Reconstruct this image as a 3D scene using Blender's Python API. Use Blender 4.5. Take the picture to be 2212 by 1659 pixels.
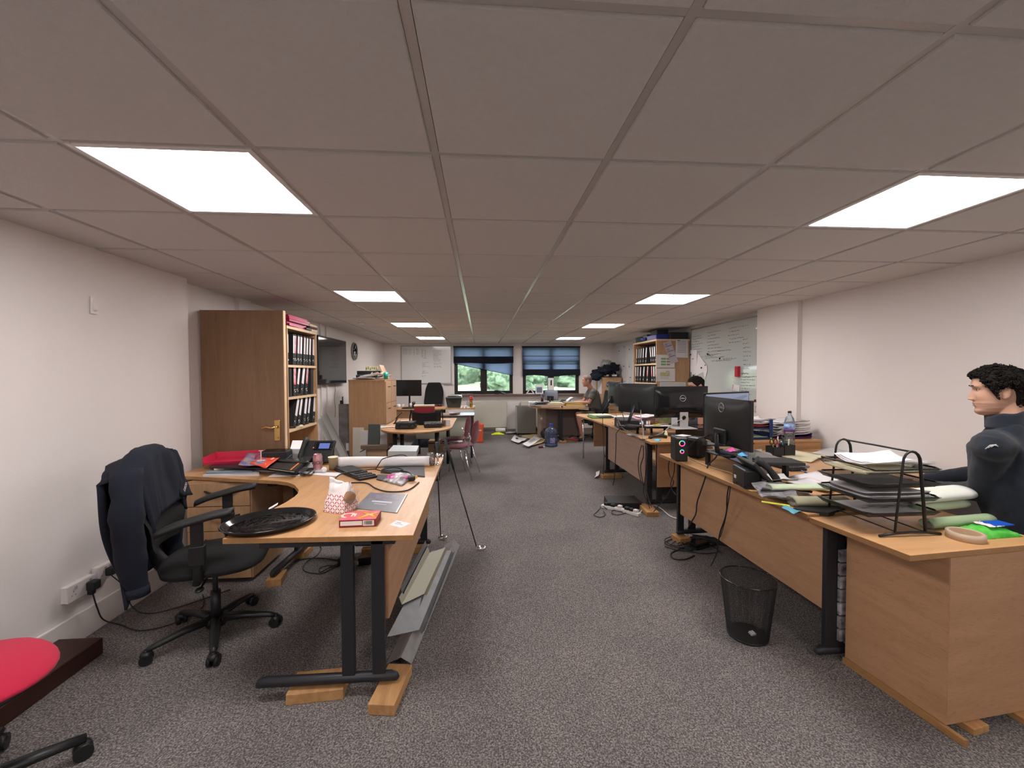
import bpy, bmesh, math, random
from mathutils import Vector, Matrix, Euler, noise
R=math.radians; PI=math.pi
for o in list(bpy.data.objects): bpy.data.objects.remove(o)
SC=bpy.context.scene; COL=SC.collection
# ---------------------------------------------------------------- camera
YAW,PIT,ROL,FPX,CH=-0.0749,-0.02595,-0.00396,898.3,1.51
ZC=CH+0.7544                       # ceiling height
cy,sy,cp,sp,cr,sr=math.cos(YAW),math.sin(YAW),math.cos(PIT),math.sin(PIT),math.cos(ROL),math.sin(ROL)
FW=Vector((-sy*cp,cy*cp,sp)); r0=Vector((cy,sy,0)); u0=r0.cross(FW)
RT=r0*cr+u0*sr; UP=-r0*sr+u0*cr
cam=bpy.data.cameras.new('camera'); cam.sensor_width=36; cam.lens=36*FPX/2212; cam.clip_start=.02; cam.clip_end=300
camo=bpy.data.objects.new('camera',cam); COL.objects.link(camo)
camo.matrix_world=Matrix(((RT.x,UP.x,-FW.x,0),(RT.y,UP.y,-FW.y,0),(RT.z,UP.z,-FW.z,CH),(0,0,0,1)))
SC.camera=camo
# ---------------------------------------------------------------- world, exposure
W=bpy.data.worlds.new('overcast_sky'); SC.world=W; W.use_nodes=True
bg=W.node_tree.nodes['Background']; bg.inputs[0].default_value=(.86,.94,1,1); bg.inputs[1].default_value=11
SC.view_settings.view_transform='Standard'; SC.view_settings.look='None'; SC.view_settings.exposure=0.0; SC.view_settings.gamma=1
LAMP=28            # strength of the LED ceiling panels
LAMPCOL=(1,.94,.915)
# measured positions: a pixel of the photograph turned into the point it shows on a plane z=, y= or x=
def ray(x,y): return FW+RT*((x-1106)/FPX)-UP*((y-829.5)/FPX)
def PZ(x,y,z): d=ray(x,y); return Vector((0,0,CH))+d*((z-CH)/d.z)
def PY(x,y,Y): d=ray(x,y); return Vector((0,0,CH))+d*(Y/d.y)
def PX(x,y,X): d=ray(x,y); return Vector((0,0,CH))+d*(X/d.x)
# ---------------------------------------------------------------- materials
MC={}
def mat(name,col,rough=.5,metal=0,bump=0,bs=200,var=0,vs=8,emit=0,alpha=1,trans=0,spec=.5,ior=1.45,col2=None,stretch=None,sheen=0,coat=0):
    if name in MC: return MC[name]
    m=bpy.data.materials.new(name); m.use_nodes=True; nt=m.node_tree; N=nt.nodes; L=nt.links
    b=N['Principled BSDF']; b.inputs['Base Color'].default_value=(*col,1); b.inputs['Roughness'].default_value=rough; b.inputs['Metallic'].default_value=metal
    b.inputs['Specular IOR Level'].default_value=spec; b.inputs['IOR'].default_value=ior
    if coat: b.inputs['Coat Weight'].default_value=coat; b.inputs['Coat Roughness'].default_value=.1
    if sheen: b.inputs['Sheen Weight'].default_value=sheen
    if trans: b.inputs['Transmission Weight'].default_value=trans
    if alpha<1: b.inputs['Alpha'].default_value=alpha
    if emit: b.inputs['Emission Color'].default_value=(*col,1); b.inputs['Emission Strength'].default_value=emit
    if var or col2 or bump or stretch:
        tc=N.new('ShaderNodeTexCoord'); mp=N.new('ShaderNodeMapping'); L.new(tc.outputs['Object'],mp.inputs[0])
        if stretch: mp.inputs['Scale'].default_value=stretch
        n=N.new('ShaderNodeTexNoise'); n.inputs['Scale'].default_value=vs; n.inputs['Detail'].default_value=5; L.new(mp.outputs[0],n.inputs[0])
        cr_=N.new('ShaderNodeValToRGB'); c2=col2 or tuple(c*(1-var) for c in col)
        cr_.color_ramp.elements[0].color=(*c2,1); cr_.color_ramp.elements[1].color=(*col,1); cr_.color_ramp.elements[0].position=.35; cr_.color_ramp.elements[1].position=.65
        L.new(n.outputs[0],cr_.inputs[0]); L.new(cr_.outputs[0],b.inputs['Base Color'])
        if bump:
            n2=N.new('ShaderNodeTexNoise'); n2.inputs['Scale'].default_value=bs; n2.inputs['Detail'].default_value=3; L.new(tc.outputs['Object'],n2.inputs[0])
            bp=N.new('ShaderNodeBump'); bp.inputs['Strength'].default_value=bump; bp.inputs['Distance'].default_value=.004; L.new(n2.outputs[0],bp.inputs['Height']); L.new(bp.outputs[0],b.inputs['Normal'])
    MC[name]=m; return m
def wood(name,c1,c2,ax=0,rough=.38):
    """wood-effect laminate, fine grain running along ax, pores as short dark flecks"""
    if name in MC: return MC[name]
    m=mat(name,c1,rough); nt=m.node_tree; N=nt.nodes; L=nt.links; b=N['Principled BSDF']
    tc=N.new('ShaderNodeTexCoord'); mp=N.new('ShaderNodeMapping'); L.new(tc.outputs['Object'],mp.inputs[0])
    s=[7,7,7]; s[ax]=.5; mp.inputs['Scale'].default_value=s
    n=N.new('ShaderNodeTexNoise'); n.inputs['Scale'].default_value=3; n.inputs['Detail'].default_value=8; n.inputs['Distortion'].default_value=.6; L.new(mp.outputs[0],n.inputs[0])
    r_=N.new('ShaderNodeValToRGB'); r_.color_ramp.elements[0].color=(*c2,1); r_.color_ramp.elements[1].color=(*c1,1); r_.color_ramp.elements[0].position=.3; r_.color_ramp.elements[1].position=.62
    L.new(n.outputs[0],r_.inputs[0])
    mp2=N.new('ShaderNodeMapping'); L.new(tc.outputs['Object'],mp2.inputs[0]); s=[260,260,260]; s[ax]=14; mp2.inputs['Scale'].default_value=s
    n2=N.new('ShaderNodeTexNoise'); n2.inputs['Scale'].default_value=1; L.new(mp2.outputs[0],n2.inputs[0])
    r2=N.new('ShaderNodeValToRGB'); r2.color_ramp.elements[0].color=(.72,.66,.6,1); r2.color_ramp.elements[1].color=(1,1,1,1); r2.color_ramp.elements[0].position=.3; r2.color_ramp.elements[1].position=.45
    L.new(n2.outputs[0],r2.inputs[0])
    mx=N.new('ShaderNodeMix'); mx.data_type='RGBA'; mx.blend_type='MULTIPLY'; mx.inputs[0].default_value=.6; L.new(r_.outputs[0],mx.inputs[6]); L.new(r2.outputs[0],mx.inputs[7]); L.new(mx.outputs[2],b.inputs['Base Color'])
    return m
OAKx=wood('oak_laminate_x',(.60,.345,.165),(.50,.27,.118),0,.34); OAKy=wood('oak_laminate_y',(.60,.345,.165),(.50,.27,.118),1,.34); OAKz=wood('oak_laminate_z',(.47,.285,.155),(.40,.235,.12),2,.45)
EDGE=wood('oak_edging',(.40,.22,.09),(.34,.17,.065),1,.45)
PANEL=wood('beech_panel',(.46,.262,.145),(.40,.22,.115),1,.5); PANELx=wood('beech_panel_x',(.46,.262,.145),(.40,.22,.115),0,.5)
DOORW=wood('veneered_door',(.285,.170,.098),(.235,.138,.076),2,.42)
PINE=wood('sawn_pine',(.52,.30,.13),(.36,.18,.07),1,.7)
DARKW=wood('mahogany_wood',(.055,.018,.014),(.03,.01,.008),1,.4)
PALE=wood('pale_edge',(.72,.52,.33),(.66,.46,.28),2,.5)
METAL=mat('dark_grey_steel',(.028,.029,.035),.42,.3); BLACK=mat('black_plastic',(.012,.012,.013),.42); BLK2=mat('matt_black_plastic',(.02,.021,.022),.6)
GLOSSB=mat('gloss_black',(.01,.01,.011),.12); FABB=mat('black_fabric',(.010,.010,.011),.95,bump=.4,bs=500)
NAVY=mat('navy_cloth',(.008,.012,.024),.95,bump=.5,bs=300,var=.3,vs=6)
WHITE=mat('white_paper',(.82,.80,.82),.75,var=.05,vs=3); PAPER2=mat('grey_white_paper',(.66,.64,.64),.8,var=.1,vs=5); WPL=mat('white_plastic',(.78,.74,.73),.4)
CREAM=mat('cream_paper',(.80,.74,.52),.8,var=.06); MANILA=mat('manila_card',(.62,.47,.27),.8,var=.1); CARD=mat('brown_cardboard',(.38,.25,.15),.85,var=.15)
CHROME=mat('chrome',(.75,.75,.76),.12,1); STEEL=mat('galvanised_steel',(.50,.52,.53),.38,.75,var=.25,vs=30); ALU=mat('grey_aluminium',(.36,.37,.36),.45,.4)
RED=mat('red_plastic',(.66,.03,.085),.3); BURG=mat('burgundy_fabric',(.15,.012,.026),.85,bump=.3,bs=400,sheen=.3); REDF=mat('crimson_fabric',(.50,.010,.050),.9,bump=.35,bs=500,sheen=.1)
GREENC=mat('green_card',(.18,.34,.12),.7); LGREEN=mat('pale_green_paper',(.52,.62,.44),.75,var=.08); BLUE=mat('blue_plastic',(.015,.10,.55),.3); PINK=mat('pink_plastic',(.80,.05,.42),.35)
INK=mat('ink_black',(.03,.03,.035),.7); INKG=mat('ink_grey',(.28,.29,.32),.7); YEL=mat('yellow_paper',(.85,.85,.10),.7); PINKN=mat('pink_note',(.95,.12,.50),.7); BLUN=mat('blue_note',(.10,.50,.85),.7)
BRASS=mat('brass',(.75,.50,.18),.22,1); MAROON=mat('maroon_card',(.12,.012,.03),.6); PURP=mat('purple_plastic',(.07,.02,.10),.35)
def glass(name,col,rough=.03,a=.35):
    """thin clear plastic or glass: tinted see-through sheet with a sharp reflection"""
    if name in MC: return MC[name]
    m=bpy.data.materials.new(name); m.use_nodes=True; nt=m.node_tree; N=nt.nodes; L=nt.links; N.remove(N['Principled BSDF'])
    t=N.new('ShaderNodeBsdfTransparent'); t.inputs[0].default_value=(*col,1); g=N.new('ShaderNodeBsdfGlossy'); g.inputs['Roughness'].default_value=rough; g.inputs[0].default_value=(.9,.9,.9,1)
    f=N.new('ShaderNodeFresnel'); f.inputs[0].default_value=1.45; d=N.new('ShaderNodeBsdfDiffuse'); d.inputs[0].default_value=(*col,1)
    m1=N.new('ShaderNodeMixShader'); m1.inputs[0].default_value=a; L.new(t.outputs[0],m1.inputs[1]); L.new(d.outputs[0],m1.inputs[2])
    m2=N.new('ShaderNodeMixShader'); L.new(f.outputs[0],m2.inputs[0]); L.new(m1.outputs[0],m2.inputs[1]); L.new(g.outputs[0],m2.inputs[2])
    L.new(m2.outputs[0],N['Material Output'].inputs[0]); MC[name]=m; return m
PANE=glass('window_glass',(.97,.99,.98),.01,.0); PET=glass('clear_bottle',(.86,.90,.92),.06,.10); PETB=glass('blue_bottle',(.38,.48,.72),.05,.12); FILM=glass('clear_film',(.88,.86,.88),.38,.12)
# ---------------------------------------------------------------- object helpers
def tag(o,label=None,cat=None,group=None,kind=None):
    if label: o['label']=label
    if cat: o['category']=cat
    if group: o['group']=group
    if kind: o['kind']=kind
    return o
def thing(name,label,cat,loc=(0,0,0),rz=0,group=None):
    o=bpy.data.objects.new(name,None); COL.objects.link(o); o.empty_display_size=.05
    o.location=loc; o.rotation_euler=(0,0,rz); tag(o,label,cat,group); return o
def wm(o):
    m=Matrix.Translation(o.location)@o.rotation_euler.to_matrix().to_4x4()
    return wm(o.parent)@m if o.parent else m
class MB:
    def __init__(s): s.v=[]; s.f=[]; s.m=[]; s.cm=0; s.sm=[]; s.cs=False
    def mi(s,i,smooth=None):
        s.cm=i
        if smooth is not None: s.cs=smooth
        return s
    def add(s,vs,fs,smooth=None):
        b=len(s.v); s.v+=[Vector(v) for v in vs]
        for f in fs: s.f.append([b+i for i in f]); s.m.append(s.cm); s.sm.append(s.cs if smooth is None else smooth)
        return s
    def box(s,c,d,rot=(0,0,0)):
        c=Vector(c); e=Euler(rot).to_matrix() if not isinstance(rot,Matrix) else rot
        vs=[c+e@Vector((x*d[0]/2,y*d[1]/2,z*d[2]/2)) for x in(-1,1) for y in(-1,1) for z in(-1,1)]
        return s.add(vs,[(0,1,3,2),(4,6,7,5),(0,4,5,1),(2,3,7,6),(0,2,6,4),(1,5,7,3)],False)
    def bb(s,a,b): a=Vector(a); b=Vector(b); return s.box((a+b)/2,[abs(t) for t in (b-a)])
    def prism(s,pts,z0,z1):
        n=len(pts); s.add([(p[0],p[1],z0) for p in pts]+[(p[0],p[1],z1) for p in pts],[tuple(range(n))[::-1],tuple(range(n,2*n))]+[(i,(i+1)%n,n+(i+1)%n,n+i) for i in range(n)],False); return s
    def tube(s,path,r,seg=8,cap=True,smooth=True,flat=1):
        P=[Vector(p) for p in path]; n=len(P); rs=r if isinstance(r,(list,tuple)) else [r]*n; b=len(s.v); vs=[]; pu=None
        for i in range(n):
            t=(P[min(i+1,n-1)]-P[max(i-1,0)])
            if t.length<1e-9: t=Vector((0,0,1))
            t.normalize()
            if pu is None: pu=t.orthogonal().normalized() if abs(t.z)>.9 else Vector((0,0,1)).cross(t).normalized()
            a=(pu-t*pu.dot(t))
            a=a.normalized() if a.length>1e-6 else t.orthogonal().normalized(); pu=a; c=t.cross(a)
            for k in range(seg): an=2*PI*k/seg; vs.append(P[i]+a*math.cos(an)*rs[i]+c*math.sin(an)*rs[i]*flat)
        fs=[(i*seg+k,i*seg+(k+1)%seg,(i+1)*seg+(k+1)%seg,(i+1)*seg+k) for i in range(n-1) for k in range(seg)]
        s.add(vs,fs,smooth)
        if cap: s.add([],[]); s.f+= [[b+k for k in range(seg)][::-1],[b+(n-1)*seg+k for k in range(seg)]]; s.m+=[s.cm]*2; s.sm+=[False]*2
        return s
    def cyl(s,a,b,r,seg=16,r2=None,smooth=True): return s.tube([a,b],[r,r if r2 is None else r2],seg,smooth=smooth)
    def lathe(s,prof,c=(0,0,0),seg=24,smooth=True,sx=1,sy=1,M=None):
        c=Vector(c); vs=[]
        for (r,z) in prof:
            for k in range(seg):
                p=Vector((r*math.cos(2*PI*k/seg)*sx,r*math.sin(2*PI*k/seg)*sy,z)); vs.append(c+(M@p if M else p))
        n=len(prof); fs=[(i*seg+k,i*seg+(k+1)%seg,(i+1)*seg+(k+1)%seg,(i+1)*seg+k) for i in range(n-1) for k in range(seg)]
        if prof[0][0]>1e-4: fs.append(tuple(range(seg))[::-1])
        if prof[-1][0]>1e-4: fs.append(tuple((n-1)*seg+k for k in range(seg)))
        return s.add(vs,fs,smooth)
    def ell(s,c,d,seg=16,ring=10,rot=(0,0,0),n=0,ns=3,smooth=True):
        c=Vector(c); e=Euler(rot).to_matrix(); vs=[]
        for i in range(ring+1):
            th=PI*i/ring
            for k in range(seg):
                ph=2*PI*k/seg; p=Vector((math.sin(th)*math.cos(ph)*d[0],math.sin(th)*math.sin(ph)*d[1],math.cos(th)*d[2]))
                if n: p*=1+n*noise.noise(p*ns/max(d)+c*7)
                vs.append(c+e@p)
        return s.add(vs,[(i*seg+k,(i+1)*seg+k,(i+1)*seg+(k+1)%seg,i*seg+(k+1)%seg) for i in range(ring) for k in range(seg)],smooth)
    def grid(s,fn,nu,nv,smooth=True,th=0):
        """sheet fn(u,v) -> point, given thickness th downwards along its normal (z)"""
        vs=[Vector(fn(i/nu,j/nv)) for i in range(nu+1) for j in range(nv+1)]; w=nv+1
        fs=[(i*w+j,(i+1)*w+j,(i+1)*w+j+1,i*w+j+1) for i in range(nu) for j in range(nv)]
        if th:
            k=len(vs); lo=[v-Vector((0,0,th)) for v in vs]; f2=[tuple(k+q for q in f)[::-1] for f in fs]
            e=[i*w for i in range(nu+1)]; ee=[(i*w) for i in range(nu+1)]
            ring=[i*w for i in range(nu+1)]+[nu*w+j for j in range(1,nv+1)]+[i*w+nv for i in range(nu-1,-1,-1)]+[j for j in range(nv-1,0,-1)]
            f3=[(ring[i],ring[(i+1)%len(ring)],k+ring[(i+1)%len(ring)],k+ring[i]) for i in range(len(ring))]
            return s.add(vs+lo,fs+f2+[f[::-1] for f in f3],smooth)
        return s.add(vs,fs,smooth)
    def quad(s,pts): return s.add(pts,[tuple(range(len(pts)))],False)
    def xf(s,M): s.v=[M@v for v in s.v]; return s
    def build(s,name,mats,parent=None,world=False,bev=0,sub=0,solid=0,wn=False):
        me=bpy.data.meshes.new(name); vs=s.v; off=Vector((0,0,0))
        if parent is not None and world: I=wm(parent).inverted(); vs=[I@v for v in vs]
        if parent is None and vs:
            xs=[v.x for v in vs]; ys=[v.y for v in vs]; zs=[v.z for v in vs]; off=Vector(((min(xs)+max(xs))/2,(min(ys)+max(ys))/2,min(zs))); vs=[v-off for v in vs]
        me.from_pydata([tuple(v) for v in vs],[],s.f)
        if not isinstance(mats,(list,tuple)): mats=[mats]
        for m in mats: me.materials.append(m)
        me.polygons.foreach_set('material_index',[min(i,len(mats)-1) for i in s.m]); me.polygons.foreach_set('use_smooth',s.sm); me.update()
        b=bmesh.new(); b.from_mesh(me); bmesh.ops.recalc_face_normals(b,faces=b.faces); b.to_mesh(me); b.free()
        o=bpy.data.objects.new(name,me); COL.objects.link(o); o.parent=parent; o.location=off
        if bev: md=o.modifiers.new('bevel','BEVEL'); md.width=bev; md.segments=2; md.limit_method='ANGLE'; md.angle_limit=R(40)
        if solid: md=o.modifiers.new('solid','SOLIDIFY'); md.thickness=solid; md.offset=0
        if sub: md=o.modifiers.new('sub','SUBSURF'); md.levels=sub; md.render_levels=sub
        return o
def struct(o): o['kind']='structure'; return o
def copy_tree(o,parent=None):
    c=o.copy(); COL.objects.link(c); c.parent=parent
    for ch in list(o.children): copy_tree(ch,c)
    return c
def text_mb(txt,size,M,ext=.0006):
    cu=bpy.data.curves.new('t','FONT'); cu.body=txt; cu.size=size; cu.extrude=ext; cu.align_x='CENTER'; cu.align_y='CENTER'
    to=bpy.data.objects.new('t',cu); COL.objects.link(to); dg=bpy.context.evaluated_depsgraph_get(); me=bpy.data.meshes.new_from_object(to.evaluated_get(dg))
    mb=MB(); mb.add([M@v.co for v in me.vertices],[tuple(p.vertices) for p in me.polygons],False); bpy.data.objects.remove(to); return mb
def axes(o,x,y):  # frame with origin o, columns x, y, x×y
    x=Vector(x).normalized(); z=x.cross(Vector(y)).normalized(); y=z.cross(x)
    return Matrix(((x.x,y.x,z.x,o[0]),(x.y,y.y,z.y,o[1]),(x.z,y.z,z.z,o[2]),(0,0,0,1)))
def scribble(mb,M,w,rng,h=.012,th=.0022,dens=.5):
    """one line of illegible handwriting, w wide, in the plane of M"""
    x=0
    while x<w:
        ww=min(w-x,rng.uniform(.02,.07)); n=max(3,int(ww/.006)); pts=[(x+ww*i/n,rng.uniform(-.5,.5)*h) for i in range(n+1)]
        for (a,b) in zip(pts,pts[1:]):
            d=Vector((b[0]-a[0],b[1]-a[1],0)).normalized(); q=Vector((-d.y,d.x,0))*th/2
            A=Vector((a[0],a[1],.0006)); B=Vector((b[0],b[1],.0006)); mb.add([M@(A-q),M@(B-q),M@(B+q),M@(A+q)],[(0,1,2,3)],False)
        x+=ww+rng.uniform(.006,.02)
rng=random.Random(7)
# ================================================================ ROOM
CARP=bpy.data.materials.new('grey_loop_carpet'); CARP.use_nodes=True
def _carpet():
    nt=CARP.node_tree; N=nt.nodes; L=nt.links; b=N['Principled BSDF']; b.inputs['Roughness'].default_value=.97; b.inputs['Specular IOR Level'].default_value=.15
    tc=N.new('ShaderNodeTexCoord'); n=N.new('ShaderNodeTexNoise'); n.inputs['Scale'].default_value=140; n.inputs['Detail'].default_value=4; n.inputs['Roughness'].default_value=.65; L.new(tc.outputs['Object'],n.inputs[0])
    r=N.new('ShaderNodeValToRGB'); e=r.color_ramp.elements; e[0].position=.36; e[0].color=(.065,.062,.066,1); e[1].position=.66; e[1].color=(.40,.365,.355,1); m=e.new(.5); m.color=(.172,.160,.154,1); L.new(n.outputs[0],r.inputs[0])
    n2=N.new('ShaderNodeTexNoise'); n2.inputs['Scale'].default_value=2.2; n2.inputs['Detail'].default_value=4; L.new(tc.outputs['Object'],n2.inputs[0])
    r2=N.new('ShaderNodeValToRGB'); r2.color_ramp.elements[0].color=(.86,.86,.86,1); r2.color_ramp.elements[1].color=(1.08,1.06,1.05,1); r2.color_ramp.elements[0].position=.3; r2.color_ramp.elements[1].position=.7; L.new(n2.outputs[0],r2.inputs[0])
    mx=N.new('ShaderNodeMix'); mx.data_type='RGBA'; mx.blend_type='MULTIPLY'; mx.inputs[0].default_value=1; L.new(r.outputs[0],mx.inputs[6]); L.new(r2.outputs[0],mx.inputs[7]); L.new(mx.outputs[2],b.inputs['Base Color'])
    bp=N.new('ShaderNodeBump'); bp.inputs['Strength'].default_value=.9; bp.inputs['Distance'].default_value=.006; L.new(n.outputs[0],bp.inputs['Height']); L.new(bp.outputs[0],b.inputs['Normal'])
_carpet()
WALL=mat('painted_plaster',(.79,.745,.725),.85,bump=.12,bs=120,var=.025,vs=1.5); CEIL=mat('mineral_ceiling_tile',(.66,.625,.605),.95,bump=.5,bs=500,var=.03,vs=40)
TBAR=mat('ceiling_t_bar',(.52,.485,.47),.22); TRIMW=mat('white_gloss_paint',(.76,.72,.70),.35); WFR=mat('dark_stained_frame',(.018,.016,.017),.4); SILL=mat('brown_sill',(.20,.115,.09),.5)
YB=10.48; YF=-3.1; XL=-2.285; XL2=-2.40; XR=3.36; XR2=3.46
struct(MB().bb((-2.8,YF-.3,-.12),(3.9,YB+.3,0)).build('floor',CARP))
struct(MB().bb((XL-.3,YF-.3,0),(XL,3.45,ZC+.1)).build('wall_left',WALL)); struct(MB().bb((-2.7,3.45,0),(XL2,YB+.3,ZC+.1)).build('wall_left_far',WALL)); struct(MB().bb((XL2,4.28,0),(XL2+.045,4.49,ZC)).build('wall_left_pier',WALL))
w=MB().bb((XR,YF-.3,0),(XR+.35,4.13,ZC+.1)).bb((XR-.05,4.13,0),(XR+.35,4.77,ZC+.1)).bb((XR2,4.77,0),(XR+.35,YB+.3,ZC+.1)); struct(w.build('wall_right',WALL))
struct(MB().bb((-2.7,YF-.3,0),(3.7,YF,ZC+.1)).build('wall_near',WALL))
# back wall with two window openings
WIN=[(-.66,.81),(1.06,2.51)]; WZ0,WZ1=.985,2.18
w=MB(); xs=[XL2-.3,WIN[0][0],WIN[0][1],WIN[1][0],WIN[1][1],XR2+.25]
w.bb((xs[0],YB,0),(xs[5],YB+.28,WZ0)).bb((xs[0],YB,WZ1),(xs[5],YB+.28,ZC+.1))
for a,b in ((0,1),(2,3),(4,5)): w.bb((xs[a],YB,WZ0),(xs[b],YB+.28,WZ1))
struct(w.build('wall_back',WALL))
# ceiling: mineral tiles resting on a T-bar grid, lamp cells left open
GX0,GY0=.449,.860
LC=[(i,j) for j in (-7,-3,1,5,9,13) for i in (-3,2)]
c=MB(); xsn=range(-6,6); ysn=range(-8,17)
for i in xsn:
    for j in ysn:
        x0,y0=GX0+.6*i,GY0+.6*j
        if x0>3.7 or x0<-3.2 or y0>10.7 or y0<-3.7: continue
        if (i,j) in LC: continue
        a=.0125; b=.0165; z=ZC-.006
        vs=[(x0+a,y0+a,ZC+.004),(x0+.6-a,y0+a,ZC+.004),(x0+.6-a,y0+.6-a,ZC+.004),(x0+a,y0+.6-a,ZC+.004),(x0+b,y0+b,z),(x0+.6-b,y0+b,z),(x0+.6-b,y0+.6-b,z),(x0+b,y0+.6-b,z)]
        c.add(vs,[(4,7,6,5),(0,4,5,1),(1,5,6,2),(2,6,7,3),(3,7,4,0)],False)
c.mi(1)
for i in range(-6,7): c.bb((GX0+.6*i-.012,YF-.2,ZC),(GX0+.6*i+.012,YB+.2,ZC+.02))
for j in range(-8,18): c.bb((-2.8,GY0+.6*j-.012,ZC+.001),(3.8,GY0+.6*j+.012,ZC+.02))
c.mi(0).bb((-2.9,YF-.3,ZC+.06),(3.9,YB+.3,ZC+.12))
struct(c.build('ceiling',[CEIL,TBAR]))
DIFF=mat('led_panel_glow',LAMPCOL,.5,emit=LAMP)
nm=['front left','front right']; seen={1:'nearest',5:'second',9:'third',13:'farthest'}
for (i,j) in LC:
    x0,y0=GX0+.6*i,GY0+.6*j; side='left' if i<0 else 'right'
    t=thing('ceiling_light',('%s square LED ceiling panel in the %s row'%(seen[j],side)) if j>0 else 'LED ceiling panel behind the camera','ceiling light',(x0+.3,y0+.3,ZC-.004),0,'LED ceiling panels')
    f=MB()
    for d in (-1,1): f.box((d*.281,0,.004),(.022,.584,.012)).box((0,d*.281,.004),(.54,.022,.012))
    f.build('frame',TRIMW,t,bev=.002); MB().box((0,0,.005),(.542,.542,.004)).build('diffuser',DIFF,t)
# skirting
sk=MB()
for (a,b) in (((XL,YF,0),(XL+.016,3.45,.165)),((XL2,3.45,0),(XL2+.016,YB,.13))): sk.bb(a,b)
struct(sk.build('baseboard_left',TRIMW,bev=.006))
struct(MB().bb((XL2,YB-.016,0),(XR2,YB,.1)).build('baseboard_back',mat('grey_skirting',(.25,.22,.2),.5)))
sk=MB().bb((XR-.016,YF,0),(XR,4.13,.13)).bb((XR2-.016,4.77,0),(XR2,YB,.13)).bb((XR-.066,4.13,0),(XR-.05,4.77,.13)); struct(sk.build('baseboard_right',TRIMW))
# windows: dark stained frame with centre mullion, two lights, sill
for k,(x0,x1) in enumerate(WIN):
    Y=YB+.06; f=MB(); xm=(x0+x1)/2
    for a,b in ((x0,x0+.055),(x1-.055,x1),(xm-.05,xm+.05)): f.bb((a,Y,WZ0),(b,Y+.06,WZ1))
    for a,b in ((WZ0,WZ0+.06),(WZ1-.06,WZ1),(1.83,1.87)): f.bb((x0,Y+.003,a),(x1,Y+.057,b))
    for a,b in ((x0+.055,xm-.05),(xm+.05,x1-.055)):
        for q in (0,1):
            f.bb((a if q==0 else b-.03,Y-.015,WZ0+.055),(a+.03 if q==0 else b,Y+.04,1.83)); f.bb((a,Y-.014,WZ0+.055 if q==0 else 1.8),(b,Y+.04,WZ0+.085 if q==0 else 1.83))
    fo=struct(f.build('window_%d'%(k+1),WFR))
    MB().bb((x0+.05,Y+.028,WZ0+.05),(x1-.05,Y+.032,WZ1-.05)).build('window_glass',PANE,fo,world=True) if 0 else None
    g=MB().bb((x0+.05,Y+.028,WZ0+.05),(x1-.05,Y+.032,WZ1-.05)); g.v=[v-fo.location for v in g.v]; g.build('window_pane',PANE,fo)
    h=MB()
    for xx in (xm-.09,xm+.09): h.box((xx,Y-.03,1.25),(.018,.03,.03)).box((xx,Y-.045,1.21),(.016,.012,.11))
    h.v=[v-fo.location for v in h.v]; h.build('window_handle',ALU,fo)
s_=MB().bb((-.75,YB-.14,.955),(2.62,YB+.06,.985)); struct(s_.build('trim_1',SILL,bev=.004))
# ---- navy roman blinds
BL=bpy.data.materials.new('navy_blind_cloth'); BL.use_nodes=True
def _bl():
    nt=BL.node_tree; N=nt.nodes; L=nt.links; N.remove(N['Principled BSDF']); d=N.new('ShaderNodeBsdfDiffuse'); d.inputs[0].default_value=(.018,.025,.045,1)
    t=N.new('ShaderNodeBsdfTranslucent'); t.inputs[0].default_value=(.085,.105,.165,1); m=N.new('ShaderNodeAddShader'); L.new(d.outputs[0],m.inputs[0]); L.new(t.outputs[0],m.inputs[1]); L.new(m.outputs[0],N['Material Output'].inputs[0])
_bl()
def blind(x0,x1,zb,label,broken=False):
    t=thing('roman_blind',label,'blind',((x0+x1)/2,YB-.02,2.1),0,'navy roman blinds on the back windows')
    Y=YB-.025; MB().bb((x0-.02,Y-.02,2.155),(x1+.02,Y+.02,2.19)).build('headrail',NAVY,t,True)
    m=MB(); n=30
    rods=[2.19-.002]; z=2.155
    if not broken:
        zs=[2.17,1.94,1.74,1.60]
        for a,b in zip(zs,zs[1:]):
            m.grid(lambda u,v,a=a,b=b:(x0-.01+(x1-x0+.02)*u,Y-.012*math.sin(PI*v)-.004*noise.noise(Vector((u*9,v*3+a*9,0))),a+(b-a)*v),n,6)
        m.build('upper_cloth',BL,t,True)
        m=MB().grid(lambda u,v:(x0-.01+(x1-x0+.02)*u,Y-.03-.02*math.sin(PI*v),1.60+.02*math.sin(u*PI*3)*v-.16*v-.006*math.cos(u*9)),n,5); m.build('lower_fold',NAVY,t,True)
        r=MB()
        for z in (1.94,1.74,1.6): r.bb((x0,Y-.008,z-.006),(x1,Y+.004,z+.006))
        r.build('rod',NAVY,t,True)
    else:
        m.grid(lambda u,v:(x0-.01+(x1-x0+.02)*u,Y-.012*math.sin(PI*v),2.17-.26*v),n,6); m.build('upper_cloth',BL,t,True)
        MB().grid(lambda u,v:(x0-.01+(x1-x0+.02)*u,Y-.035-.02*math.sin(PI*v),1.93-.17*v+.01*math.sin(u*7)*v),n,5).build('front_fold',NAVY,t,True)
        # last panel has come off its cords on the left and sags to the right
        def f(u,v):
            zt=1.78; zb2=1.76-.30*u**.9; return (x0+(x1-x0)*u,Y-.006-.02*math.sin(PI*v)*u-.01*noise.noise(Vector((u*6,v*5,1))),zt+(zb2-zt)*v)
        MB().grid(f,n,8).build('sagging_fold',BL,t,True); r=MB(); r.tube([(x0,Y-.01,1.76),(x0+(x1-x0)*.3,Y-.012,1.665),(x0+(x1-x0)*.65,Y-.012,1.56),(x1,Y-.01,1.455)],.007,6); r.build('rod',NAVY,t,True)
blind(WIN[0][0],WIN[0][1],1.7,'navy roman blind sagging at an angle over the left window',True)
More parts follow.
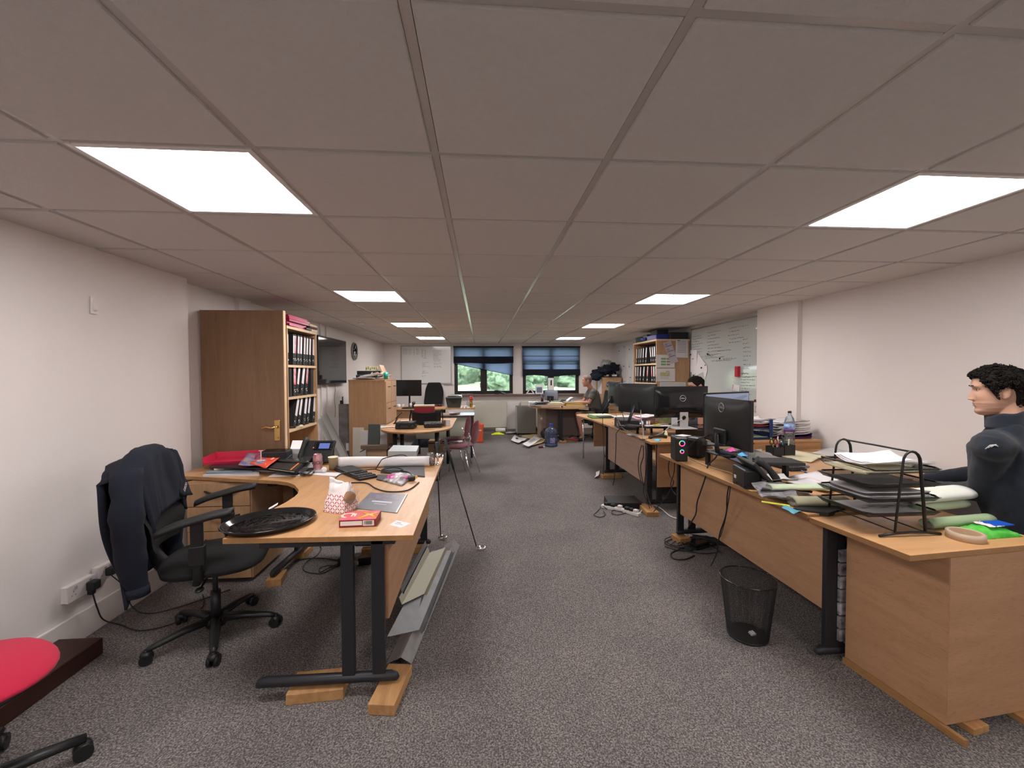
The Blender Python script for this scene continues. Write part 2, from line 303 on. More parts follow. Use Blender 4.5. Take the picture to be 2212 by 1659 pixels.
blind(WIN[1][0],WIN[1][1],1.5,'navy roman blind hanging level over the right window')
# ---- outside: bank of grass, hedge bushes
GR=mat('meadow_grass',(.27,.29,.19),.95,var=.35,vs=.7,col2=(.19,.235,.13)); LEAF=mat('hedge_leaves',(.135,.19,.11),.9,col2=(.035,.065,.04),vs=3.5,bump=1,bs=6)
g=MB().grid(lambda u,v:(-30+60*u,YB+.6+34*v,-1.2+3.1*min(1,v*1.0)**.8+.25*noise.noise(Vector((u*12,v*8,0)))),40,30); struct(tag(g.build('floor_outside',GR),kind='structure'))
b=MB()
for k in range(11):
    x=-8+k*2.6+rng.uniform(-.5,.5); y=27+rng.uniform(0,6); hh=rng.uniform(1.5,2.3)*(1.15 if x<4 else .7)
    b.ell((x,y,.9),(rng.uniform(1.7,2.3),1.6,hh),28,20,n=.55,ns=4)
    for q in range(14):
        a=rng.uniform(0,6.28); b.ell((x+1.5*math.cos(a),y-1.2*abs(math.sin(a)),.9+rng.uniform(.1,.85)*hh),(.6,.5,.5),16,10,n=.9,ns=5)
tag(b.build('hedge',LEAF),'leafy green hedge growing beyond the grass outside the windows','hedge')
# ================================================================ LEFT DESK
DZ=.77; OW=[OAKy,EDGE]
def V(p): return Vector(p)
def foot_frame(t,p0,p1,zt,posts,beam=None,name='leg_frame'):
    """cantilever frame: rounded floor bar, two flat uprights, top bearer (world coordinates)"""
    f=MB(); p0=V(p0); p1=V(p1); d=(p1-p0).normalized()
    f.tube([p0-d*.012-V((0,0,.012)),p0,p0+d*.02+V((0,0,.006)),p1-d*.02+V((0,0,.006)),p1,p1+d*.012-V((0,0,.012))],[.012,.021,.024,.024,.021,.012],10)
    for a in posts:
        c=p0.lerp(p1,a); f.box((c.x,c.y,(c.z+zt)/2),(.058,.03,zt-c.z) if abs(d.x)>abs(d.y) else (.03,.058,zt-c.z))
    b0,b1=beam or (p0,p1); b0=V((b0[0],b0[1],zt-.016)); b1=V((b1[0],b1[1],zt-.016)); dd=b1-b0
    f.box((b0+b1)/2,(abs(dd.x)+.03,abs(dd.y)+.03,.032)); return f.build(name,METAL,t,True,bev=.003)
def block(p,d,rz,label,g='wooden blocks under the desk feet'):
    return tag(MB().xf(Matrix()).box((0,0,d[2]/2),d).xf(Matrix.Translation((p[0],p[1],0))@Matrix.Rotation(rz,4,'Z')).build('wood_block',PINE,bev=.003),label,'wood block',g)
t=thing('desk','L-shaped light oak desk at front left with a black oval tray on its near end','desk',(-1.2,2.8,0))
out=[PZ(893,1156,DZ),PZ(958,988,DZ),V((-2.24,3.69,0)),V((-2.24,3.19,0))]+[PZ(x,y,DZ) for x,y in ((413,1029),(547,1036),(597,1038.5),(622,1042),(636,1047.5),(645,1058),(643,1066),(636,1072.5),(617,1085),(597,1095))]+[PZ(480,1164,DZ)]
b=MB().prism([(p.x,p.y) for p in out[::-1]],DZ-.025,DZ)
b.m=[1 if i>1 else 0 for i in range(len(b.f))]; b.build('desktop',OW,t,True,bev=.002)
p=PZ(555,1487,.073); q=PZ(850,1475,.073); foot_frame(t,(p.x,1.975,.075),(q.x,1.975,.075),DZ-.025,(.655,.88),((-1.0,1.975),(-.42,1.975)))
foot_frame(t,(-1.05,3.56,.075),(-.45,3.56,.075),DZ-.025,(.55,.93))
foot_frame(t,(-1.50,3.07,.075),(-1.475,3.60,.075),DZ-.025,(.7,))
MB().bb((-.462,2.0,.34),(-.444,3.54,DZ-.025)).build('modesty_panel',PANEL,t,True)
MB().bb((-1.46,3.60,.34),(-.48,3.618,DZ-.025)).bb((-2.2,3.60,.34),(-1.52,3.618,DZ-.025)).build('modesty_panel',PANELx,t,True)
block((-.43,1.965),(.12,.26,.05),R(-8),'reddish pine block under the right end of the front-left desk foot, nearest block')
block((-.775,2.01),(.25,.15,.05),R(4),'pine block lying crosswise under the middle of the front-left desk foot')
block((-1.49,3.11),(.1,.16,.05),R(10),'pine block under the near end of the foot beside the drawer pedestal')
block((-1.49,3.56),(.1,.16,.05),R(-4),'pine block under the far end of the foot beside the drawer pedestal')
block((-.75,3.56),(.5,.1,.05),0,'pine block under the far foot of the front-left desk')
# pedestal with three drawers
t=thing('drawer_pedestal','light oak three-drawer pedestal under the left return of the front-left desk','drawer pedestal',(-1.87,3.36,0))
MB().bb((-2.1,3.125,.03),(-1.66,3.6,DZ-.03)).build('carcass',OAKz,t,True,bev=.002)
for k,(z0,z1) in enumerate(((.565,.73),(.385,.56),(.04,.38))):
    d=MB().bb((-2.095,3.105,z0),(-1.665,3.125,z1)).build('drawer',OAKz,t,True,bev=.002)
    zz=z1-.055; h=MB(); pts=[(-1.97+.24*i/10,3.10-.032*math.sin(PI*i/10),zz-.012*math.sin(PI*i/10)) for i in range(11)]
    h.tube(pts,.006,6); h.v=[v-t.location-V((0,0,0)) for v in h.v]; h.build('handle',METAL,d)
struct(tag(MB().bb((XL-.002,.6,0),(-2.05,2.38,.09)).build('trim_2',DARKW,bev=.006),kind='structure'))
# sockets with plug
def socket(y0,y1,z0,z1,label,plug):
    t=thing('wall_socket',label,'socket',(XL,(y0+y1)/2,(z0+z1)/2)); X=XL
    MB().bb((X,y0,z0),(X+.03,y1,z1)).build('back_box',WPL,t,True,bev=.004); MB().bb((X+.03,y0-.001,z0-.001),(X+.038,y1+.001,z1+.001)).build('faceplate',WPL,t,True,bev=.003)
    h=MB()
    for yy in (y0+.035,y1-.045):
        for dy,dz in ((0,.02),(-.011,.0),(.011,0)): h.box((X+.0385,yy+dy,(z0+z1)/2-.012+dz),(.002,.007 if dz==0 else .004,.004 if dz==0 else .009))
        h.box((X+.039,yy+.012,z1-.02),(.006,.012,.016))
    h.build('socket_slots',mat('socket_grey',(.4,.38,.37),.5),t,True)
    return t
socket(2.405,2.572,.262,.352,'white double wall socket nearest the camera, a black plug in its right side',1)
socket(2.588,2.70,.285,.375,'white wall socket half hidden behind the navy jacket',1)
def cable(name,pts,r,m,label,cat='cable',group=None,sm=6,parent=None):
    P=[V(p) for p in pts]; out=[]
    for i in range(len(P)-1):
        p0=P[max(i-1,0)];p1=P[i];p2=P[i+1];p3=P[min(i+2,len(P)-1)]
        for k in range(sm):
            u=k/sm; out.append(.5*((2*p1)+(-p0+p2)*u+(2*p0-5*p1+4*p2-p3)*u*u+(-p0+3*p1-3*p2+p3)*u**3))
    out.append(P[-1]); o=MB().tube(out,r,6).build(name,m,parent,parent is not None)
    if label: tag(o,label,cat,group)
    return o
t=thing('power_plug','black mains plug and flex in the near wall socket','plug',(XL+.06,2.53,.3))
MB().box((XL+.062,2.53,.305),(.045,.05,.052)).box((XL+.05,2.53,.268),(.03,.03,.035)).build('plug_body',BLK2,t,True,bev=.008)
cable('flex',[(XL+.055,2.53,.26),(XL+.06,2.55,.16),(XL+.05,2.60,.06),(XL+.13,2.62,.012),(-2.0,2.56,.008),(-1.86,2.62,.008),(-1.8,2.78,.008),(-1.9,2.95,.008)],.0038,BLK2,None,parent=t)
t=thing('power_plug','black mains plug in the socket half hidden behind the jacket','plug',(XL+.06,2.66,.32))
MB().box((XL+.058,2.65,.33),(.04,.045,.048)).build('plug_body',BLK2,t,True,bev=.008)
cable('flex',[(XL+.06,2.65,.30),(XL+.09,2.70,.2),(XL+.08,2.76,.05),(-2.1,2.74,.01),(-1.95,2.8,.01),(-1.75,3.0,.01)],.0035,BLK2,None,parent=t)
h=MB().lathe([(.004,.0),(.012,.004),(.014,.02),(.011,.06),(.006,.075),(0,.078)],(0,0,0),12).ell((.008,0,.012),(.012,.011,.012),12,8)
h.box((0,0,.035),(.006,.045,.10)); h.xf(Matrix.Translation((XL+.008,2.648,1.885))); tag(h.build('wall_hook',TRIMW),'small painted-over hook lump high on the near left wall','wall hook')
# ---------------------------------------------------------------- office chair
def office_chair(label,cat,loc,rz,fab,back_h=.62,headrest=False,scl=1,group=None,jit=0,seatz=.46,name='office_chair',arms=True):
    t=thing(name,label,cat,loc,rz,group)
    b=MB(); b.lathe([(.0,.11),(.05,.11),(.06,.09),(.05,.06),(0,.055)],seg=20)
    for k in range(5):
        a=jit+2*PI*k/5; c,s=math.cos(a),math.sin(a)
        b.tube([(.03*c,.03*s,.10),(.15*c,.15*s,.095),(.28*c,.28*s,.075),(.31*c,.31*s,.068)],[.030,.026,.019,.014],8,flat=.75)
    b.build('star_base',BLACK,t)
    for k in range(5):
        a=jit+2*PI*k/5; c,s=math.cos(a),math.sin(a); cb=MB()
        ax=V((-s*.8+c*.3,c*.8+s*.3,0)).normalized(); o=V((.31*c,.31*s,.028)); cb.cyl(o-ax*.026,o-ax*.008,.028,16).cyl(o+ax*.008,o+ax*.026,.028,16).cyl(o-ax*.01,o+ax*.01,.012,8)
        cb.tube([o+V((0,0,.045)),o+V((0,0,.02))],.012,8); cb.lathe([(.0,.036),(.022,.033),(.028,.022),(.027,.01)],(o.x,o.y,o.z),12); cb.build('caster',BLACK,t)
    g=MB(); g.cyl((0,0,.09),(0,0,.26),.026,16).cyl((0,0,.25),(0,0,seatz-.09),.014,12); g.build('gas_lift',METAL,t)
    m=MB(); m.box((-.02,0,seatz-.075),(.24,.17,.05)).cyl((.0,-.09,seatz-.08),(.0,-.24,seatz-.09),.006,8).ell((0,-.25,seatz-.09),(.02,.03,.01)); m.build('mechanism',BLACK,t,bev=.01)
    s=MB(); n=20
    def seat(u,v):
        x=(u-.5)*2; y=(v-.5)*2; rr=(abs(x)**3.2+abs(y)**3.2)**(1/3.2) or 1; k=1/max(rr,1e-6)*max(abs(x),abs(y)); e=max(abs(x),abs(y))
        px,py=x*k*.25,y*k*.25
        return px+.02,py,e
    def top(u,v): px,py,e=seat(u,v); return (px,py,seatz+.035*(1-e**6)-.035*max(0,(px-.12)/.15)**2+.008*math.cos(py*14))
    def bot(u,v): px,py,e=seat(u,v); return (px*.97,py*.97,seatz-.05-.0*(1-e)+.012*e-.02*max(0,(px-.1)/.17)*0)
    s.grid(top,n,n).grid(bot,n,n); 
    w=n+1; ring=[i*w for i in range(n+1)]+[n*w+j for j in range(1,n+1)]+[i*w+n for i in range(n-1,-1,-1)]+[j for j in range(n-1,0,-1)]; k=w*w
    for i in range(len(ring)): s.f.append([ring[i],ring[(i+1)%len(ring)],k+ring[(i+1)%len(ring)],k+ring[i]]); s.m.append(0); s.sm.append(True)
    s.build('seat',fab,t)
    bk=MB(); hh=back_h; tilt=R(11)
    def bp(u,v,off):
        y=(u-.5)*2; z=v; wd=.235*(1-.30*abs(2*z-1)**3.5)*(1-.12*(z>.5)*(2*z-1)**2); yy=y*wd
        x=-.20-.04*(1-y*y)-.03*math.sin(z*PI)*1+ .055*math.exp(-((z-.28)/.2)**2); x0=x-off*(1-abs(y)**4)*(1-abs(2*z-1)**6)
        zz=.10+z*hh; return (x0-math.sin(tilt)*zz*.9,yy,seatz+zz*math.cos(tilt)*.98)
    bk.grid(lambda u,v:bp(u,v,-.03),14,18).grid(lambda u,v:bp(u,v,.035),14,18); bk.build('backrest',fab,t)
    sp=MB(); sp.tube([(-.08,0,seatz-.07),(-.22,0,seatz-.06),(-.30,0,seatz+.06),(-.33,0,seatz+.28)],[.02,.022,.02,.014],8,flat=2.2); sp.build('back_spine',BLACK,t)
    if headrest:
        hr=MB(); hr.tube([(-.34,0,seatz+hh-.05),(-.40,0,seatz+hh+.07),(-.38,0,seatz+hh+.16)],.016,8,flat=2); hr.ell((-.35,0,seatz+hh+.20),(.03,.14,.065),20,12); hr.build('headrest',BLACK,t)
    if arms:
      for sy_ in (-1,1):
        a=MB(); y=sy_*.27
        a.tube([(-.02,sy_*.16,seatz-.06),(-.01,y*.95,seatz-.055),(0,y,seatz-.03),(.0,y,seatz+.12)],.022,8,flat=.6); a.box((0,y,seatz+.17),(.055,.022,.20)).box((0,y,seatz+.10),(.07,.034,.1))
        a.build('arm_post',BLACK,t,bev=.004)
        pd=MB(); pd.grid(lambda u,v:(-.17+.33*u,y+(v-.5)*.085*(1-.25*(2*u-1)**4),seatz+.268+.075*u-.10*max(0,.3-u)**1.5-.045*max(0,u-.75)-.012*(2*v-1)**2),14,6,th=.022); pd.build('arm_pad',BLK2,t)
    return t
ch=office_chair('black fabric office chair at the front-left desk with a navy jacket over its back','office chair',(-1.54,2.50,0),R(16),FABB,.56,jit=R(-5),seatz=.475)
# jacket hung over the backrest
def jacket():
    t=thing('jacket','navy work jacket hung over the back of the front-left office chair','jacket',ch.location.copy(),ch.rotation_euler.z)
    m=MB(); sz=.475; top=.635
    def drape(u,v):      # u across the shoulders, v from front hem over the top to the rear hem
        y=(u-.5)*2; nz=noise.noise(Vector((y*3.2,v*3.0,2)))*.028+noise.noise(Vector((y*8,v*2.5,5)))*.012
        L=.36+(.80-.36)*.0; s=v*1.04-.34   # arc length from the crest; negative = front
        cr_=.038; zc=sz+top-.05*abs(y)**2.2-.10*max(0,abs(y)-.5)**1.3
        wdt=.232-.03*max(0,-s)/.34+.03*max(0,s)
        if s<-.04: x=-.30+cr_+.02*0; z=zc-(-s-.04)-.03; x=-.325+cr_+.035+(-s)*.14+nz*.7
        elif s>.06: x=-.325-cr_-.015+nz*1.3-.03*math.sin(min(1,(s-.06)/.5)*PI)-0.02*(s>0)+.16*(s-.06); z=zc-(s-.06)-.03
        else: a=(s+.04)/.10*PI; x=-.325+.02+cr_*1.1*math.cos(a); z=zc-.03+cr_*math.sin(a)
        if s<-.04: # open front: the flaps hang at either side of the chair back
            k=min(1,max(0,(-s-.04)/.3)); y=math.copysign(abs(y)**(1-.55*k),y)
        return (x,y*wdt*(1.04+.05*math.sin(v*9+y*2)),z)
    m.grid(drape,34,60); jb=m.build('jacket_body',NAVY,t,solid=.012)
    c=MB(); c.grid(lambda u,v:(-.33-.05*math.cos(u*PI-PI/2)*1+.03,(u-.5)*.26,sz+top-.035+.034*math.sin(v*PI)-.03*abs(u-.5)+(.008*v)),18,8); c.build('collar',NAVY,t,solid=.012)
    for sgn,(lx,ly) in ((-1,(.0,0)),(1,(0,0))):
        s=MB(); y=sgn*.222; pts=[];rs=[]
        for i in range(15):
            u=i/14; pts.append((-.30+.006*math.sin(u*7)+.03*u,y*(1+.10*math.sin(min(1,u*2.5)*PI/2))+sgn*.02*math.sin(u*5),sz+top-.075-.64*u)); rs.append(.060+.012*math.sin(u*PI)+.0015*math.sin(u*19)-.016*u)
        s.tube(pts,rs,16,flat=1.15); s.v=[v+V((noise.noise(v*14)*.014,noise.noise(v*13+V((5,0,0)))*.010,0)) for v in s.v]; s.build('sleeve',NAVY,t)
        k=MB().tube([pts[-2],pts[-1]],[rs[-2]+.002,rs[-1]+.004],16,flat=1.15); k.build('cuff',NAVY,t)
    # flap with badge, at the far front side
    f=MB(); f.grid(lambda u,v:(-.285+.02*noise.noise(Vector((u*4,v*4,0)))+.09*v,.10+.17*u+.03*v,sz+.62-.30*v-.04*u),12,14); ff=f.build('front_flap',NAVY,t,solid=.01)
    dg=bpy.context.evaluated_depsgraph_get(); dg.update(); best=None; Wm=wm(t); I=Wm.inverted(); o0=I@V((0,0,CH)); d0=(I.to_3x3()@ray(399,1052)).normalized()
    for ob in (jb,ff):
        hit,lo,no,ix=ob.evaluated_get(dg).ray_cast(o0,d0)
        if hit and (best is None or (lo-o0).length<(best[0]-o0).length): best=(lo,no)
    if best:
        lo,no=best; no=no if no.dot(d0)<0 else -no; xx=V((0,0,1)).cross(no).normalized(); xx=(xx*.85+no.cross(xx)*.5).normalized(); M=axes(lo+no*.004,xx,no.cross(xx)); text_mb('DSCO',.026,M).build('embroidered_logo',mat('logo_thread',(.75,.6,.66),.7),t)
jacket()
# red chair at the bottom left corner
t=thing('office_chair','crimson red swivel chair cut off by the lower left corner','office chair',(-1.80,1.50,0),R(25))
s=MB()
s.ell((0,0,.47),(.27,.25,.045),36,18); s.v=[V((v.x,v.y,v.z-.25*max(0,v.x-.12)**1.3)) for v in s.v]; s.build('seat',REDF,t)
MB().ell((0,0,.435),(.255,.235,.03),30,10).build('seat_shell',BLACK,t)
b=MB(); b.cyl((0,0,.08),(0,0,.42),.025,14)
for k in range(5):
    a=R(20)+2*PI*k/5; c,s2=math.cos(a),math.sin(a); b.tube([(.02*c,.02*s2,.10),(.2*c,.2*s2,.09),(.33*c,.33*s2,.075)],[.03,.026,.02],8,flat=.7)
b.build('star_base',BLACK,t)
for k in range(5):
    a=R(20)+2*PI*k/5; c,s2=math.cos(a),math.sin(a); o=V((.32*c,.32*s2,.03)); ax=V((-s2,c,0)); cb=MB().cyl(o-ax*.026,o-ax*.005,.03,16).cyl(o+ax*.005,o+ax*.026,.03,16).ell(o+V((0,0,.012)),(.03,.024,.026),12,8); cb.build('caster',BLACK,t)
t2=t
b=MB().grid(lambda u,v:(-.24-.03*math.sin(v*PI)-.12*v,(u-.5)*.42*(1-.25*abs(2*v-1)**3),.56+.38*v),12,14); b.build('backrest',REDF,t,solid=.05)
MB().tube([(-.05,0,.41),(-.25,0,.42),(-.31,0,.6),(-.34,0,.75)],.02,8,flat=2).build('back_spine',BLACK,t)
# ---------------------------------------------------------------- things on the left desk
D=DZ+.0005
t=thing('tray','black oval plastic tray overhanging the near end of the left desk','tray',(-1.04,2.115,D),R(26))
p=[(0,.003),(.13,.003),(.152,.004),(.158,.006),(.170,.024),(.180,.026),(.182,.022),(.176,.019),(.165,.002),(.10,0),(0,0)]
MB().lathe(p,(0,0,0),64,sx=1.15,sy=.98).build('tray_rim',GLOSSB,t); MB().lathe([(0,.0035),(.12,.0035),(.1505,.0048)],(0,0,0),64,sx=1.14,sy=.97).build('tray_well',mat('worn_brown_black',(.035,.028,.028),.45,bump=.5,bs=40,var=.4,vs=25),t)
tag(MB().box((0,0,.0),(.05,.04,.0015),(R(0),R(-28),0)).xf(Matrix.Translation(PZ(590,1094,.80))@Matrix.Rotation(R(20),4,'Z')).build('label_tag',WHITE),'small white tag sticking up at the desk curve behind the oval tray','tag')
def bread():
    S=1.18
    t=thing('bread_bag','white paper bread bag with red petal pattern and a clear window','bag',(-.765,2.31,DZ),R(-22))
    m=MB(); NU=44; NV=22
    def f(u,v):
        a=u*2*PI; c,s=math.cos(a),math.sin(a); q=1/max(abs(c),abs(s))**.75
        wx=.062*(1-v**2.0*.15); wy=.055*(1-v**1.6*.93); n=noise.noise(Vector((c*2,s*2,v*4)))*.009*(.3+v)
        return (c*q*wx+n, s*q*wy+n, v*.125*(1+.05*c)+.004*math.sin(a*5)*v)
    vs=[f(i/NU,j/NV) for i in range(NU) for j in range(NV+1)]; w=NV+1
    m.add(vs,[(i*w+j,((i+1)%NU)*w+j,((i+1)%NU)*w+j+1,i*w+j+1) for i in range(NU) for j in range(NV)],True); m.f.append([i*w for i in range(NU)]); m.m.append(0); m.sm.append(False)
    pm=bpy.data.materials.new('red_petal_paper'); pm.use_nodes=True; nt=pm.node_tree; N=nt.nodes; L=nt.links; B=N['Principled BSDF']; B.inputs['Roughness'].default_value=.6
    tc=N.new('ShaderNodeTexCoord'); sp=N.new('ShaderNodeSeparateXYZ'); L.new(tc.outputs['Object'],sp.inputs[0])
    def mth(op,a,b=None):
        n=N.new('ShaderNodeMath'); n.operation=op
        for i,x in enumerate((a,b)):
            if x is None: continue
            if isinstance(x,(int,float)): n.inputs[i].default_value=x
            else: L.new(x,n.inputs[i])
        return n.outputs[0]
    U=mth('MULTIPLY',mth('ADD',sp.outputs[0],sp.outputs[1]),38.); Vv=mth('MULTIPLY',sp.outputs[2],38.)
    # interlocking circles give four-petal motifs
    def circ(ox,oy):
        a=mth('SUBTRACT',mth('FRACT',mth('ADD',U,ox)),.5); b=mth('SUBTRACT',mth('FRACT',mth('ADD',Vv,oy)),.5); return mth('SQRT',mth('ADD',mth('MULTIPLY',a,a),mth('MULTIPLY',b,b)))
    def near(c): return mth('LESS_THAN',c,.5)
    lens=None; c0=mth('LESS_THAN',circ(0,0),.49); 
    a=mth('ABSOLUTE',mth('SINE',mth('MULTIPLY',mth('ADD',U,Vv),PI))); b2=mth('ABSOLUTE',mth('SINE',mth('MULTIPLY',mth('SUBTRACT',U,Vv),PI)))
    pet=mth('MAXIMUM',mth('MULTIPLY',mth('LESS_THAN',a,.30),mth('GREATER_THAN',b2,.45)),mth('MULTIPLY',mth('LESS_THAN',b2,.30),mth('GREATER_THAN',a,.45)))
    low=mth('LESS_THAN',sp.outputs[2],.078); k=mth('MULTIPLY',pet,low)
    mx=N.new('ShaderNodeMix'); mx.data_type='RGBA'; L.new(k,mx.inputs[0]); mx.inputs[6].default_value=(.80,.76,.75,1); mx.inputs[7].default_value=(.52,.02,.05,1); L.new(mx.outputs[2],B.inputs['Base Color'])
    m.build('paper_bag',pm,t); t.scale=(S,S,S)
    # clear window on the right side with the loaf showing
    w=MB().grid(lambda u,v:(.069-.004*v*v+.003*math.sin(v*9),-.045+.085*u,.03+.07*v),10,10); w.build('window_film',FILM,t)
    MB().ell((.052,-.002,.062),(.018,.036,.032),20,12,n=.2).build('loaf',mat('bread_crust',(.36,.20,.09),.8,bump=.5,bs=60),t)
    MB().grid(lambda u,v:(-.06+.12*u,.004*math.sin(u*14),.105+.045*v-.03*u*v),16,4).build('folded_top',WHITE,t,solid=.002)
bread()
def bookbox():
    c=(PZ(732,1140,DZ)+PZ(812,1138,DZ))/2; t=thing('paperback_book','thick red and orange book lying at the near end of the left desk','book',(c.x,c.y,DZ),R(2))
    cov=mat('red_book_cover',(.58,.06,.06),.35,var=.4,vs=14,col2=(.62,.02,.10)); H=.036
    b=MB().bb((-.086,0,0),(.086,.13,H)); b.xf(Matrix.Rotation(0,4,'Z')); b.build('book_block',mat('dark_red_side',(.22,.012,.02),.4),t,bev=.002)
    MB().bb((-.085,.001,H-.001),(.085,.129,H+.001)).build('front_cover',cov,t)
    MB().bb((-.079,-.0012,.010),(.022,.0,.030)).build('white_panel',WHITE,t)
    o=MB(); o.tube([(.0,.02,H+.0012),(.03,.06,H+.0012),(.075,.10,H+.0012)],.013,6,flat=.05).tube([(.005,.11,H+.0012),(.045,.07,H+.0012),(.08,.03,H+.0012)],.011,6,flat=.05); o.build('orange_artwork',mat('orange_print',(.85,.36,.04),.4),t)
    o=MB(); o.tube([(-.06+.03*math.cos(a/3),.07+.03*math.sin(a/3),H+.0012) for a in range(0,15)],.007,6,flat=.05).bb((-.045,.05,H+.001),(-.038,.09,H+.0016)).bb((-.03,.05,H+.001),(-.023,.09,H+.0016)); o.build('pale_artwork',mat('pale_print',(.85,.62,.45),.4),t)
    o=MB().bb((.026,-.0012,.006),(.078,.0,.032)); o.build('barcode_patch',WHITE,t); o=MB(); x=.032
    while x<.07: w_=rng.choice((.0008,.0016,.0024)); o.bb((x,-.0018,.012),(x+w_,-.001,.03)); x+=w_+rng.choice((.001,.0018))
    o.build('barcode_bars',INK,t)
bookbox()
def flat(name,cs,z,label,cat,m,th=.002,curl=.0,parts=None,group=None,n=8):
    """sheet or thin pad with four pixel corners on the plane z"""
    P=[PZ(x,y,z) for x,y in cs]; c=sum(P,V((0,0,0)))/4; mb=MB()
    def f(u,v): p=(P[0].lerp(P[1],u)).lerp(P[3].lerp(P[2],u),v); return p+V((0,0,th+curl*noise.noise(Vector((u*2.5+z*40,v*2.5+P[0].x*9,P[0].y*5)))+abs(curl)*1.0*(abs(2*u-1)**3)*.6+abs(curl)*.5))
    mb.grid(f,n if curl else 1,n if curl else 1,smooth=bool(curl),th=th)
    o=mb.build(name,m); tag(o,label,cat,group); return o,P
o,P=flat('brochure',[(765,1099),(858,1109),(880,1069),(800,1065)],DZ,'grey and mauve A4 brochure beside the thick red book','brochure',mat('brochure_grey',(.16,.17,.20),.3),.004)
def on(o,P,u0,v0,u1,v1,z,name,m):
    f=lambda u,v:(P[0].lerp(P[1],u)).lerp(P[3].lerp(P[2],u),v)+V((0,0,z)); mb=MB().quad([f(u0,v0),f(u1,v0),f(u1,v1),f(u0,v1)]); mb.v=[v-o.location for v in mb.v]; return mb.build(name,m,o)
on(o,P,.02,.55,.98,.98,.0045,'cover_photo',mat('mauve_photo',(.22,.19,.28),.3,col2=(.10,.10,.12),vs=30)); on(o,P,.25,.42,.75,.50,.0047,'title_line',mat('pale_title',(.55,.53,.58),.5)); on(o,P,.35,.32,.65,.35,.0047,'subtitle_line',mat('pale_title',(.5,.5,.5),.5)); on(o,P,.96,.0,1.0,1.0,.0047,'white_edge',WHITE)
o,P=flat('business_card',[(840,1134),(866,1140),(889,1131),(857,1124)],DZ,'small white card by the right edge of the left desk','card',WHITE,.0006)
on(o,P,.2,.6,.5,.7,.0012,'print_line',INKG); on(o,P,.2,.4,.8,.46,.0012,'print_line',INKG)
# large paper roll
a=PZ(711,1014,DZ); b=PZ(926,1011,DZ)
t=thing('drawing_roll','long white rolled drawing lying across the far part of the left desk','paper roll',((a.x+b.x)/2,a.y+.05,DZ))
mb=MB(); L_=b.x-a.x
def roll(u,v): th=v*2*PI*2.2; r=.041-.004*v+.0025*math.sin(u*6); return (-L_/2+L_*u,r*math.cos(th)*1.05,.043+r*math.sin(th)-.004*u)
mb.grid(roll,16,72); mb.build('rolled_sheet',WHITE,t,solid=.0008); 
def lying_tube_stack(): pass
# can, cup, golf ball
p=PZ(683,1020,DZ); t=thing('drinks_can','pink and white drinks can marked RIO on the left desk','drinks can',(p.x,p.y+.033,DZ))
MB().lathe([(0,.004),(.022,.002),(.026,0),(.0325,.012),(.033,.02),(.033,.115),(.0265,.128),(.0275,.131),(.025,.131),(.024,.127),(0,.127)],seg=32).build('can_body',mat('can_print',(.62,.46,.44),.3,.5,col2=(.55,.18,.22),vs=22),t)
MB().lathe([(0,.1275),(.024,.1278)],seg=24).build('can_lid',CHROME,t)
M=axes((0,-.0345,.07),(1,0,0),(0,0,1)); text_mb('RIO',.036,M,.0008).build('can_lettering',mat('brown_ink',(.10,.03,.03),.5),t)
p=PZ(708,1019,DZ); t=thing('paper_cup','brown paper cup behind the golf ball on the left desk','cup',(p.x+.02,p.y+.06,DZ))
MB().lathe([(0,.003),(.026,.003),(.026,0),(.028,0),(.036,.1),(.034,.1),(.027,.01)],seg=28).build('cup_wall',mat('kraft_cup',(.25,.18,.10),.7),t); MB().lathe([(.034,.1),(.0375,.102),(.0375,.098),(.036,.096)],seg=28).build('cup_rim',CREAM,t)
p=PZ(700,1021,DZ); gb=MB().ell((p.x,p.y,DZ+.0213),(.0213,)*3,28,20); tag(gb.build('golf_ball',mat('golf_ball_white',(.85,.82,.80),.3,bump=.8,bs=260)),'white golf ball beside the drinks can','golf ball')
# keyboard with keys
def keyboard(label,c,rz,L=.44,Wd=.135,group=None,z=DZ):
    t=thing('keyboard',label,'keyboard',(c[0],c[1],z),rz,group); MB().box((0,0,.009),(L,Wd,.018)).build('key_bed',BLACK,t,bev=.004)
    k=MB(); nx=21
    for r in range(6):
        y=-Wd/2+.016+r*(Wd-.03)/5; x=-L/2+.012
        while x<L/2-.02:
            w_=.0165 if not(r==0 and -.10<x<.02) else .1
            if abs(x-L*.20)>.012 and abs(x-L*.335)>.008: k.box((x+w_/2,y,.0215),(w_-.002,.0165,.007))
            x+=w_+.0025
    k.build('keys',mat('keycaps',(.03,.031,.034),.5),t); return t
c=(PZ(720,1020,DZ)+PZ(820,1025,DZ))/2; keyboard('black keyboard half under the paper roll on the left desk',(-.93,3.13),R(-50))
# pink packet
o=MB().grid(lambda u,v:(lambda p:p+V((0,0,.006+.022*math.sin(u*PI)*math.sin(v*PI)+.012*noise.noise(Vector((u*7,v*7,0)))*math.sin(u*PI))))(PZ(825,1040,DZ).lerp(PZ(868,1051,DZ),u).lerp(PZ(852,1020,DZ).lerp(PZ(900,1028,DZ),u),v)),16,16,th=.004)
t=tag(o.build('sweet_bag',FILM),'clear bag of bright pink earplugs near the far right of the left desk','bag')
k=MB(); c=sum((PZ(x,y,DZ) for x,y in ((840,1038),(868,1046),(855,1024),(892,1030))),V((0,0,0)))/4
for i in range(26): 
    q=V((rng.uniform(-.075,.07),rng.uniform(-.05,.05),rng.uniform(.008,.02))); a=rng.uniform(0,6.3); d=V((math.cos(a),math.sin(a),rng.uniform(-.2,.2)))*.014; k.cyl(c+q-d,c+q+d,.0065,8)
k.v=[v-t.location for v in k.v]; k.build('pink_earplug',PINK,t)
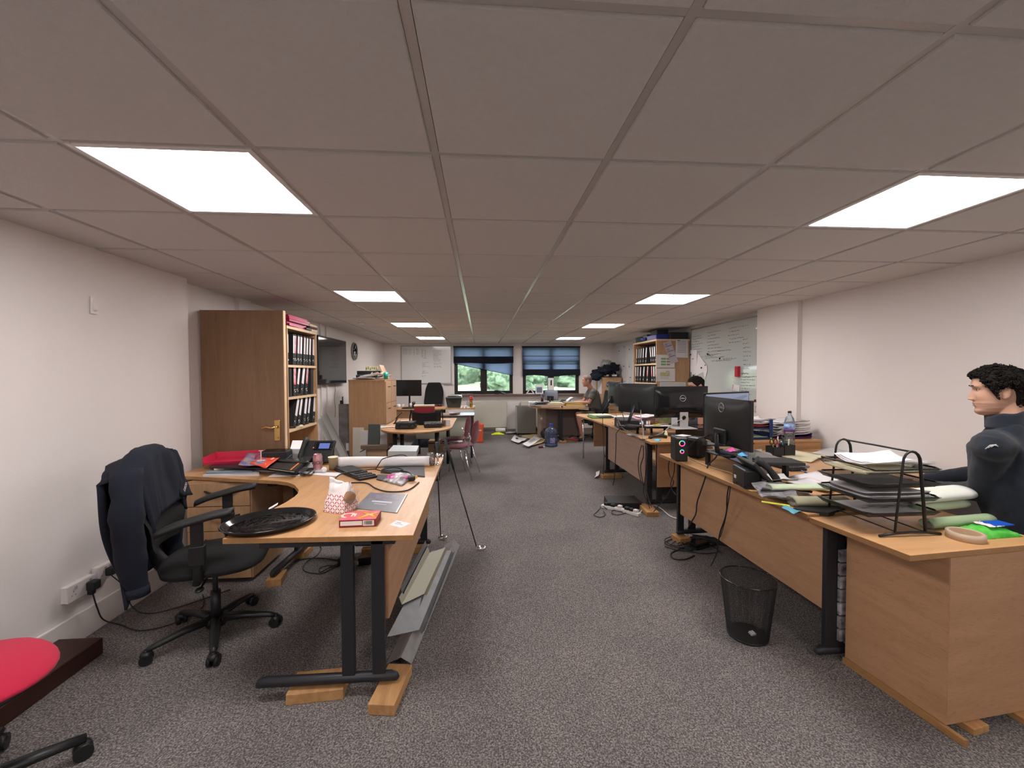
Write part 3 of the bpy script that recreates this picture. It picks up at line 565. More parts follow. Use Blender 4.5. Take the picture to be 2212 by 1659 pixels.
# notepad, dark slab, cables by the keyboard
flat('notebook_pad',[(822,1022),(918,1031),(916,1008),(835,1004)],DZ,'grey spiral notepad under the cable at the far right of the left desk','notepad',mat('grey_pad',(.07,.07,.075),.6),.008)
flat('black_wallet',[(813,1037),(838,1042),(838,1028),(815,1027)],DZ,'small black folder corner showing beside the pink packet','folder',BLK2,.007)
cable('laptop_cable',[PZ(812,1013,DZ+.01),PZ(770,1018,DZ+.03),PZ(735,1025,DZ+.02),PZ(722,1040,DZ+.005),PZ(745,1043,DZ+.005),PZ(790,1043,DZ+.005),PZ(812,1055,DZ+.005),PZ(840,1062,DZ+.005),PZ(880,1059,DZ+.005),PZ(905,1042,DZ+.005)],.0042,BLK2,'thick black power cable looping over the left desk beside the keyboard')
cable('laptop_cable',[PZ(808,1013,DZ+.012),PZ(840,1020,DZ+.02),PZ(870,1015,DZ+.02),PZ(850,1010,DZ+.02),PZ(825,1016,DZ+.02),PZ(880,1019,DZ+.012),PZ(893,1037,DZ+.01)],.0042,BLK2,'coiled black cable on the grey notepad of the left desk')
cable('laptop_cable',[PZ(812,1013,DZ+.03),PZ(820,1000,DZ+.082),PZ(830,990,DZ+.084),(-.64,3.38,DZ+.088),(-.60,3.46,DZ+.05),(-.6,3.5,DZ+.01)],.0042,BLK2,'black cable with a plug lying over the white paper roll')
t=thing('power_plug','black three-pin plug resting beside the pink packet','plug',PZ(889,1038,DZ)); MB().box((0,0,.016),(.045,.05,.028),(0,0,R(20))).build('plug_body',BLK2,t,bev=.008); MB().box((.03,.01,.02),(.02,.004,.006),(0,0,R(20))).box((.03,-.012,.02),(.02,.004,.006)).box((.03,0,.03),(.02,.004,.008)).build('pins',BRASS,t)
# blue-grey lever file and clamp lamp foot at the far right
o,P=flat('folder',[(838,986),(900,986),(905,973),(850,972)],DZ+.03,'pale grey lever file under papers at the far edge of the left desk','folder',mat('pale_blue_grey',(.33,.37,.40),.4),.045)
p=PZ(931,1006,DZ); t=thing('jar','glass jar of small parts at the right end of the paper roll','jar',(p.x-.01,p.y+.03,DZ)); MB().lathe([(0,.002),(.036,0),(.04,.01),(.04,.075),(.032,.088),(.034,.095),(.031,.095),(.029,.088)],seg=28).build('glass_wall',glass('jar_glass',(.9,.9,.9),.04,.1),t); MB().ell((0,0,.03),(.033,.033,.028),16,10,n=.4,ns=5).build('small_parts',mat('mixed_parts',(.25,.12,.12),.5,col2=(.4,.35,.3),vs=60),t)
p=PZ(945,1006,DZ); t=thing('tape_dispenser','small chrome clip ornament beside the glass jar on the left desk','ornament',(p.x,p.y+.04,DZ)); MB().lathe([(0,0),(.018,0),(.02,.006),(.006,.012),(.005,.05),(.012,.055)],seg=16).build('stand',CHROME,t); MB().ell((0,0,.072),(.024,.014,.022),16,12).box((.02,0,.06),(.03,.008,.012),(0,R(30),0)).build('head',CHROME,t)
# ---- the heap at the left end
def tray_open(label,c,d,rz,m,z,h=.055,tilt=0):
    t=thing('letter_tray',label,'letter tray',(c[0],c[1],z),rz); b=MB(); a,e=d[0]/2,d[1]/2
    b.prism([(-a*.95,-e*.95),(a*.95,-e*.95),(a*.95,e*.95),(-a*.95,e*.95)],0,.003)
    for (x0,y0,x1,y1) in ((-a,e,a,e),(-a,-e,-a,e),(a,-e,a,e)):
        b.add([(x0*.95,y0*.95,0),(x1*.95,y1*.95,0),(x1,y1,h),(x0,y0,h)],[(0,1,2,3)],False)
    b.add([(-a*.95,-e*.95,0),(a*.95,-e*.95,0),(a,-e,h*.35),(-a,-e,h*.35)],[(0,1,2,3)],False); b.build('tray_shell',m,t,solid=.003); return t
c=PZ(525,990,.84); tray_open('bright red plastic letter tray on the heap at the left end of the left desk',(-1.98,3.50),(.36,.26),R(12),RED,.815)
zz=DZ
stack=[('document_wallet',[(438,1030),(560,1028),(560,1010),(470,1008)],PAPER2,.012,'grey-white paper stack at the bottom left of the desk heap'),
('document_wallet',[(444,1024),(545,1022),(540,1003),(480,1003)],mat('blue_grey_card',(.22,.27,.32),.5),.012,'blue-grey wallet folder near the bottom of the desk heap'),
('notebook',[(462,1016),(560,1008),(560,995),(490,1000)],CREAM,.012,'cream notebook poking out of the left desk heap')]
for k,(n_,cs,m_,th,lb) in enumerate(stack): flat(n_,cs,zz,lb,'papers',m_,th); zz+=th+.0005
flat('document_wallet',[(452,1012),(600,1014),(600,995),(470,992)],zz,'dark plum plastic wallet under the red letter tray','folder',mat('dark_plum',(.035,.018,.03),.3),.008); zz+=.009
o,P=flat('leaflet',[(515,1008),(575,1006),(572,980),(540,978)],.835,'blue-edged brochure leaning out of the red letter tray','leaflet',mat('blue_brochure',(.10,.14,.42),.35,col2=(.5,.35,.25),vs=18),.004,.01)
o,P=flat('leaflet',[(540,1003),(575,1013),(604,991),(578,984)],.84,'bright orange-red leaflet on top of the left desk heap','leaflet',mat('orange_red_leaflet',(.85,.10,.05),.4),.003,.006)
on(o,P,.65,.62,.78,.85,.012,'round_emblem',mat('pale_orange',(.95,.45,.35),.5))
flat('document_wallet',[(548,1020),(700,1022),(690,990),(600,988)],DZ,'loose grey papers under the black notebook','papers',PAPER2,.012,.004)
flat('black_folder',[(560,1014),(640,1024),(660,1004),(600,994)],DZ+.022,'black zip folder below the black notebook','folder',BLK2,.018)
o,P=flat('notebook',[(581,1014),(636,1021),(662,998),(612,993)],DZ+.042,'black notebook with an orange elastic band on the left desk','notebook',mat('notebook_black',(.012,.012,.014),.5),.014)
on(o,P,.82,.0,.87,1.0,.0155,'elastic_band',mat('orange_elastic',(.90,.25,.06),.6)); on(o,P,0,-.03,1,.0,.006,'page_edges',CREAM)
flat('magazine',[(640,1022),(672,1026),(700,1000),(672,996)],DZ+.012,'glossy black and white magazine beside the drinks can','magazine',mat('mono_print',(.55,.53,.53),.4,col2=(.08,.08,.09),vs=25),.006,.006)
flat('loose_sheet',[(577,1031),(650,1028),(665,1018),(600,1020)],DZ,'white sheet at the front edge under the black folder','paper sheet',WHITE,.001,.002)
flat('loose_sheet',[(662,1025),(730,1030),(742,1022),(680,1018)],DZ,'white sheet in front of the golf ball','paper sheet',WHITE,.001,.002)
t=thing('stapler','black stapler lying in front of the drinks can','stapler',PZ(655,1023,DZ+.001),R(25)); MB().tube([(-.07,0,.012),(-.03,0,.02),(.03,0,.026),(.07,0,.024)],[.012,.015,.016,.013],10).build('top_arm',BLACK,t); MB().box((0,0,.006),(.15,.035,.01)).build('base',BLACK,t,bev=.004)
cable('coiled_cable',[PZ(668,1012,DZ+.03),PZ(660,1016,DZ+.035),PZ(648,1022,DZ+.03),PZ(655,1028,DZ+.01),PZ(665,1024,DZ+.02),PZ(672,1016,DZ+.025)],.005,BLK2,'black loop of cord beside the stapler','cord')
flat('folder',[(600,1000),(665,1003),(680,985),(612,980)],DZ+.05,'dark plastic wallet with a clear cover behind the black notebook','folder',mat('dark_clear',(.04,.04,.038),.15),.012,.008)
flat('folder',[(575,994),(640,996),(660,982),(600,979)],DZ+.03,'black box folder behind the orange leaflet','folder',BLK2,.035)
# VOIP phone facing the camera side
def deskphone(label,loc,rz,tilt=R(52)):
    t=thing('desk_phone',label,'telephone',loc,rz); M=Matrix.Translation((0,.02,.02))@Matrix.Rotation(tilt,4,'X')
    MB().box((0,.09,.012),(.27,.20,.024)).xf(M).build('phone_body',BLK2,t,bev=.006)
    MB().box((.055,.135,.0255),(.085,.05,.003)).xf(M).build('display',mat('phone_display',(.09,.13,.34),.25,emit=.8),t)
    MB().box((.045,.135,.0245),(.15,.075,.003)).xf(M).build('screen_bezel',GLOSSB,t)
    k=MB()
    for i in range(4):
        for j in range(3): k.box((.02+j*.028,.015+i*.019,.027),(.020,.012,.006))
    for i in range(4): k.box((-.018,.11+i*.016,.027),(.012,.009,.005)).box((.118,.11+i*.016,.027),(.012,.009,.005))
    k.xf(M).build('keypad',mat('phone_keys',(.035,.036,.04),.4),t)
    h=MB(); h.tube([(-.10,-.005,.045),(-.10,.03,.055),(-.10,.10,.062),(-.10,.16,.055),(-.10,.19,.045)],[.020,.019,.015,.019,.021],12,flat=1.2); h.xf(M).build('handset',BLK2,t)
    MB().box((0,.13,.06),(.20,.10,.12)).build('stand',BLACK,t,bev=.01); return t
ph=deskphone('black desk phone with a lit blue display at the back of the left desk',(-1.36,3.47,DZ),R(-4))
MB().ell((-.03,.118,.0285),(.004,.004,.003)).xf(Matrix.Translation((0,.02,.02))@Matrix.Rotation(R(52),4,'X')).build('message_light',mat('red_led',(1,.08,.1),.4,emit=3),ph)
cable('coiled_cable',[(-1.62,3.52,DZ+.06),(-1.60,3.42,DZ+.05),(-1.55,3.36,DZ+.05),(-1.52,3.45,DZ+.09)],.006,BLK2,'coiled black handset cord beside the desk phone','cord')
t=thing('telephone_base','black tangle-topped telephone base left of the desk phone','telephone_base',(-1.66,3.50,DZ),R(5)); MB().box((0,0,.06),(.2,.14,.12)).build('case',BLK2,t,bev=.01); k=MB()  # telephone base with vent slats, stands apart from the desk phone
for i in range(5): k.bb((-.09,-.05+i*.022,.12),(.09,-.04+i*.022,.125))
k.build('vent_slats',GLOSSB,t)
p=PZ(693,985,DZ); t=thing('spray_bottle','white bottle with a translucent blue cap behind the desk phone','bottle',(-1.36,3.64,DZ)); MB().lathe([(0,0),(.032,0),(.034,.005),(.034,.10),(.03,.112),(.026,.115)],seg=24).build('bottle_body',WPL,t); MB().lathe([(.030,.112),(.034,.116),(.034,.158),(.028,.168),(0,.170)],seg=24).build('cap',mat('blue_translucent',(.02,.16,.70),.15,trans=.3),t)
t=thing('plastic_stand','small white plastic stand on the heap beside the black wallet','stand',(-1.68,3.30,DZ+.078)); MB().cyl((0,0,0),(0,0,.075),.004,8).box((0,0,.002),(.05,.03,.004)).box((0,0,.077),(.03,.01,.004)).build('post',WPL,t)
flat('paper_box',[(627,985),(650,985),(655,965),(632,965)],DZ+.05,'white card box beside the bookcase behind the telephone base','box',WHITE,.06)
# ---------------------------------------------------------------- galvanised profiles lying along the desk
def profile(label,near,d0,d1,m,th=.0018):
    """folded sheet: cross-section through the near points, run parallel to d0 -> d1"""
    N_=[PZ(*p) for p in near]; dv=PZ(*d1)-PZ(*d0); n=len(N_)
    mb=MB().add(N_+[p+dv for p in N_],[(i,i+1,n+i+1,n+i) for i in range(n-1)],False)
    return tag(mb.build('metal_profile',m,solid=th),label,'metal profile','sheet metal profiles beside the left desk')
ZB=mat('bright_zinc',(.60,.62,.63),.35,.6,var=.15,vs=20); ZS=mat('slate_zinc',(.20,.205,.215),.4,.5,var=.2,vs=12); ZCR=mat('cream_primer',(.47,.46,.37),.5,.2)
profile('long bright galvanised angle on the carpet, lowest of the metal profiles by the left desk',[(835,1434,.012),(866,1420,.085),(889,1434,.006)],(889,1434,.006),(993,1178,.006),ZB)
profile('grey folded flashing lying across the middle of the metal profiles',[(836,1376,.16),(905,1361,.085),(911,1369,.06),(917,1361,.065)],(905,1361,.085),(975,1189,.085),ZS)
profile('cream-backed channel leaning on the desk panel above the grey flashing',[(862,1290,.235),(868,1306,.18),(916,1283,.13),(922,1286,.15)],(868,1306,.18),(928,1194,.18),ZCR)
profile('narrow grey channel standing behind the other profiles against the desk panel',[(866,1268,.30),(867,1276,.28),(871,1283,.26),(874,1280,.28)],(868,1284,.26),(921,1180,.26),mat('slate_zinc2',(.30,.31,.32),.4,.6))
# ---------------------------------------------------------------- golf clubs
def club(label,head,grip,side=1):
    h=V(head); g=V(grip); t=thing('golf_club',label,'golf club',(h.x,h.y,0)); d=(g-h).normalized()
    MB().cyl(h+V((0,0,.02)),h+d*((g-h).length-.27),.0045,10,.0065).build('shaft',mat('club_shaft',(.05,.05,.055),.25,.8),t,True)
    MB().cyl(h+d*((g-h).length-.27),g,.0095,12,.0125).build('grip',BLK2,t,True)
    hd=MB(); q=h+V((0,0,.012)); hd.ell(q+V((side*.038,-.01,.006)),(.044,.010,.024),18,10,rot=(R(-20),R(-8)*side,0)); hd.tube([h+V((0,0,.03)),q+V((0,0,.004)),q+V((side*.015,0,.0))],[.0065,.008,.009],8); hd.build('club_head',CHROME,t,True)
club('golf iron leaning on the left desk corner, its head out on the carpet',PZ(1030,1188,.01),(-.318,3.70,.93))
club('golf putter standing upright against the far corner of the left desk',(-.372,3.78,.005),(-.395,3.72,.90),.5)
# under-desk cables and adapter
zf=.006
cable('floor_cable',[PZ(x,y,zf) for x,y in ((690,1178),(694,1186),(684,1200),(662,1214),(655,1230),(672,1238),(698,1238),(722,1225),(738,1218))],.004,BLK2,'black cable looped on the carpet under the left desk')
cable('floor_cable',[PZ(x,y,zf) for x,y in ((636,1214),(660,1207),(700,1206),(738,1212))],.004,BLK2,'black cable running straight along the carpet under the left desk')
cable('floor_cable',[PZ(x,y,zf) for x,y in ((742,1212),(715,1224),(692,1236),(690,1228),(705,1222),(725,1222))],.003,BLK2,'thin black cable loop beside the mains adapter under the left desk')
p=PZ(785,1222,0); t=thing('mains_adapter','black mains adapter block on the carpet behind the left desk legs','adapter',(p.x,p.y+.03,0)); MB().box((0,0,.03),(.1,.07,.06),(0,0,R(15))).build('case',GLOSSB,t,bev=.008); MB().box((-.01,-.037,.03),(.07,.002,.03),(0,0,R(15))).build('rating_label',INKG,t)
p=PZ(748,1215,0); t=thing('extension_socket','short black extension socket behind the left desk post','socket strip',(p.x,p.y,0)); MB().box((0,0,.022),(.12,.06,.044)).build('case',BLK2,t,bev=.006)
# ================================================================ LEFT WALL
d=struct(MB().bb((-2.38,3.735,.01),(-1.70,3.775,2.058)).build('door_1',[DOORW],bev=.002))
def sub(mb,name,m,par,bev=0): mb.v=[v-par.location for v in mb.v]; return mb.build(name,m,par,bev=bev)
sub(MB().bb((-1.70,3.735,.01),(-1.694,3.775,2.058)),'door_edge',PALE,d)
pl=PY(600,931,3.73); h=MB(); h.bb((pl.x-.027,3.725,pl.z-.085),(pl.x+.021,3.735,pl.z+.095)); sub(h,'door_lock_plate',BRASS,d,.003)
hz=pl.z+.035; hx=pl.x-.003; h=MB().cyl((hx,3.725,hz),(hx,3.685,hz),.012,12); h.tube([(hx,3.688,hz),(hx-.03,3.683,hz-.003),(hx-.07,3.683,hz+.006),(hx-.10,3.683,hz-.004),(hx-.115,3.683,hz-.010)],[.011,.010,.009,.008,.005],10); h.ell((hx+.008,3.724,pl.z-.055),(.006,.003,.010)); sub(h,'door_handle',BRASS,d)
def binder(label,loc,rz,lean,w=.068,h=.315,dp=.28,m=None,lm=None,group=None,lab=True,spine=1):
    t=thing('lever_arch_file',label,'binder',loc,rz,group); t.rotation_euler=(lean,0,rz)
    b=MB().bb((-dp,-w/2,0),(0,-w/2+.003,h)).bb((-dp,w/2-.003,0),(0,w/2,h)).bb((-.004,-w/2,0),(0,w/2,h)); b.build('cover',m or BLK2,t)
    MB().bb((-dp+.01,-w/2+.005,.004),(-.012,w/2-.006,h-.02)).build('page_block',PAPER2,t)
    if lab: MB().bb((0,-w*.36,h*.38),(.0012,w*.36,h*.95)).build('spine_label',lm or WHITE,t)
    if lab: MB().tube([(.001,.014*math.cos(a*PI/6),h*.17+.014*math.sin(a*PI/6)) for a in range(13)],.0028,6).build('finger_ring',CHROME,t)
    return t
def bookcase(label,x0,x1,y0,y1,top,shelves,face,m=OAKz):
    t=thing('bookcase',label,'bookcase',((x0+x1)/2,(y0+y1)/2,0)); b=MB(); th=.022
    b.bb((x0,y0,0),(x1,y0+th,top)).bb((x0,y1-th,0),(x1,y1,top)); b.build('side_panels',m,t,True,bev=.001)
    xb=x0 if face>0 else x1-.008; MB().bb((xb,y0,.02),(xb+.008,y1,top-.01)).build('back_panel',m,t,True)
    MB().bb((x0-.004,y0-.004,top),(x1+.004,y1+.004,top+.028)).build('top_panel',PALE,t,True,bev=.001)
    for z in shelves: MB().bb((x0+.01,y0+th,z-.024),(x1-.004,y1-th,z)).build('shelf',PALE,t,True)
    MB().bb((x0+.02,y0+th,0),(x1-.02,y1-th,.06)).build('plinth',m,t,True); return t
BX=-1.85
bookcase('tall oak bookcase full of black lever arch files behind the brown door',-2.33,BX,4.14,4.87,1.95,(1.60,1.285,.965,.60,.07),1,OAKz)
words=['first','second','third','fourth','fifth','sixth','seventh','eighth','ninth']
def row(pxs,z,leans,X,face,desc,g,ypx=750,h=.31,cols=None,labs=None,lms=None,ws=None):
    for k,px in enumerate(pxs):
        y=PX(px,ypx,X).y; le=leans[k]; off=h/2*math.sin(-le)*1.0
        w=ws[k] if ws else .055
        binder(desc%words[k] ,(X-.02*face,y-(-math.sin(le))*h/2,z+abs(math.sin(le))*w/2+.001),0 if face>0 else PI,le if face>0 else -le,w,h,.27,None if not cols else cols[k],None if not lms else lms[k],g,True if not labs else labs[k])
LG=mat('label_pinkish',(.70,.60,.62),.6); LR=mat('label_with_red',(.72,.62,.62),.6,col2=(.60,.08,.12),vs=12)
row([625.5,639,642.5,649,654.5,662,667.5,673.5,681],1.60,[-.0,-.05,-.06,-.10,-.10,-.10,-.12,-.10,-.07],BX,1,'%s black lever arch file from the left on the upper shelf behind the door','files on the upper shelf of the left bookcase',750,lms=[LG,WHITE,LR,LG,WHITE,LG,WHITE,WHITE,LG],ws=[.05,.04,.04,.06,.055,.06,.05,.055,.07])
row([627,632,641,648.5,658.5,667,678],1.285,[0,0,-.03,-.24,-.26,-.18,-.03],BX,1,'%s black lever arch file from the left on the middle shelf behind the door','files on the middle shelf of the left bookcase',812,labs=[False,False,True,True,True,True,False],lms=[None,None,LR,WHITE,WHITE,LR,None],ws=[.06,.06,.07,.055,.07,.06,.07])
row([645,653,664,671.5,683],.965,[-.36,-.33,-.27,-.27,-.20],BX,1,'%s leaning black lever arch file from the left on the lower shelf behind the door','files on the lower shelf of the left bookcase',893,ws=[.065,.06,.07,.055,.07])
# heap on top of the bookcase
z=1.979
for k in range(5):
    dx=rng.uniform(-.02,.02); tag(MB().box((BX-.16+dx,4.38+k*.004,z+.011),(.34,.46+rng.uniform(-.03,.03),.020),(0,0,rng.uniform(-.05,.05))).build('plastic_wallet',mat('magenta_wallet',(.38,.015,.09),.35)),'%s magenta wallet folder from the bottom of the pile on the left bookcase'%words[k],'folder','magenta wallets on top of the left bookcase'); z+=.022
z=1.979
for k in range(3):
    tag(MB().box((BX-.15,4.79,z+.013),(.30,.20,.022),(0,0,rng.uniform(-.1,.1))).build('book',[CREAM,MAROON,CREAM][k]),'%s book from the bottom at the far end of the left bookcase top'%['cream','maroon','second cream'][k],'book','books on top of the left bookcase'); z+=.026
t=thing('hole_punch','black hole punch on the front edge of the left bookcase top','hole punch',(BX-.05,4.62,1.979)); t.location.x=BX-.03; MB().box((0,0,.012),(.1,.14,.022)).build('base',BLACK,t,bev=.004); MB().tube([(-.03,-.05,.03),(0,0,.06),(.03,.06,.045)],[.02,.022,.012],8).build('handle',BLACK,t)
flat('paper_pad',[(627,924),(655,922),(650,912),(627,914)],.966,'yellow-topped papers on the lower shelf of the left bookcase','papers',CREAM,.012)
# television
t=thing('television','large flat black television on the left wall beyond the bookcase','television',(XL2,6.78,1.7))
MB().bb((-2.352,6.16,1.352),(-2.318,7.40,2.072)).build('cabinet',BLACK,t,True,bev=.004); MB().bb((-2.319,6.17,1.368),(-2.3165,7.39,2.062)).build('screen',mat('tv_screen',(.012,.013,.016),.06,spec=.6),t,True); MB().bb((XL2+.003,6.5,1.5),(-2.35,7.0,1.9)).build('wall_bracket',METAL,t,True)
cable('television_cable',[(-2.385,7.0,1.40),(-2.385,7.03,1.25),(-2.385,6.98,1.1),(-2.385,7.02,.95),(-2.385,7.0,.80)],.005,mat('grey_cable',(.35,.33,.32),.6),'thin grey cable hanging down the wall below the television')
for k,y in enumerate((6.42,6.66)): struct(MB().bb((XL2,y,0),(XL2+.022,y+.05,ZC)).build('trim_%d'%(3+k),TRIMW,bev=.003))
t=thing('wall_clock','round grey wall clock high on the left wall beyond the television','clock',(XL2,8.1,1.935)); M=Matrix.Rotation(R(90),4,'Y')
MB().lathe([(0,0),(.165,0),(.172,.01),(.165,.032),(.15,.034),(.146,.018)],seg=48,M=M).build('rim',mat('grey_clock_rim',(.20,.22,.21),.4),t); MB().lathe([(0,.018),(.147,.018)],seg=48,M=M).build('dial',mat('clock_dial',(.30,.33,.31),.4),t)
m=MB()
for a in range(12): c,s=math.cos(a*PI/6),math.sin(a*PI/6); m.box((.0195,c*.118,s*.118),(.002,.014,.014),(a*PI/6,0,0))
for q in range(9): m.ell((.0195,rng.uniform(-.04,.04),rng.uniform(-.075,.075)),(.002,rng.uniform(.012,.03),rng.uniform(.01,.025)),8,6)
m.build('dial_markings',WHITE,t); MB().box((.023,.02,.03),(.003,.008,.09),(R(30),0,0)).build('hour_hand',BLACK,t); MB().box((.024,-.03,.03),(.003,.006,.13),(R(-40),0,0)).build('minute_hand',BLACK,t)
# smoke detector
p=PZ(781,694,ZC); t=thing('smoke_alarm','small white smoke alarm on the ceiling above the left wall television','smoke alarm',(p.x,p.y,ZC)); MB().lathe([(0,-.042),(.035,-.04),(.05,-.028),(.052,-.01),(.052,0),(0,0)],seg=24).build('casing',WPL,t); m=MB()
for a in range(12): c,s=math.cos(a*PI/6),math.sin(a*PI/6); m.box((c*.047,s*.047,-.026),(.006,.014,.010),(0,0,a*PI/6))
m.build('vent_slots',BLACK,t)
# filing cabinets
def filing(label,x0,x1,y0,y1,top,face,n=4,z0=.03,m=OAKz):
    t=thing('filing_cabinet',label,'filing cabinet',((x0+x1)/2,(y0+y1)/2,0),0,'light oak filing cabinets'); MB().bb((x0,y0,0),(x1,y1,top-.02)).build('carcass',m,t,True,bev=.002); MB().bb((x0-.005,y0-.005,top-.02),(x1+.005,y1+.005,top)).build('top_panel',m,t,True,bev=.002)
    hh=(top-.03-z0)/n
    for k in range(n):
        a=z0+k*hh+.004; b=z0+(k+1)*hh-.004
        if face=='x': d=MB().bb((x1,y0+.008,a),(x1+.018,y1-.008,b)).build('drawer',m,t,True,bev=.002); h=[(x1+.018,(y0+y1)/2-.06,b-.08),(x1+.045,(y0+y1)/2-.04,b-.08),(x1+.045,(y0+y1)/2+.04,b-.08),(x1+.018,(y0+y1)/2+.06,b-.08)]
        else: d=MB().bb((x0+.008,y0-.018,a),(x1-.008,y0,b)).build('drawer',m,t,True,bev=.002); c=(x0+x1)/2; h=[(c-.06,y0-.018,b-.08),(c-.04,y0-.045,b-.08),(c+.04,y0-.045,b-.08),(c+.06,y0-.018,b-.08)]
        I=wm(t).inverted(); MB().tube([I@V(q) for q in h],.006,6).build('handle',BLACK,d)
    return t
filing('nearer oak filing cabinet of the pair by the television, papers and cup on top',-2.01,-1.47,6.50,6.895,1.42,'x'); filing('four-drawer oak filing cabinet by the television, farther of the pair',-2.01,-1.47,6.90,7.30,1.42,'x')
CT=1.421
def sheet(label,c,d,rz,z,m=WHITE,curl=.02,tilt=0,name='loose_sheet',group=None,th=.0012,cat='paper sheet'):
    mb=MB().grid(lambda u,v:((u-.5)*d[0],(v-.5)*d[1],curl*.35*(1+noise.noise(Vector((u*3+c[0]*7,v*3+c[1]*5,z*9))))+curl*abs(2*v-1)**3*.6),8,8,th=th); mb.xf(Matrix.Translation((c[0],c[1],z))@Matrix.Rotation(rz,4,'Z')@Matrix.Rotation(tilt,4,'Y')); return tag(mb.build(name,m),label,cat,group)
g='papers on the left filing cabinets'
sheet('curled white papers slipping off the near edge of the oak filing cabinet',(-1.80,6.60),(.32,.24),.2,CT,WHITE,.03,group=g); sheet('white papers sloping up against the box files on the oak filing cabinet',(-1.72,6.75),(.34,.25),-.2,CT+.035,PAPER2,.05,R(-14),group=g); sheet('open white booklet at the middle of the oak filing cabinet top',(-1.60,6.95),(.26,.22),.5,CT,WHITE,.05,R(-12),group=g)
t=thing('box_file','black box file with a white label stacked on the oak filing cabinet papers','box file',(-1.86,6.98,CT+.0)); MB().box((0,0,.035),(.30,.25,.07),(0,0,.1)).build('case',BLK2,t,bev=.003); MB().box((0,-.128,.035),(.14,.004,.045),(0,0,.1)).build('label_sticker',WHITE,t)
t=thing('box_file','black box file on top of the labelled one on the oak filing cabinet','box file',(-1.83,6.99,CT+.071)); MB().box((0,0,.033),(.30,.25,.065),(0,0,-.12)).build('case',BLK2,t,bev=.003); MB().lathe([(.012,0),(.018,.003)],(.08,-.135,.03),12,M=Matrix.Rotation(R(90),4,'X')).build('ring',CHROME,t)
t=thing('desk_calendar','small photo calendar standing on the box files by the clock','calendar',(-1.80,7.02,CT+.137)); MB().box((0,0,.04),(.20,.004,.075)).build('card',CREAM,t); m=MB()
for k in range(6): m.box((-.08+k*.032,-.003,.04+rng.uniform(-.012,.012)),(.018,.001,.04))
m.build('pictures',mat('photo_mix',(.45,.40,.12),.5,col2=(.08,.12,.08),vs=40),t)
t=thing('picture_frame','thin wooden frame leaning beside the green cup on the filing cabinet','frame',(-1.60,7.05,CT)); MB().box((0,0,.115),(.018,.30,.25),(0,R(-24),0)).build('board',OAKz,t)
p=(-1.50,6.72,CT); t=thing('cup','teal plastic beaker on the front corner of the oak filing cabinet','cup',p); MB().lathe([(0,.004),(.026,.003),(.028,0),(.038,.11),(.035,.11),(.026,.006)],seg=24).build('cup_wall',mat('teal_plastic',(.01,.30,.25),.3),t)
# board, channels and boxes by the wall
def PYb(x,y,Y): return PY(x,y,Y)
a=PY(731,870,6.7); b=PY(754,872,6.7); t=thing('stone_panel','tall grey marbled board standing against the left wall by the cabinets','board',(a.x+.09,6.75,0)); MB().bb((a.x,6.70,0),(b.x,6.80,1.035)).build('board',mat('grey_marble',(.22,.21,.21),.25,col2=(.10,.095,.095),vs=6),t,True,bev=.004); MB().bb((b.x-.055,6.696,.30),(b.x-.01,6.70,.42)).build('label_sticker',WHITE,t,True); MB().bb((a.x+.01,6.74,1.035),(a.x+.05,6.78,1.09)).bb((a.x+.04,6.745,1.09),(a.x+.05,6.775,1.15)).build('bracket',METAL,t,True)
def bar(label,p0,p1,w,h,m,name='metal_channel',rl=0,cat='metal channel',g='grey channels leaning by the bookcase'):
    p0=V(p0);p1=V(p1); Z=(p1-p0).normalized(); X=V((1,0,0)); X=(X-Z*X.dot(Z)).normalized(); Y=Z.cross(X); L=(p1-p0).length; M=Matrix(((X.x,Y.x,Z.x,p0.x),(X.y,Y.y,Z.y,p0.y),(X.z,Y.z,Z.z,p0.z),(0,0,0,1)))@Matrix.Rotation(rl,4,'Z')
    mb=MB().bb((-w/2,-.002,0),(w/2,.002,L)).bb((-w/2,-h,0),(-w/2+.004,0,L)).bb((w/2-.004,-h,0),(w/2,0,L)); mb.xf(M); return tag(mb.build(name,m),label,cat,g)
bar('wide pale grey aluminium channel leaning diagonally beside the left bookcase',PY(752,1003,5.25),PY(700,897,5.95),.085,.03,ALU); bar('narrower light channel behind the wide one by the left bookcase',PY(735,1003,5.35),PY(690,905,6.0),.07,.03,mat('pale_alu',(.55,.56,.55),.4,.3))
a=PY(791,985,5.75); b=PY(836,985,5.75); t=thing('cardboard_box','open brown cardboard box with dark flaps below the round-ended table','box',((a.x+b.x)/2,5.9,0)); x0,x1=a.x,b.x
m=MB()
for (p,q) in (((x0,5.75,0),(x1,5.756,.49)),((x0,6.0,0),(x1,6.006,.49)),((x0,5.75,0),(x0+.006,6.0,.49)),((x1-.006,5.75,0),(x1,6.0,.49)),((x0,5.75,0),(x1,6.0,.006))): m.bb(p,q)
m.build('carton',CARD,t,True); MB().box(((x0+x1)/2-.02,5.73,.52),(x1-x0+.08,.05,.05),(R(10),0,0)).box((x1+.05,5.87,.50),(.12,.24,.012),(0,R(20),0)).box((x0-.04,5.87,.47),(.10,.24,.012),(0,R(-25),0)).build('flap',mat('dark_card',(.16,.11,.08),.8),t,True)
tag(MB().box(PY(808,940,5.86),(.16,.03,.30),(R(-8),0,R(-6))).build('slate_tile',mat('dark_green_grey',(.06,.075,.07),.6)),'dark grey-green tile standing up in the cardboard box','tile')
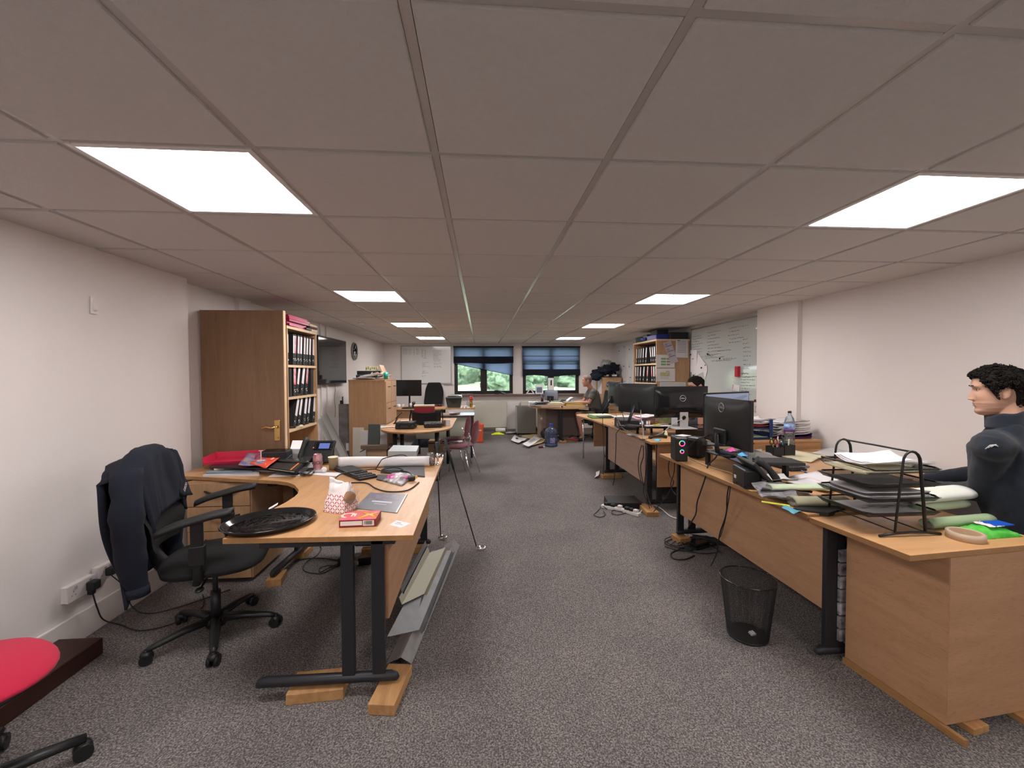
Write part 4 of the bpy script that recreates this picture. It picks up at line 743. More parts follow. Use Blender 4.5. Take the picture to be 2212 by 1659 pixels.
for k,(px,w,zt) in enumerate(((771,.16,.70),(787,.14,.66),(826,.14,.74))):
    p=PY(px,930,6.35); tag(MB().box((p.x,6.40-.03*k,zt/2),(w,.022,zt),(R(-3),0,R(4*k-5))).build('panel_offcut',[mat('cream_panel',(.62,.58,.50),.5),PAPER2,WHITE][k]),['cream panel offcut at the left, leaning on the oak filing cabinet','grey-white panel offcut leaning between the cream panel and the carton','bright white panel offcut standing behind the cardboard box'][k],'panel','panels leaning on the filing cabinet')
# ================================================================ ROUND-ENDED TABLE
TZ=.735
t=thing('meeting_table','round-ended oak table with black post legs holding cases and a bag','table',(-.92,6.4,0)); o=[(-.92+.5*math.cos(a),6.08+.52*math.sin(a)) for a in [PI+PI*i/20 for i in range(21)]]+[(-.42,7.3),(-1.42,7.3)]
b=MB().prism(o,TZ-.025,TZ); b.m=[1 if i>1 else 0 for i in range(len(b.f))]; b.sm=[i>1 for i in range(len(b.f))]; b.build('tabletop',[OAKx,EDGE],t,True)
for x,y in ((-1.20,5.88),(-.62,5.90),(-1.30,6.95),(-.55,7.0)): MB().cyl((x,y,0),(x,y,TZ-.026),.032,16).build('leg',METAL,t,True)
def hardcase(label,c,d,rz,m=BLK2,top=None):
    t=thing('tool_case',label,'case',(c[0],c[1],TZ),rz); MB().box((0,0,d[2]*.3),(d[0],d[1],d[2]*.58)).build('lower_shell',m,t,bev=.012); MB().box((0,0,d[2]*.78),(d[0]*.985,d[1]*.985,d[2]*.40)).build('lid',top or m,t,bev=.014)
    for x in (-.28,.28): MB().box((d[0]*x,-d[1]/2-.006,d[2]*.55),(.03,.012,.04)).build('latch',BLACK,t,bev=.002)
    MB().tube([(d[0]/2,-.05,d[2]*.5),(d[0]/2+.03,-.045,d[2]*.5),(d[0]/2+.03,.045,d[2]*.5),(d[0]/2,.05,d[2]*.5)],.008,8).build('handle',BLACK,t); return t
hardcase('thick black hard case with a sticker at the left of the round-ended table',(-1.06,5.98),(.26,.22,.10),R(-4)); sheet('pale label sheet lying on the thick black hard case',(-1.08,5.98),(.11,.08),.1,TZ+.104,PAPER2,.004)
hardcase('flat black case with a clear grey lid at the right of the round-ended table',(-.70,6.08),(.25,.20,.075),R(10),top=mat('grey_clear_lid',(.22,.23,.22),.2,col2=(.06,.06,.06),vs=40))
sheet('white paper overhanging the left tip of the round-ended table',(-1.36,6.12),(.24,.10),.2,TZ,WHITE,.008)
t=thing('laptop_stand','black folding stand at the left back of the round-ended table','stand',(-1.28,6.55,TZ)); MB().box((0,0,.006),(.14,.10,.012)).box((-.03,0,.05),(.012,.10,.10),(0,R(30),0)).box((.02,0,.13),(.012,.10,.14),(0,R(48),0)).build('folded_arms',BLACK,t,bev=.002)
def toolbag():
    t=thing('tool_bag','black open tool bag with shoulder strap on the round-ended table','bag',(-.83,6.42,TZ)); m=MB()
    m.grid(lambda u,v:((-.21-.01*v)*math.cos(u*2*PI)*(1/max(abs(math.cos(u*2*PI)),abs(math.sin(u*2*PI)))**.6),(.11)*math.sin(u*2*PI)*(1/max(abs(math.cos(u*2*PI)),abs(math.sin(u*2*PI)))**.6)+.01*noise.noise(Vector((u*9,v*4,0))),.002+.20*v+.02*math.cos(u*4*PI)*v),48,10); m.build('bag_body',FABB,t,solid=.006)
    MB().box((0,0,.006),(.38,.18,.01)).build('base',FABB,t)
    for s in(-1,1): MB().tube([(s*.20,0,.17),(s*.23,.02,.22),(s*.245,-.02,.12),(s*.25,-.05,.02)],[.02,.022,.018,.012],8,flat=.5).build('strap',FABB,t)
toolbag(); t=thing('carton','red box with a cream lid standing in the black tool bag','box',(-.86,6.42,TZ+.012)); MB().box((0,0,.14),(.30,.10,.255)).build('box_body',mat('dull_red_card',(.30,.02,.03),.7),t,bev=.002); MB().box((.0,0,.275),(.305,.105,.02)).build('lid',CREAM,t)
for k,(x,m_) in enumerate(((-.55,mat('photo_tin',(.30,.18,.12),.4,col2=(.05,.04,.05),vs=60)),(-.49,PAPER2))): tag(MB().box((x,6.18+.03*k,TZ+.045),(.055,.06,.09),(0,0,.2)).build('tin',m_,bev=.002),['patterned small tin beside the flat case on the round-ended table','pale tin behind the patterned one on the round-ended table'][k],'tin')
# ---------------------------------------------------------------- burgundy chairs
def redchair(label,loc,rz):
    t=thing('stacking_chair',label,'chair',loc,rz,'burgundy chairs at the round-ended table')   # faces +x
    n=14
    def seat(u,v,z0):
        x=(u-.5)*2;y=(v-.5)*2;e=max(abs(x),abs(y));rr=(abs(x)**2.6+abs(y)**2.6)**(1/2.6) or 1;k=e/rr if rr else 1
        return (x*k*.225,y*k*.225,.455+z0*(1-e**5)-.03*max(0,x)**2+.02*max(0,-x)**2)
    MB().grid(lambda u,v:seat(u,v,.025),n,n).grid(lambda u,v:seat(u,v,-.03),n,n).build('seat',BURG,t)
    def bk(u,v,o):
        y=(u-.5)*2; z=v*2-1; e=max(abs(y),abs(z)); rr=(abs(y)**2.4+abs(z)**2.4)**(1/2.4) or 1; k=e/rr; yy=y*k*(.205-.03*z*k); zz=z*k*.17
        return (-.215-.10*(zz+.18)-.035*math.cos(y*1.3)+o*(1-e**5)+.03*z*z*.0,yy,.655+zz+.0)
    MB().grid(lambda u,v:bk(u,v,.02),n,n).grid(lambda u,v:bk(u,v,-.022),n,n).build('backrest',BURG,t)
    for s in (-1,1):
        MB().tube([(-.20,s*.19,.66),(-.235,s*.20,.60),(-.20,s*.21,.47),(-.16,s*.20,.43),(.14,s*.20,.43),(.18,s*.20,.40)],.011,8).build('frame_rail',CHROME,t)
        MB().tube([(.16,s*.20,.42),(.20,s*.22,.2),(.225,s*.235,0)],.011,8).build('leg',CHROME,t); MB().tube([(-.14,s*.20,.42),(-.20,s*.225,.2),(-.26,s*.245,0)],.011,8).build('leg',CHROME,t)
    return t
redchair('burgundy chair with chrome legs nearest the aisle, at the right of the round-ended table',(-.33,6.14,0),R(167)); redchair('burgundy chair standing behind the nearer one at the round-ended table',(-.46,6.74,0),R(170))
sheet('clear plastic packet lying on the seat of the nearer burgundy chair',(-.36,6.2),(.20,.14),.3,.487,FILM,.015)
# side desk beside the table with a dark slab
t=thing('side_desk','narrow desk with a dark edge behind the burgundy chairs','desk',(-.45,7.65,0)); MB().bb((-1.2,7.4,.74),(-.12,7.95,.765)).build('desktop',mat('dark_laminate',(.05,.045,.045),.4),t,True,bev=.002); MB().bb((-1.15,7.45,.35),(-.2,7.47,.73)).build('modesty_panel',mat('pale_green_grey',(.42,.43,.36),.6),t,True)
for x,y in ((-1.16,7.9),(-.17,7.9),(-.17,7.45)): MB().bb((x-.02,y-.02,0),(x+.02,y+.02,.74)).build('leg',METAL,t,True)
for k,(x,y) in enumerate(((-.62,7.6),(-.5,7.55),(-.42,7.7),(-.55,7.72))): tag(MB().box((x,y,.775+.004*k),(.13,.05,.02),(0,0,k*.7)).build('wooden_sample',[PALE,MAROON,CARD,WHITE][k]),['pale wood sample strip','maroon sample strip','brown sample strip','white sample strip'][k]+' in the little heap on the dark side desk','sample','samples on the dark side desk')
t=thing('carton','small brown carton on the floor under the round-ended table','box',(-.85,8.15,0)); MB().box((0,0,.11),(.32,.25,.22)).build('carton',CARD,t,bev=.003); MB().box((0,-.127,.10),(.1,.003,.05)).build('printed_mark',DARKW,t); MB().box((0,-.127,.175),(.32,.003,.02)).build('tape',DARKW,t)
m=MB().grid(lambda u,v:(-1.45+.75*u,8.55+.35*v,.01+.16*math.sin(u*PI)**.6*math.sin(v*PI)**.6*(1+.6*noise.noise(Vector((u*6,v*6,0))))+.16*u*math.sin(v*PI)),24,16); tag(m.build('coat',NAVY,solid=.01),'dark blue coat crumpled on the floor beyond the round-ended table','coat')
# ================================================================ BACK LEFT DESK AREA
def monitor(label,c,rz,w,h,ztop,zdesk,m=BLK2,logo=False,stand='plain',scr=None,tilt=0,group=None):
    """screen faces local +x"""
    t=thing('monitor',label,'monitor',(c[0],c[1],zdesk),rz,group); zc=ztop-h/2-zdesk
    MB().box((.006,0,zc),(.022,w,h)).build('bezel',BLACK,t,bev=.004)
    b=MB(); b.grid(lambda u,v:(-.004-.032*(1-(abs(2*u-1))**4)*(1-(abs(2*v-1))**4),(u-.5)*w*.99,zc+(v-.5)*h*.98),16,12); b.build('back_shell',m,t)
    MB().box((.0175,0,zc+.004),(.002,w-.02,h-.035)).build('screen',scr or GLOSSB,t)
    zb=zc-h*.30
    if stand=='plain':
        MB().box((-.045,0,zb),(.03,.16,.11)).build('port_housing',BLACK,t,bev=.01); s=MB(); s.tube([(-.06,0,.012),(-.07,0,.06),(-.065,0,zb+.02)],[.034,.034,.032],8,flat=.4); s.build('stand_neck',BLACK,t,bev=0); MB().lathe([(0,0),(.12,0),(.122,.006),(.10,.014),(0,.016)],(-.02,0,0),28,sx=.8).build('stand_base',BLACK,t)
    elif stand=='arm':
        s=MB(); s.box((-.03,0,zb+.02),(.05,.10,.10)).tube([(-.05,0,zb+.02),(-.16,0,.05)],.02,8,flat=.7); s.build('stand_neck',METAL,t); MB().box((-.12,0,.008),(.2,.2,.014)).build('stand_base',BLACK,t,bev=.004)
    if logo:
        zz=zc+logo*h; M=axes((-.0375,0,zz),(0,-1,0),(0,0,1)); g=MB()
        g.tube([M@V((.034*math.cos(a*PI/16),.034*math.sin(a*PI/16),.0)) for a in range(33)],.0018,6)
        g.build('logo_ring',mat('silver_logo',(.6,.6,.62),.3,.6),t); text_mb('DELL',.022,M,.0008).build('logo_letters',MC['silver_logo'],t)
    return t
def simple_desk(label,x0,x1,y0,y1,z,name='desk',panel=True,ax=OAKx):
    t=thing(name,label,'desk',((x0+x1)/2,(y0+y1)/2,0)); MB().bb((x0,y0,z-.025),(x1,y1,z)).build('desktop',ax,t,True,bev=.002)
    if panel: MB().bb((x0+.06,y0+.05,.28),(x1-.06,y0+.07,z-.025)).build('modesty_panel',PANELx,t,True)
    for x in (x0+.06,x1-.06):
        MB().bb((x-.02,y0+.1,.04),(x+.02,y0+.16,z-.025)).bb((x-.02,y1-.2,.04),(x+.02,y1-.14,z-.025)).bb((x-.022,y0+.04,0),(x+.022,y1-.04,.04)).build('leg_frame',METAL,t,True,bev=.003)
    return t
simple_desk('oak desk in the far left corner holding a black monitor',-2.0,-.78,9.15,9.85,.745)
monitor('black monitor on the far left corner desk beside the filing cabinets',(-1.60,9.42),R(-90),.56,.36,1.37,.746)
keyboard('black keyboard below the far left corner monitor',(-1.5,9.24),0,z=.746)
office_chair('black high-backed office chair behind the far left corner monitor','office chair',(-1.20,10.02,0),R(-100),FABB,.72,seatz=.5,jit=.3,arms=False)
for k,(px,py,h,r_,m_,lb) in enumerate(((899,878,.13,.03,GLOSSB,'black tumbler beside the far left monitor'),(893,878,.10,.028,LG,'pink printed tin beside the black tumbler on the far left desk'),(868,879,.09,.035,WPL,'white mug under the far left monitor'),(877,878,.08,.025,WPL,'white pot beneath the far left monitor'))):
    p=PZ(px,py,.746); tag(MB().lathe([(0,.002),(r_,0),(r_*1.08,h),(r_*.98,h),(r_*.9,.006)],(p.x,max(9.2,p.y-.35),.746),20).build(['tumbler','tin','mug','pot'][k],m_),lb,'cup')
flat('notebook',[(928,878),(955,878),(957,873),(935,872)],.746,'dark maroon folder on the far left corner desk','folder',MAROON,.025); flat('loose_sheet',[(914,877),(930,877),(945,871),(922,871)],.746,'white papers beside the maroon folder on the far left corner desk','paper sheet',WHITE,.006,.004)
t=thing('computer_mouse','black computer mouse on papers beside the maroon folder','mouse',(-.95,9.66,.772)); MB().ell((0,0,.012),(.055,.032,.02),16,10).build('shell',GLOSSB,t)
t=simple_desk('small table with a white drawer front holding the dark printer',-.76,-.13,9.2,9.85,.745,'printer_table',False); MB().bb((-.72,9.19,.60),(-.16,9.21,.715)).build('drawer_front',WHITE,t,True); MB().bb((-.66,9.8,.3),(-.18,9.82,.6)).build('back_panel',PANELx,t,True)
t=thing('printer','dark grey printer with a sloping front on the small table','printer',(-.60,9.42,.746)); w_=MB(); w_.add([(-.14,-.14,0),(.14,-.14,0),(.14,.14,0),(-.14,.14,0),(-.185,-.17,.235),(.185,-.17,.235),(.17,.15,.25),(-.17,.15,.25)],[(0,3,2,1),(4,5,6,7),(0,1,5,4),(1,2,6,5),(2,3,7,6),(3,0,4,7)]); w_.build('body',mat('printer_grey',(.07,.068,.06),.35),t,bev=.012)
MB().box((-.01,0,.268),(.26,.2,.022)).build('scanner_lid',mat('lid_grey',(.30,.31,.29),.4),t,bev=.004); MB().box((.11,.0,.262),(.12,.2,.015)).build('paper_tray',WPL,t,bev=.003); MB().add([(-.17,-.172,.22),(.17,-.172,.22),(.03,-.155,.10),(-.03,-.155,.10)],[(0,1,2,3)]).build('front_flap',mat('flap_grey',(.035,.034,.03),.3),t)
p=(-.22,9.45,.746); t=thing('spray_bottle','yellow and red spray bottle beside the dark printer','bottle',p); MB().lathe([(0,0),(.034,0),(.036,.01),(.036,.17),(.02,.20),(.014,.205)],seg=20).build('bottle_body',mat('yellow_label',(.70,.42,.04),.4,col2=(.06,.03,.01),vs=20),t); MB().box((0,0,.225),(.05,.03,.045)).box((-.035,0,.235),(.03,.012,.012)).build('trigger_head',mat('red_cap',(.65,.03,.04),.35),t,bev=.004); MB().lathe([(.0365,.16),(.037,.20),(.022,.215)],seg=20).build('red_collar',MC['red_cap'],t)
t=thing('bottle','clear plastic bottle beside the yellow spray bottle','bottle',(-.29,9.40,.746)); MB().lathe([(0,0),(.026,0),(.028,.02),(.028,.11),(.012,.14),(.012,.155),(0,.156)],seg=20).build('bottle_body',PET,t)
for k,x in enumerate((-.40,-.33,-.15)): tag(MB().lathe([(0,.002),(.022,0),(.028,.05),(.026,.05),(.02,.004)],(x,9.27,.746),18).build('mug',WPL),['white mug left of','second white mug left of','white mug right of'][k]+' the yellow spray bottle','mug','white mugs by the printer')
# whiteboard on the back wall
def wboard(name,label,M,w,h,lines,fr=ALU,surf=None,mags=(),ink=None,cols=None):
    t=thing(name,label,'whiteboard',M.translation); I=wm(t).inverted()@M
    MB().box((w/2,h/2,.008),(w,h,.014)).xf(I).build('writing_surface',surf or mat('whiteboard_enamel',(.68,.69,.69),.12),t)
    f=MB()
    for c,d in (((w/2,0,.01),(w+.02,.02,.022)),((w/2,h,.01),(w+.02,.02,.022)),((0,h/2,.01),(.02,h,.022)),((w,h/2,.01),(.02,h,.022))): f.box(c,d)
    f.xf(I).build('frame',fr,t)
    s=MB(); r2=random.Random(len(label))
    for (x,y,l,hh) in lines: scribble(s,I@Matrix.Translation((x,y,.016)),l,r2,hh,.0045)
    s.build('handwriting',ink or mat('marker_ink',(.09,.09,.13),.6),t)
    for k,(x,y) in enumerate(mags): MB().lathe([(0,.016),(.012,.016),(.013,.024),(.009,.028),(0,.028)],(0,0,0),12).xf(I@Matrix.Translation((x,y,0))).build('magnet',BLACK,t)
    return t
r3=random.Random(5); L1=[]
for k in range(6): L1+= [(.05,.86-k*.026,.11,.012),(.18,.86-k*.026,.07,.012),(.30,.86-k*.03,.03,.015),(.37,.86-k*.026,.06,.012)]
for k in range(9): L1+= [(.49,.85-k*.024,.05,.014),(.565,.85-k*.026,.035,.014)]
L1+= [(.53,.63,.09,.014)]+[(.51,y,l,.012) for y,l in ((.52,.18),(.49,.09),(.465,.06),(.44,.09),(.42,.19),(.395,.04),(.31,.08),(.29,.06),(.265,.16),(.25,.08),(.19,.09),(.165,.04))]
L1+= [(.78,.82-k*.028,l,.012) for k,l in enumerate((.21,.2,.15,.21,.19,.12,.12,.15,.20,.18,.17))]+[(.79,y,l,.012) for y,l in ((.50,.2),(.475,.14),(.43,.18),(.405,.20))]
wboard('whiteboard','framed whiteboard with columns of faint handwriting on the back wall',axes((-1.957,YB-.002,1.263),(1,0,0),(0,0,1)),1.22,.925,L1)
tag(MB().bb((-.92,YB-.05,1.235),(-.70,YB-.004,1.25)).build('pen_ledge',ALU),'grey pen ledge under the right end of the back wall whiteboard','pen ledge')
# radiator
t=thing('radiator','cream panel radiator under the left window','radiator',(.21,YB-.05,.15)); MB().bb((-.22,YB-.10,.15),(.64,YB-.045,.80)).build('panel',mat('cream_radiator',(.62,.60,.52),.4),t,True,bev=.008); m=MB()
for k in range(20): m.bb((-.19+k*.0415,YB-.104,.20),(-.175+k*.0415,YB-.10,.75))
m.build('flutes',MC['cream_radiator'],t,True,bev=.001); MB().tube([(.66,YB-.07,0),(.66,YB-.07,.16),(.64,YB-.07,.19)],.008,8).build('valve_pipe',MC['cream_radiator'],t,True); MB().lathe([(0,0),(.016,0),(.018,.05),(0,.055)],(.66,YB-.07,.14),14).build('valve_knob',WPL,t,True)
t=thing('radiator','second cream panel radiator partly hidden behind the grey trolley','radiator',(1.6,YB-.05,.15)); MB().bb((1.0,YB-.10,.15),(2.2,YB-.045,.80)).build('panel',MC['cream_radiator'],t,True,bev=.008)
# orange bag
t=thing('shopping_bag','orange shopping bag with a white band standing on the carpet','bag',(-.09,9.1,0)); m=MB(); m.grid(lambda u,v:((-.14+.01*math.sin(v*5))*math.cos(u*2*PI)*(1/max(abs(math.cos(u*2*PI)),abs(math.sin(u*2*PI)))**.7),.075*(1-.5*v)*math.sin(u*2*PI)*(1/max(abs(math.cos(u*2*PI)),abs(math.sin(u*2*PI)))**.7)+.008*noise.noise(Vector((u*8,v*4,3))),.003+.41*v+.012*math.sin(u*9)*v),40,12); m.build('bag_body',mat('orange_bag',(.75,.11,.04),.5),t,solid=.003)
MB().box((0,-.079,.27),(.20,.004,.035),(R(6),0,0)).build('white_band',WPL,t); MB().tube([(-.07,-.03,.40),(-.06,-.02,.46),(.06,-.02,.46),(.07,-.03,.40)],.006,6).build('handle',MC['orange_bag'],t)
tag(MB().grid(lambda u,v:(.25+.32*u,10.14+.14*v,.01+.045*math.sin(u*PI)*math.sin(v*PI)*(1+noise.noise(Vector((u*9,v*9,0))))),14,8,th=.006).build('high_visibility_vest',mat('hi_vis_yellow',(.75,.85,.05),.6)),'crumpled yellow high-visibility cloth below the left radiator','cloth')
tag(MB().cyl((.36,10.23,.115),(.60,10.2,.115),.045,16).build('kitchen_roll',WHITE),'white paper roll on the yellow cloth below the radiator','paper roll'); sheet('crumpled white plastic beside the radiator valve',(.75,10.25),(.26,.16),.2,.004,WPL,.05)
# window sill things
t=thing('hole_punch','small black frame standing on the sill of the left window','frame',(.39,10.38,.986)); m=MB()
for a,b in (((-.05,-.01,0),(-.035,.01,.10)),((.035,-.01,0),(.05,.01,.10)),((-.05,-.01,.085),(.05,.01,.10)),((-.05,-.02,0),(.05,.02,.012))): m.bb(a,b)
m.build('frame',BLACK,t)
t=thing('stapler','small dark pointed stapler lying on the left window sill','stapler',(.54,10.38,.986)); MB().tube([(.08,0,.01),(0,0,.02),(-.03,0,.045),(-.08,0,.11)],[.02,.02,.012,.004],8).build('body',mat('dark_green_plastic',(.03,.045,.03),.4),t)
sheet('white papers along the left window sill',(.68,10.39),(.22,.1),0,.986,WHITE,.012); sheet('white papers at the left end of the window sill',(-.35,10.39),(.3,.1),0,.986,WHITE,.012)
t=thing('paper_tray','white stepped paper rack on the sill of the right window','rack',(1.24,10.40,.986)); MB().box((0,0,.01),(.2,.12,.02)).box((-.06,0,.055),(.02,.1,.09),(0,R(35),0)).box((.06,0,.055),(.02,.1,.09),(0,R(-35),0)).box((0,0,.10),(.15,.1,.02)).box((0,0,.135),(.17,.1,.014)).build('rack',WHITE,t,bev=.003)
t=thing('picture_frame','white photo frame with a blue-grey picture on the right window sill','frame',(1.47,10.40,.986)); MB().box((0,0,.11),(.20,.02,.22),(R(-6),0,0)).build('frame',WHITE,t,bev=.003); MB().box((0,-.012,.10),(.14,.004,.14),(R(-6),0,0)).build('picture',mat('blue_grey_picture',(.10,.15,.22),.3),t)
t=thing('air_purifier','tall white narrow tower standing in front of the right window mullion','tower fan',(1.76,10.36,.986)); MB().box((0,0,.20),(.13,.08,.40)).build('casing',WPL,t,bev=.008); MB().box((.0,-.042,.28),(.035,.004,.13)).build('outlet_slot',BLACK,t)
# ================================================================ BACK RIGHT DESK
PZ3=.75
t=thing('corner_desk','curved-edge desk buried in folders where the grey-haired man sits','desk',(1.9,9.3,0)); o=[(1.12,9.35)]+[(1.25+.5*(i/8),9.15-.27*math.sin(i/8*PI/2)) for i in range(9)]+[(2.0,8.86),(2.25,8.90),(2.42,9.02),(2.5,9.2),(2.5,9.75),(2.1,9.85),(1.12,9.9)]
MB().prism(o,PZ3-.025,PZ3).build('desktop',OAKx,t,True,bev=.002); MB().bb((1.72,9.0,.05),(1.79,9.05,PZ3-.026)).bb((1.60,8.95,.02),(1.64,9.7,.06)).build('leg_frame',METAL,t,True); MB().bb((1.735,8.80,.05),(1.775,9.6,.09)).build('foot_bar',METAL,t,True); MB().bb((1.45,9.2,.12),(2.2,9.22,PZ3-.026)).build('modesty_panel',mat('dark_panel',(.10,.07,.06),.6),t,True)
block((1.755,8.82),(.14,.1,.05),0,'wood block under the front foot of the far right desk','far'); block((1.755,9.58),(.14,.1,.05),0,'wood block under the rear foot of the far right desk','far')
t=thing('drawer_pedestal','grey metal mobile pedestal left of the far right desk','drawer pedestal',(1.10,10.2,0)); MB().bb((.87,9.98,.05),(1.33,10.36,.70)).build('carcass',mat('warm_grey_steel',(.19,.18,.165),.4,.3),t,True,bev=.006); MB().bb((.862,9.99,.07),(.872,10.35,.69)).build('side_panel',mat('blue_grey_steel',(.45,.50,.55),.4,.2),t,True)
for x,y in ((.90,10.02),(1.30,10.02),(.90,10.32)): MB().cyl((x-.015,y,.025),(x+.015,y,.025),.025,14).build('caster',BLACK,t,True)
t=thing('storage_box','beige file box standing beside the grey pedestal under the desk','box',(1.42,9.75,0)); MB().bb((1.36,9.6,.0),(1.56,9.95,.70)).build('box_body',mat('beige_box',(.42,.33,.26),.7,var=.2),t,True); MB().ell((1.41,9.59,.45),(.03,.02,.03)).build('knob',CREAM,t,True)
tag(MB().ell((1.47,9.28,.14),(.12,.1,.13),20,12,n=.25).build('waste_sack',BLK2),'small black sack on the floor beside the beige file box','sack')
def fold(label,x0,x1,y,z,th,m,rz=0,dp=.24,group='folders piled on the far right desk'):
    tag(MB().box(((x0+x1)/2,y,z+th/2),(x1-x0,dp,th),(0,0,rz)).build('document_folder',m,bev=.004),label,'folder',group)
YE=mat('yellow_folder',(.62,.42,.06),.7); TAN=mat('tan_folder',(.55,.40,.27),.75,var=.15)
fl=[(1.30,1.72,9.02,0,.035,TAN,'lowest left tan folder at the front edge of the far right desk'),(1.78,2.28,9.04,0,.035,TAN,'lowest right tan folder at the front edge of the far right desk'),(1.20,1.80,9.05,.037,.03,mat('pinkish_folder',(.50,.36,.30),.8),'pinkish folder second from the bottom at the left of the far right desk'),(1.85,2.30,9.06,.037,.018,MANILA,'thin manila folder second from the bottom at the right of the far right desk'),(1.86,2.30,9.07,.057,.035,YE,'mustard yellow folder in the right pile on the far right desk'),(1.84,2.30,9.08,.094,.03,TAN,'topmost tan folder in the right pile on the far right desk'),(1.18,1.42,9.10,.069,.03,BLK2,'black folder on the left pile of the far right desk'),(1.45,1.83,9.09,.069,.022,MANILA,'manila folder on the left pile of the far right desk')]
for (a,b,y,z,th,m_,lb) in fl: fold(lb,a,b,y,PZ3+z,th,m_,rng.uniform(-.05,.05))
fold('pale green open folder on top of the left pile of the far right desk',1.46,1.80,9.12,PZ3+.095,.012,LGREEN,-.15); fold('black notebook on top of the left pile of the far right desk',1.22,1.50,9.13,PZ3+.102,.014,BLK2,.1)
for k in range(5): sheet(['topmost','second','third','fourth','lowest'][4-k]+' white paper of the loose stack at the left end of the far right desk',(1.20+rng.uniform(-.02,.02),9.42),(.22,.28),rng.uniform(-.2,.2),PZ3+.001+.022*k,WHITE,.015,group='loose papers at the left of the far right desk')
monitor('pale-backed tilted laptop screen on the far right desk',(1.62,9.50),R(55),.34,.24,1.12,PZ3+.0,mat('grey_blue_back',(.22,.25,.32),.4),stand='plain')
t=thing('pen_pot','dark pen pot with pens on the far right desk','pen pot',(1.38,9.30,PZ3+.12)); MB().lathe([(0,.002),(.03,0),(.03,.09),(.027,.09),(.026,.005)],seg=16).build('pot',DARKW,t)
for k in range(5): a=k*1.3; MB().cyl((.01*math.cos(a),.01*math.sin(a),.01),(.05*math.cos(a),.03*math.sin(a),.16+.01*k),.0035,6).build('pen',[BLACK,BLUE,BLACK,WPL,BLACK][k],t)
for k,(x,y,an) in enumerate(((1.86,9.36,.5),(1.98,9.40,-.3))): t=thing('ring_binder',['open black ring binder behind the green folder','dark grey ring binder leaning open behind the manila pile'][k]+' on the far right desk','binder',(x,y,PZ3)); MB().box((0,0,.08),(.20,.24,.012),(0,R(-40),an)).box((.12,0,.07),(.18,.24,.012),(0,R(35),an)).build('cover',[BLK2,mat('steel_grey_card',(.12,.13,.15),.5)][k],t); MB().box((.02,0,.075),(.20,.22,.010),(0,R(-30),an)).build('pages',PAPER2,t)
t=thing('ring_binder','white curled binder in the middle of the far right desk','binder',(2.0,9.12,PZ3+.13)); MB().grid(lambda u,v:(-.10+.2*u,-.1+.2*v,.005+.08*math.sin(u*PI*.8)),10,4).build('cover',WHITE,t,solid=.006)
for k in range(4): sheet(['white sheets by the man\'s hands','white sheets at the back of his desk','curled paper beside the white binder','blue-white sheets under his forearm'][k],[(2.2,9.3),(2.3,9.6),(1.75,9.65),(2.4,9.35)][k],(.22,.28),k*.6,PZ3+.001+.003*k,[WHITE,PAPER2,WHITE,WHITE][k],.03,group='sheets on the far right desk')
# water bottle
p=PZ(1193,966,0); t=thing('water_cooler_bottle','large empty blue water cooler bottle with a blue cap on the carpet','water bottle',(p.x,p.y+.13,0))
MB().lathe([(0,.012),(.10,.005),(.128,0),(.134,.015),(.134,.045),(.127,.055),(.134,.068),(.134,.16),(.127,.17),(.127,.185),(.134,.195),(.134,.225),(.127,.235),(.134,.248),(.132,.30),(.115,.34),(.075,.372),(.035,.392),(.030,.42),(.030,.432)],seg=40).build('bottle_wall',PETB,t)
MB().lathe([(.031,.42),(.034,.424),(.034,.462),(.03,.468),(0,.468)],seg=24).build('cap',BLUE,t); MB().grid(lambda u,v:(.1355*math.cos(-1.9+.75*u),.1355*math.sin(-1.9+.75*u),.09+.10*v),10,2).build('label_sticker',mat('purple_label',(.14,.11,.30),.5,col2=(.35,.35,.5),vs=30),t)
# floor papers
g='papers on the carpet by the water bottle'
for lb,cs,m_ in (('white drawing sheet with a small picture at the left of the floor papers',[(1104,952),(1122,958),(1139,950),(1112,941)],WHITE),('white printed sheet overlapping the floor papers nearest the camera',[(1128,962),(1144,966),(1171,949),(1158,943)],WHITE),('brown folder under the loose sheets on the carpet',[(1125,944),(1172,955),(1180,952),(1158,938)],MANILA),('manila sheet beside the blue water bottle',[(1148,965),(1182,954),(1178,948),(1150,957)],MANILA),('green-grey card edge behind the floor papers',[(1118,944),(1160,940),(1158,937),(1125,940)],mat('green_grey_card',(.16,.18,.13),.7))):
    z_={'white drawing':.03,'white printed':.034,'brown folder':.002,'manila sheet':.012,'green-grey c':.006}[lb[:12] if lb[:12] in ('brown folder','manila sheet','green-grey c') else lb[:13]]
    o,P=flat('floor_paper',cs,z_,lb,'paper sheet',m_,.003,.02,group=g)
    if 'drawing' in lb: on(o,P,.3,.35,.5,.6,.026,'small_picture',BLK2)
    if 'printed' in lb:
        for q in range(4): on(o,P,.2+.12*q,.3,.26+.12*q,.7,.03,'drawn_line',INKG)
t=thing('rubber_stamp','dark red bottle with a white end lying by the floor papers','bottle',PZ(1168,968,0)); MB().cyl((-.04,0,.02),(.05,.02,.02),.02,12).build('body',MAROON,t); MB().cyl((.05,.02,.02),(.085,.03,.02),.014,12).build('cap',WPL,t)
for k,(a,m_) in enumerate(((0,mat('red_book',(.35,.03,.05),.6)),(1,mat('olive_book',(.25,.28,.10),.6)))): tag(MB().box((2.0-.02*k,9.05,.045-.03*k),(.24,.2,.028),(0,0,.4*k)).build('book',m_),['red book on the olive one on the carpet under the far right desk','olive book under the red one on the carpet by the far right desk'][k],'book')
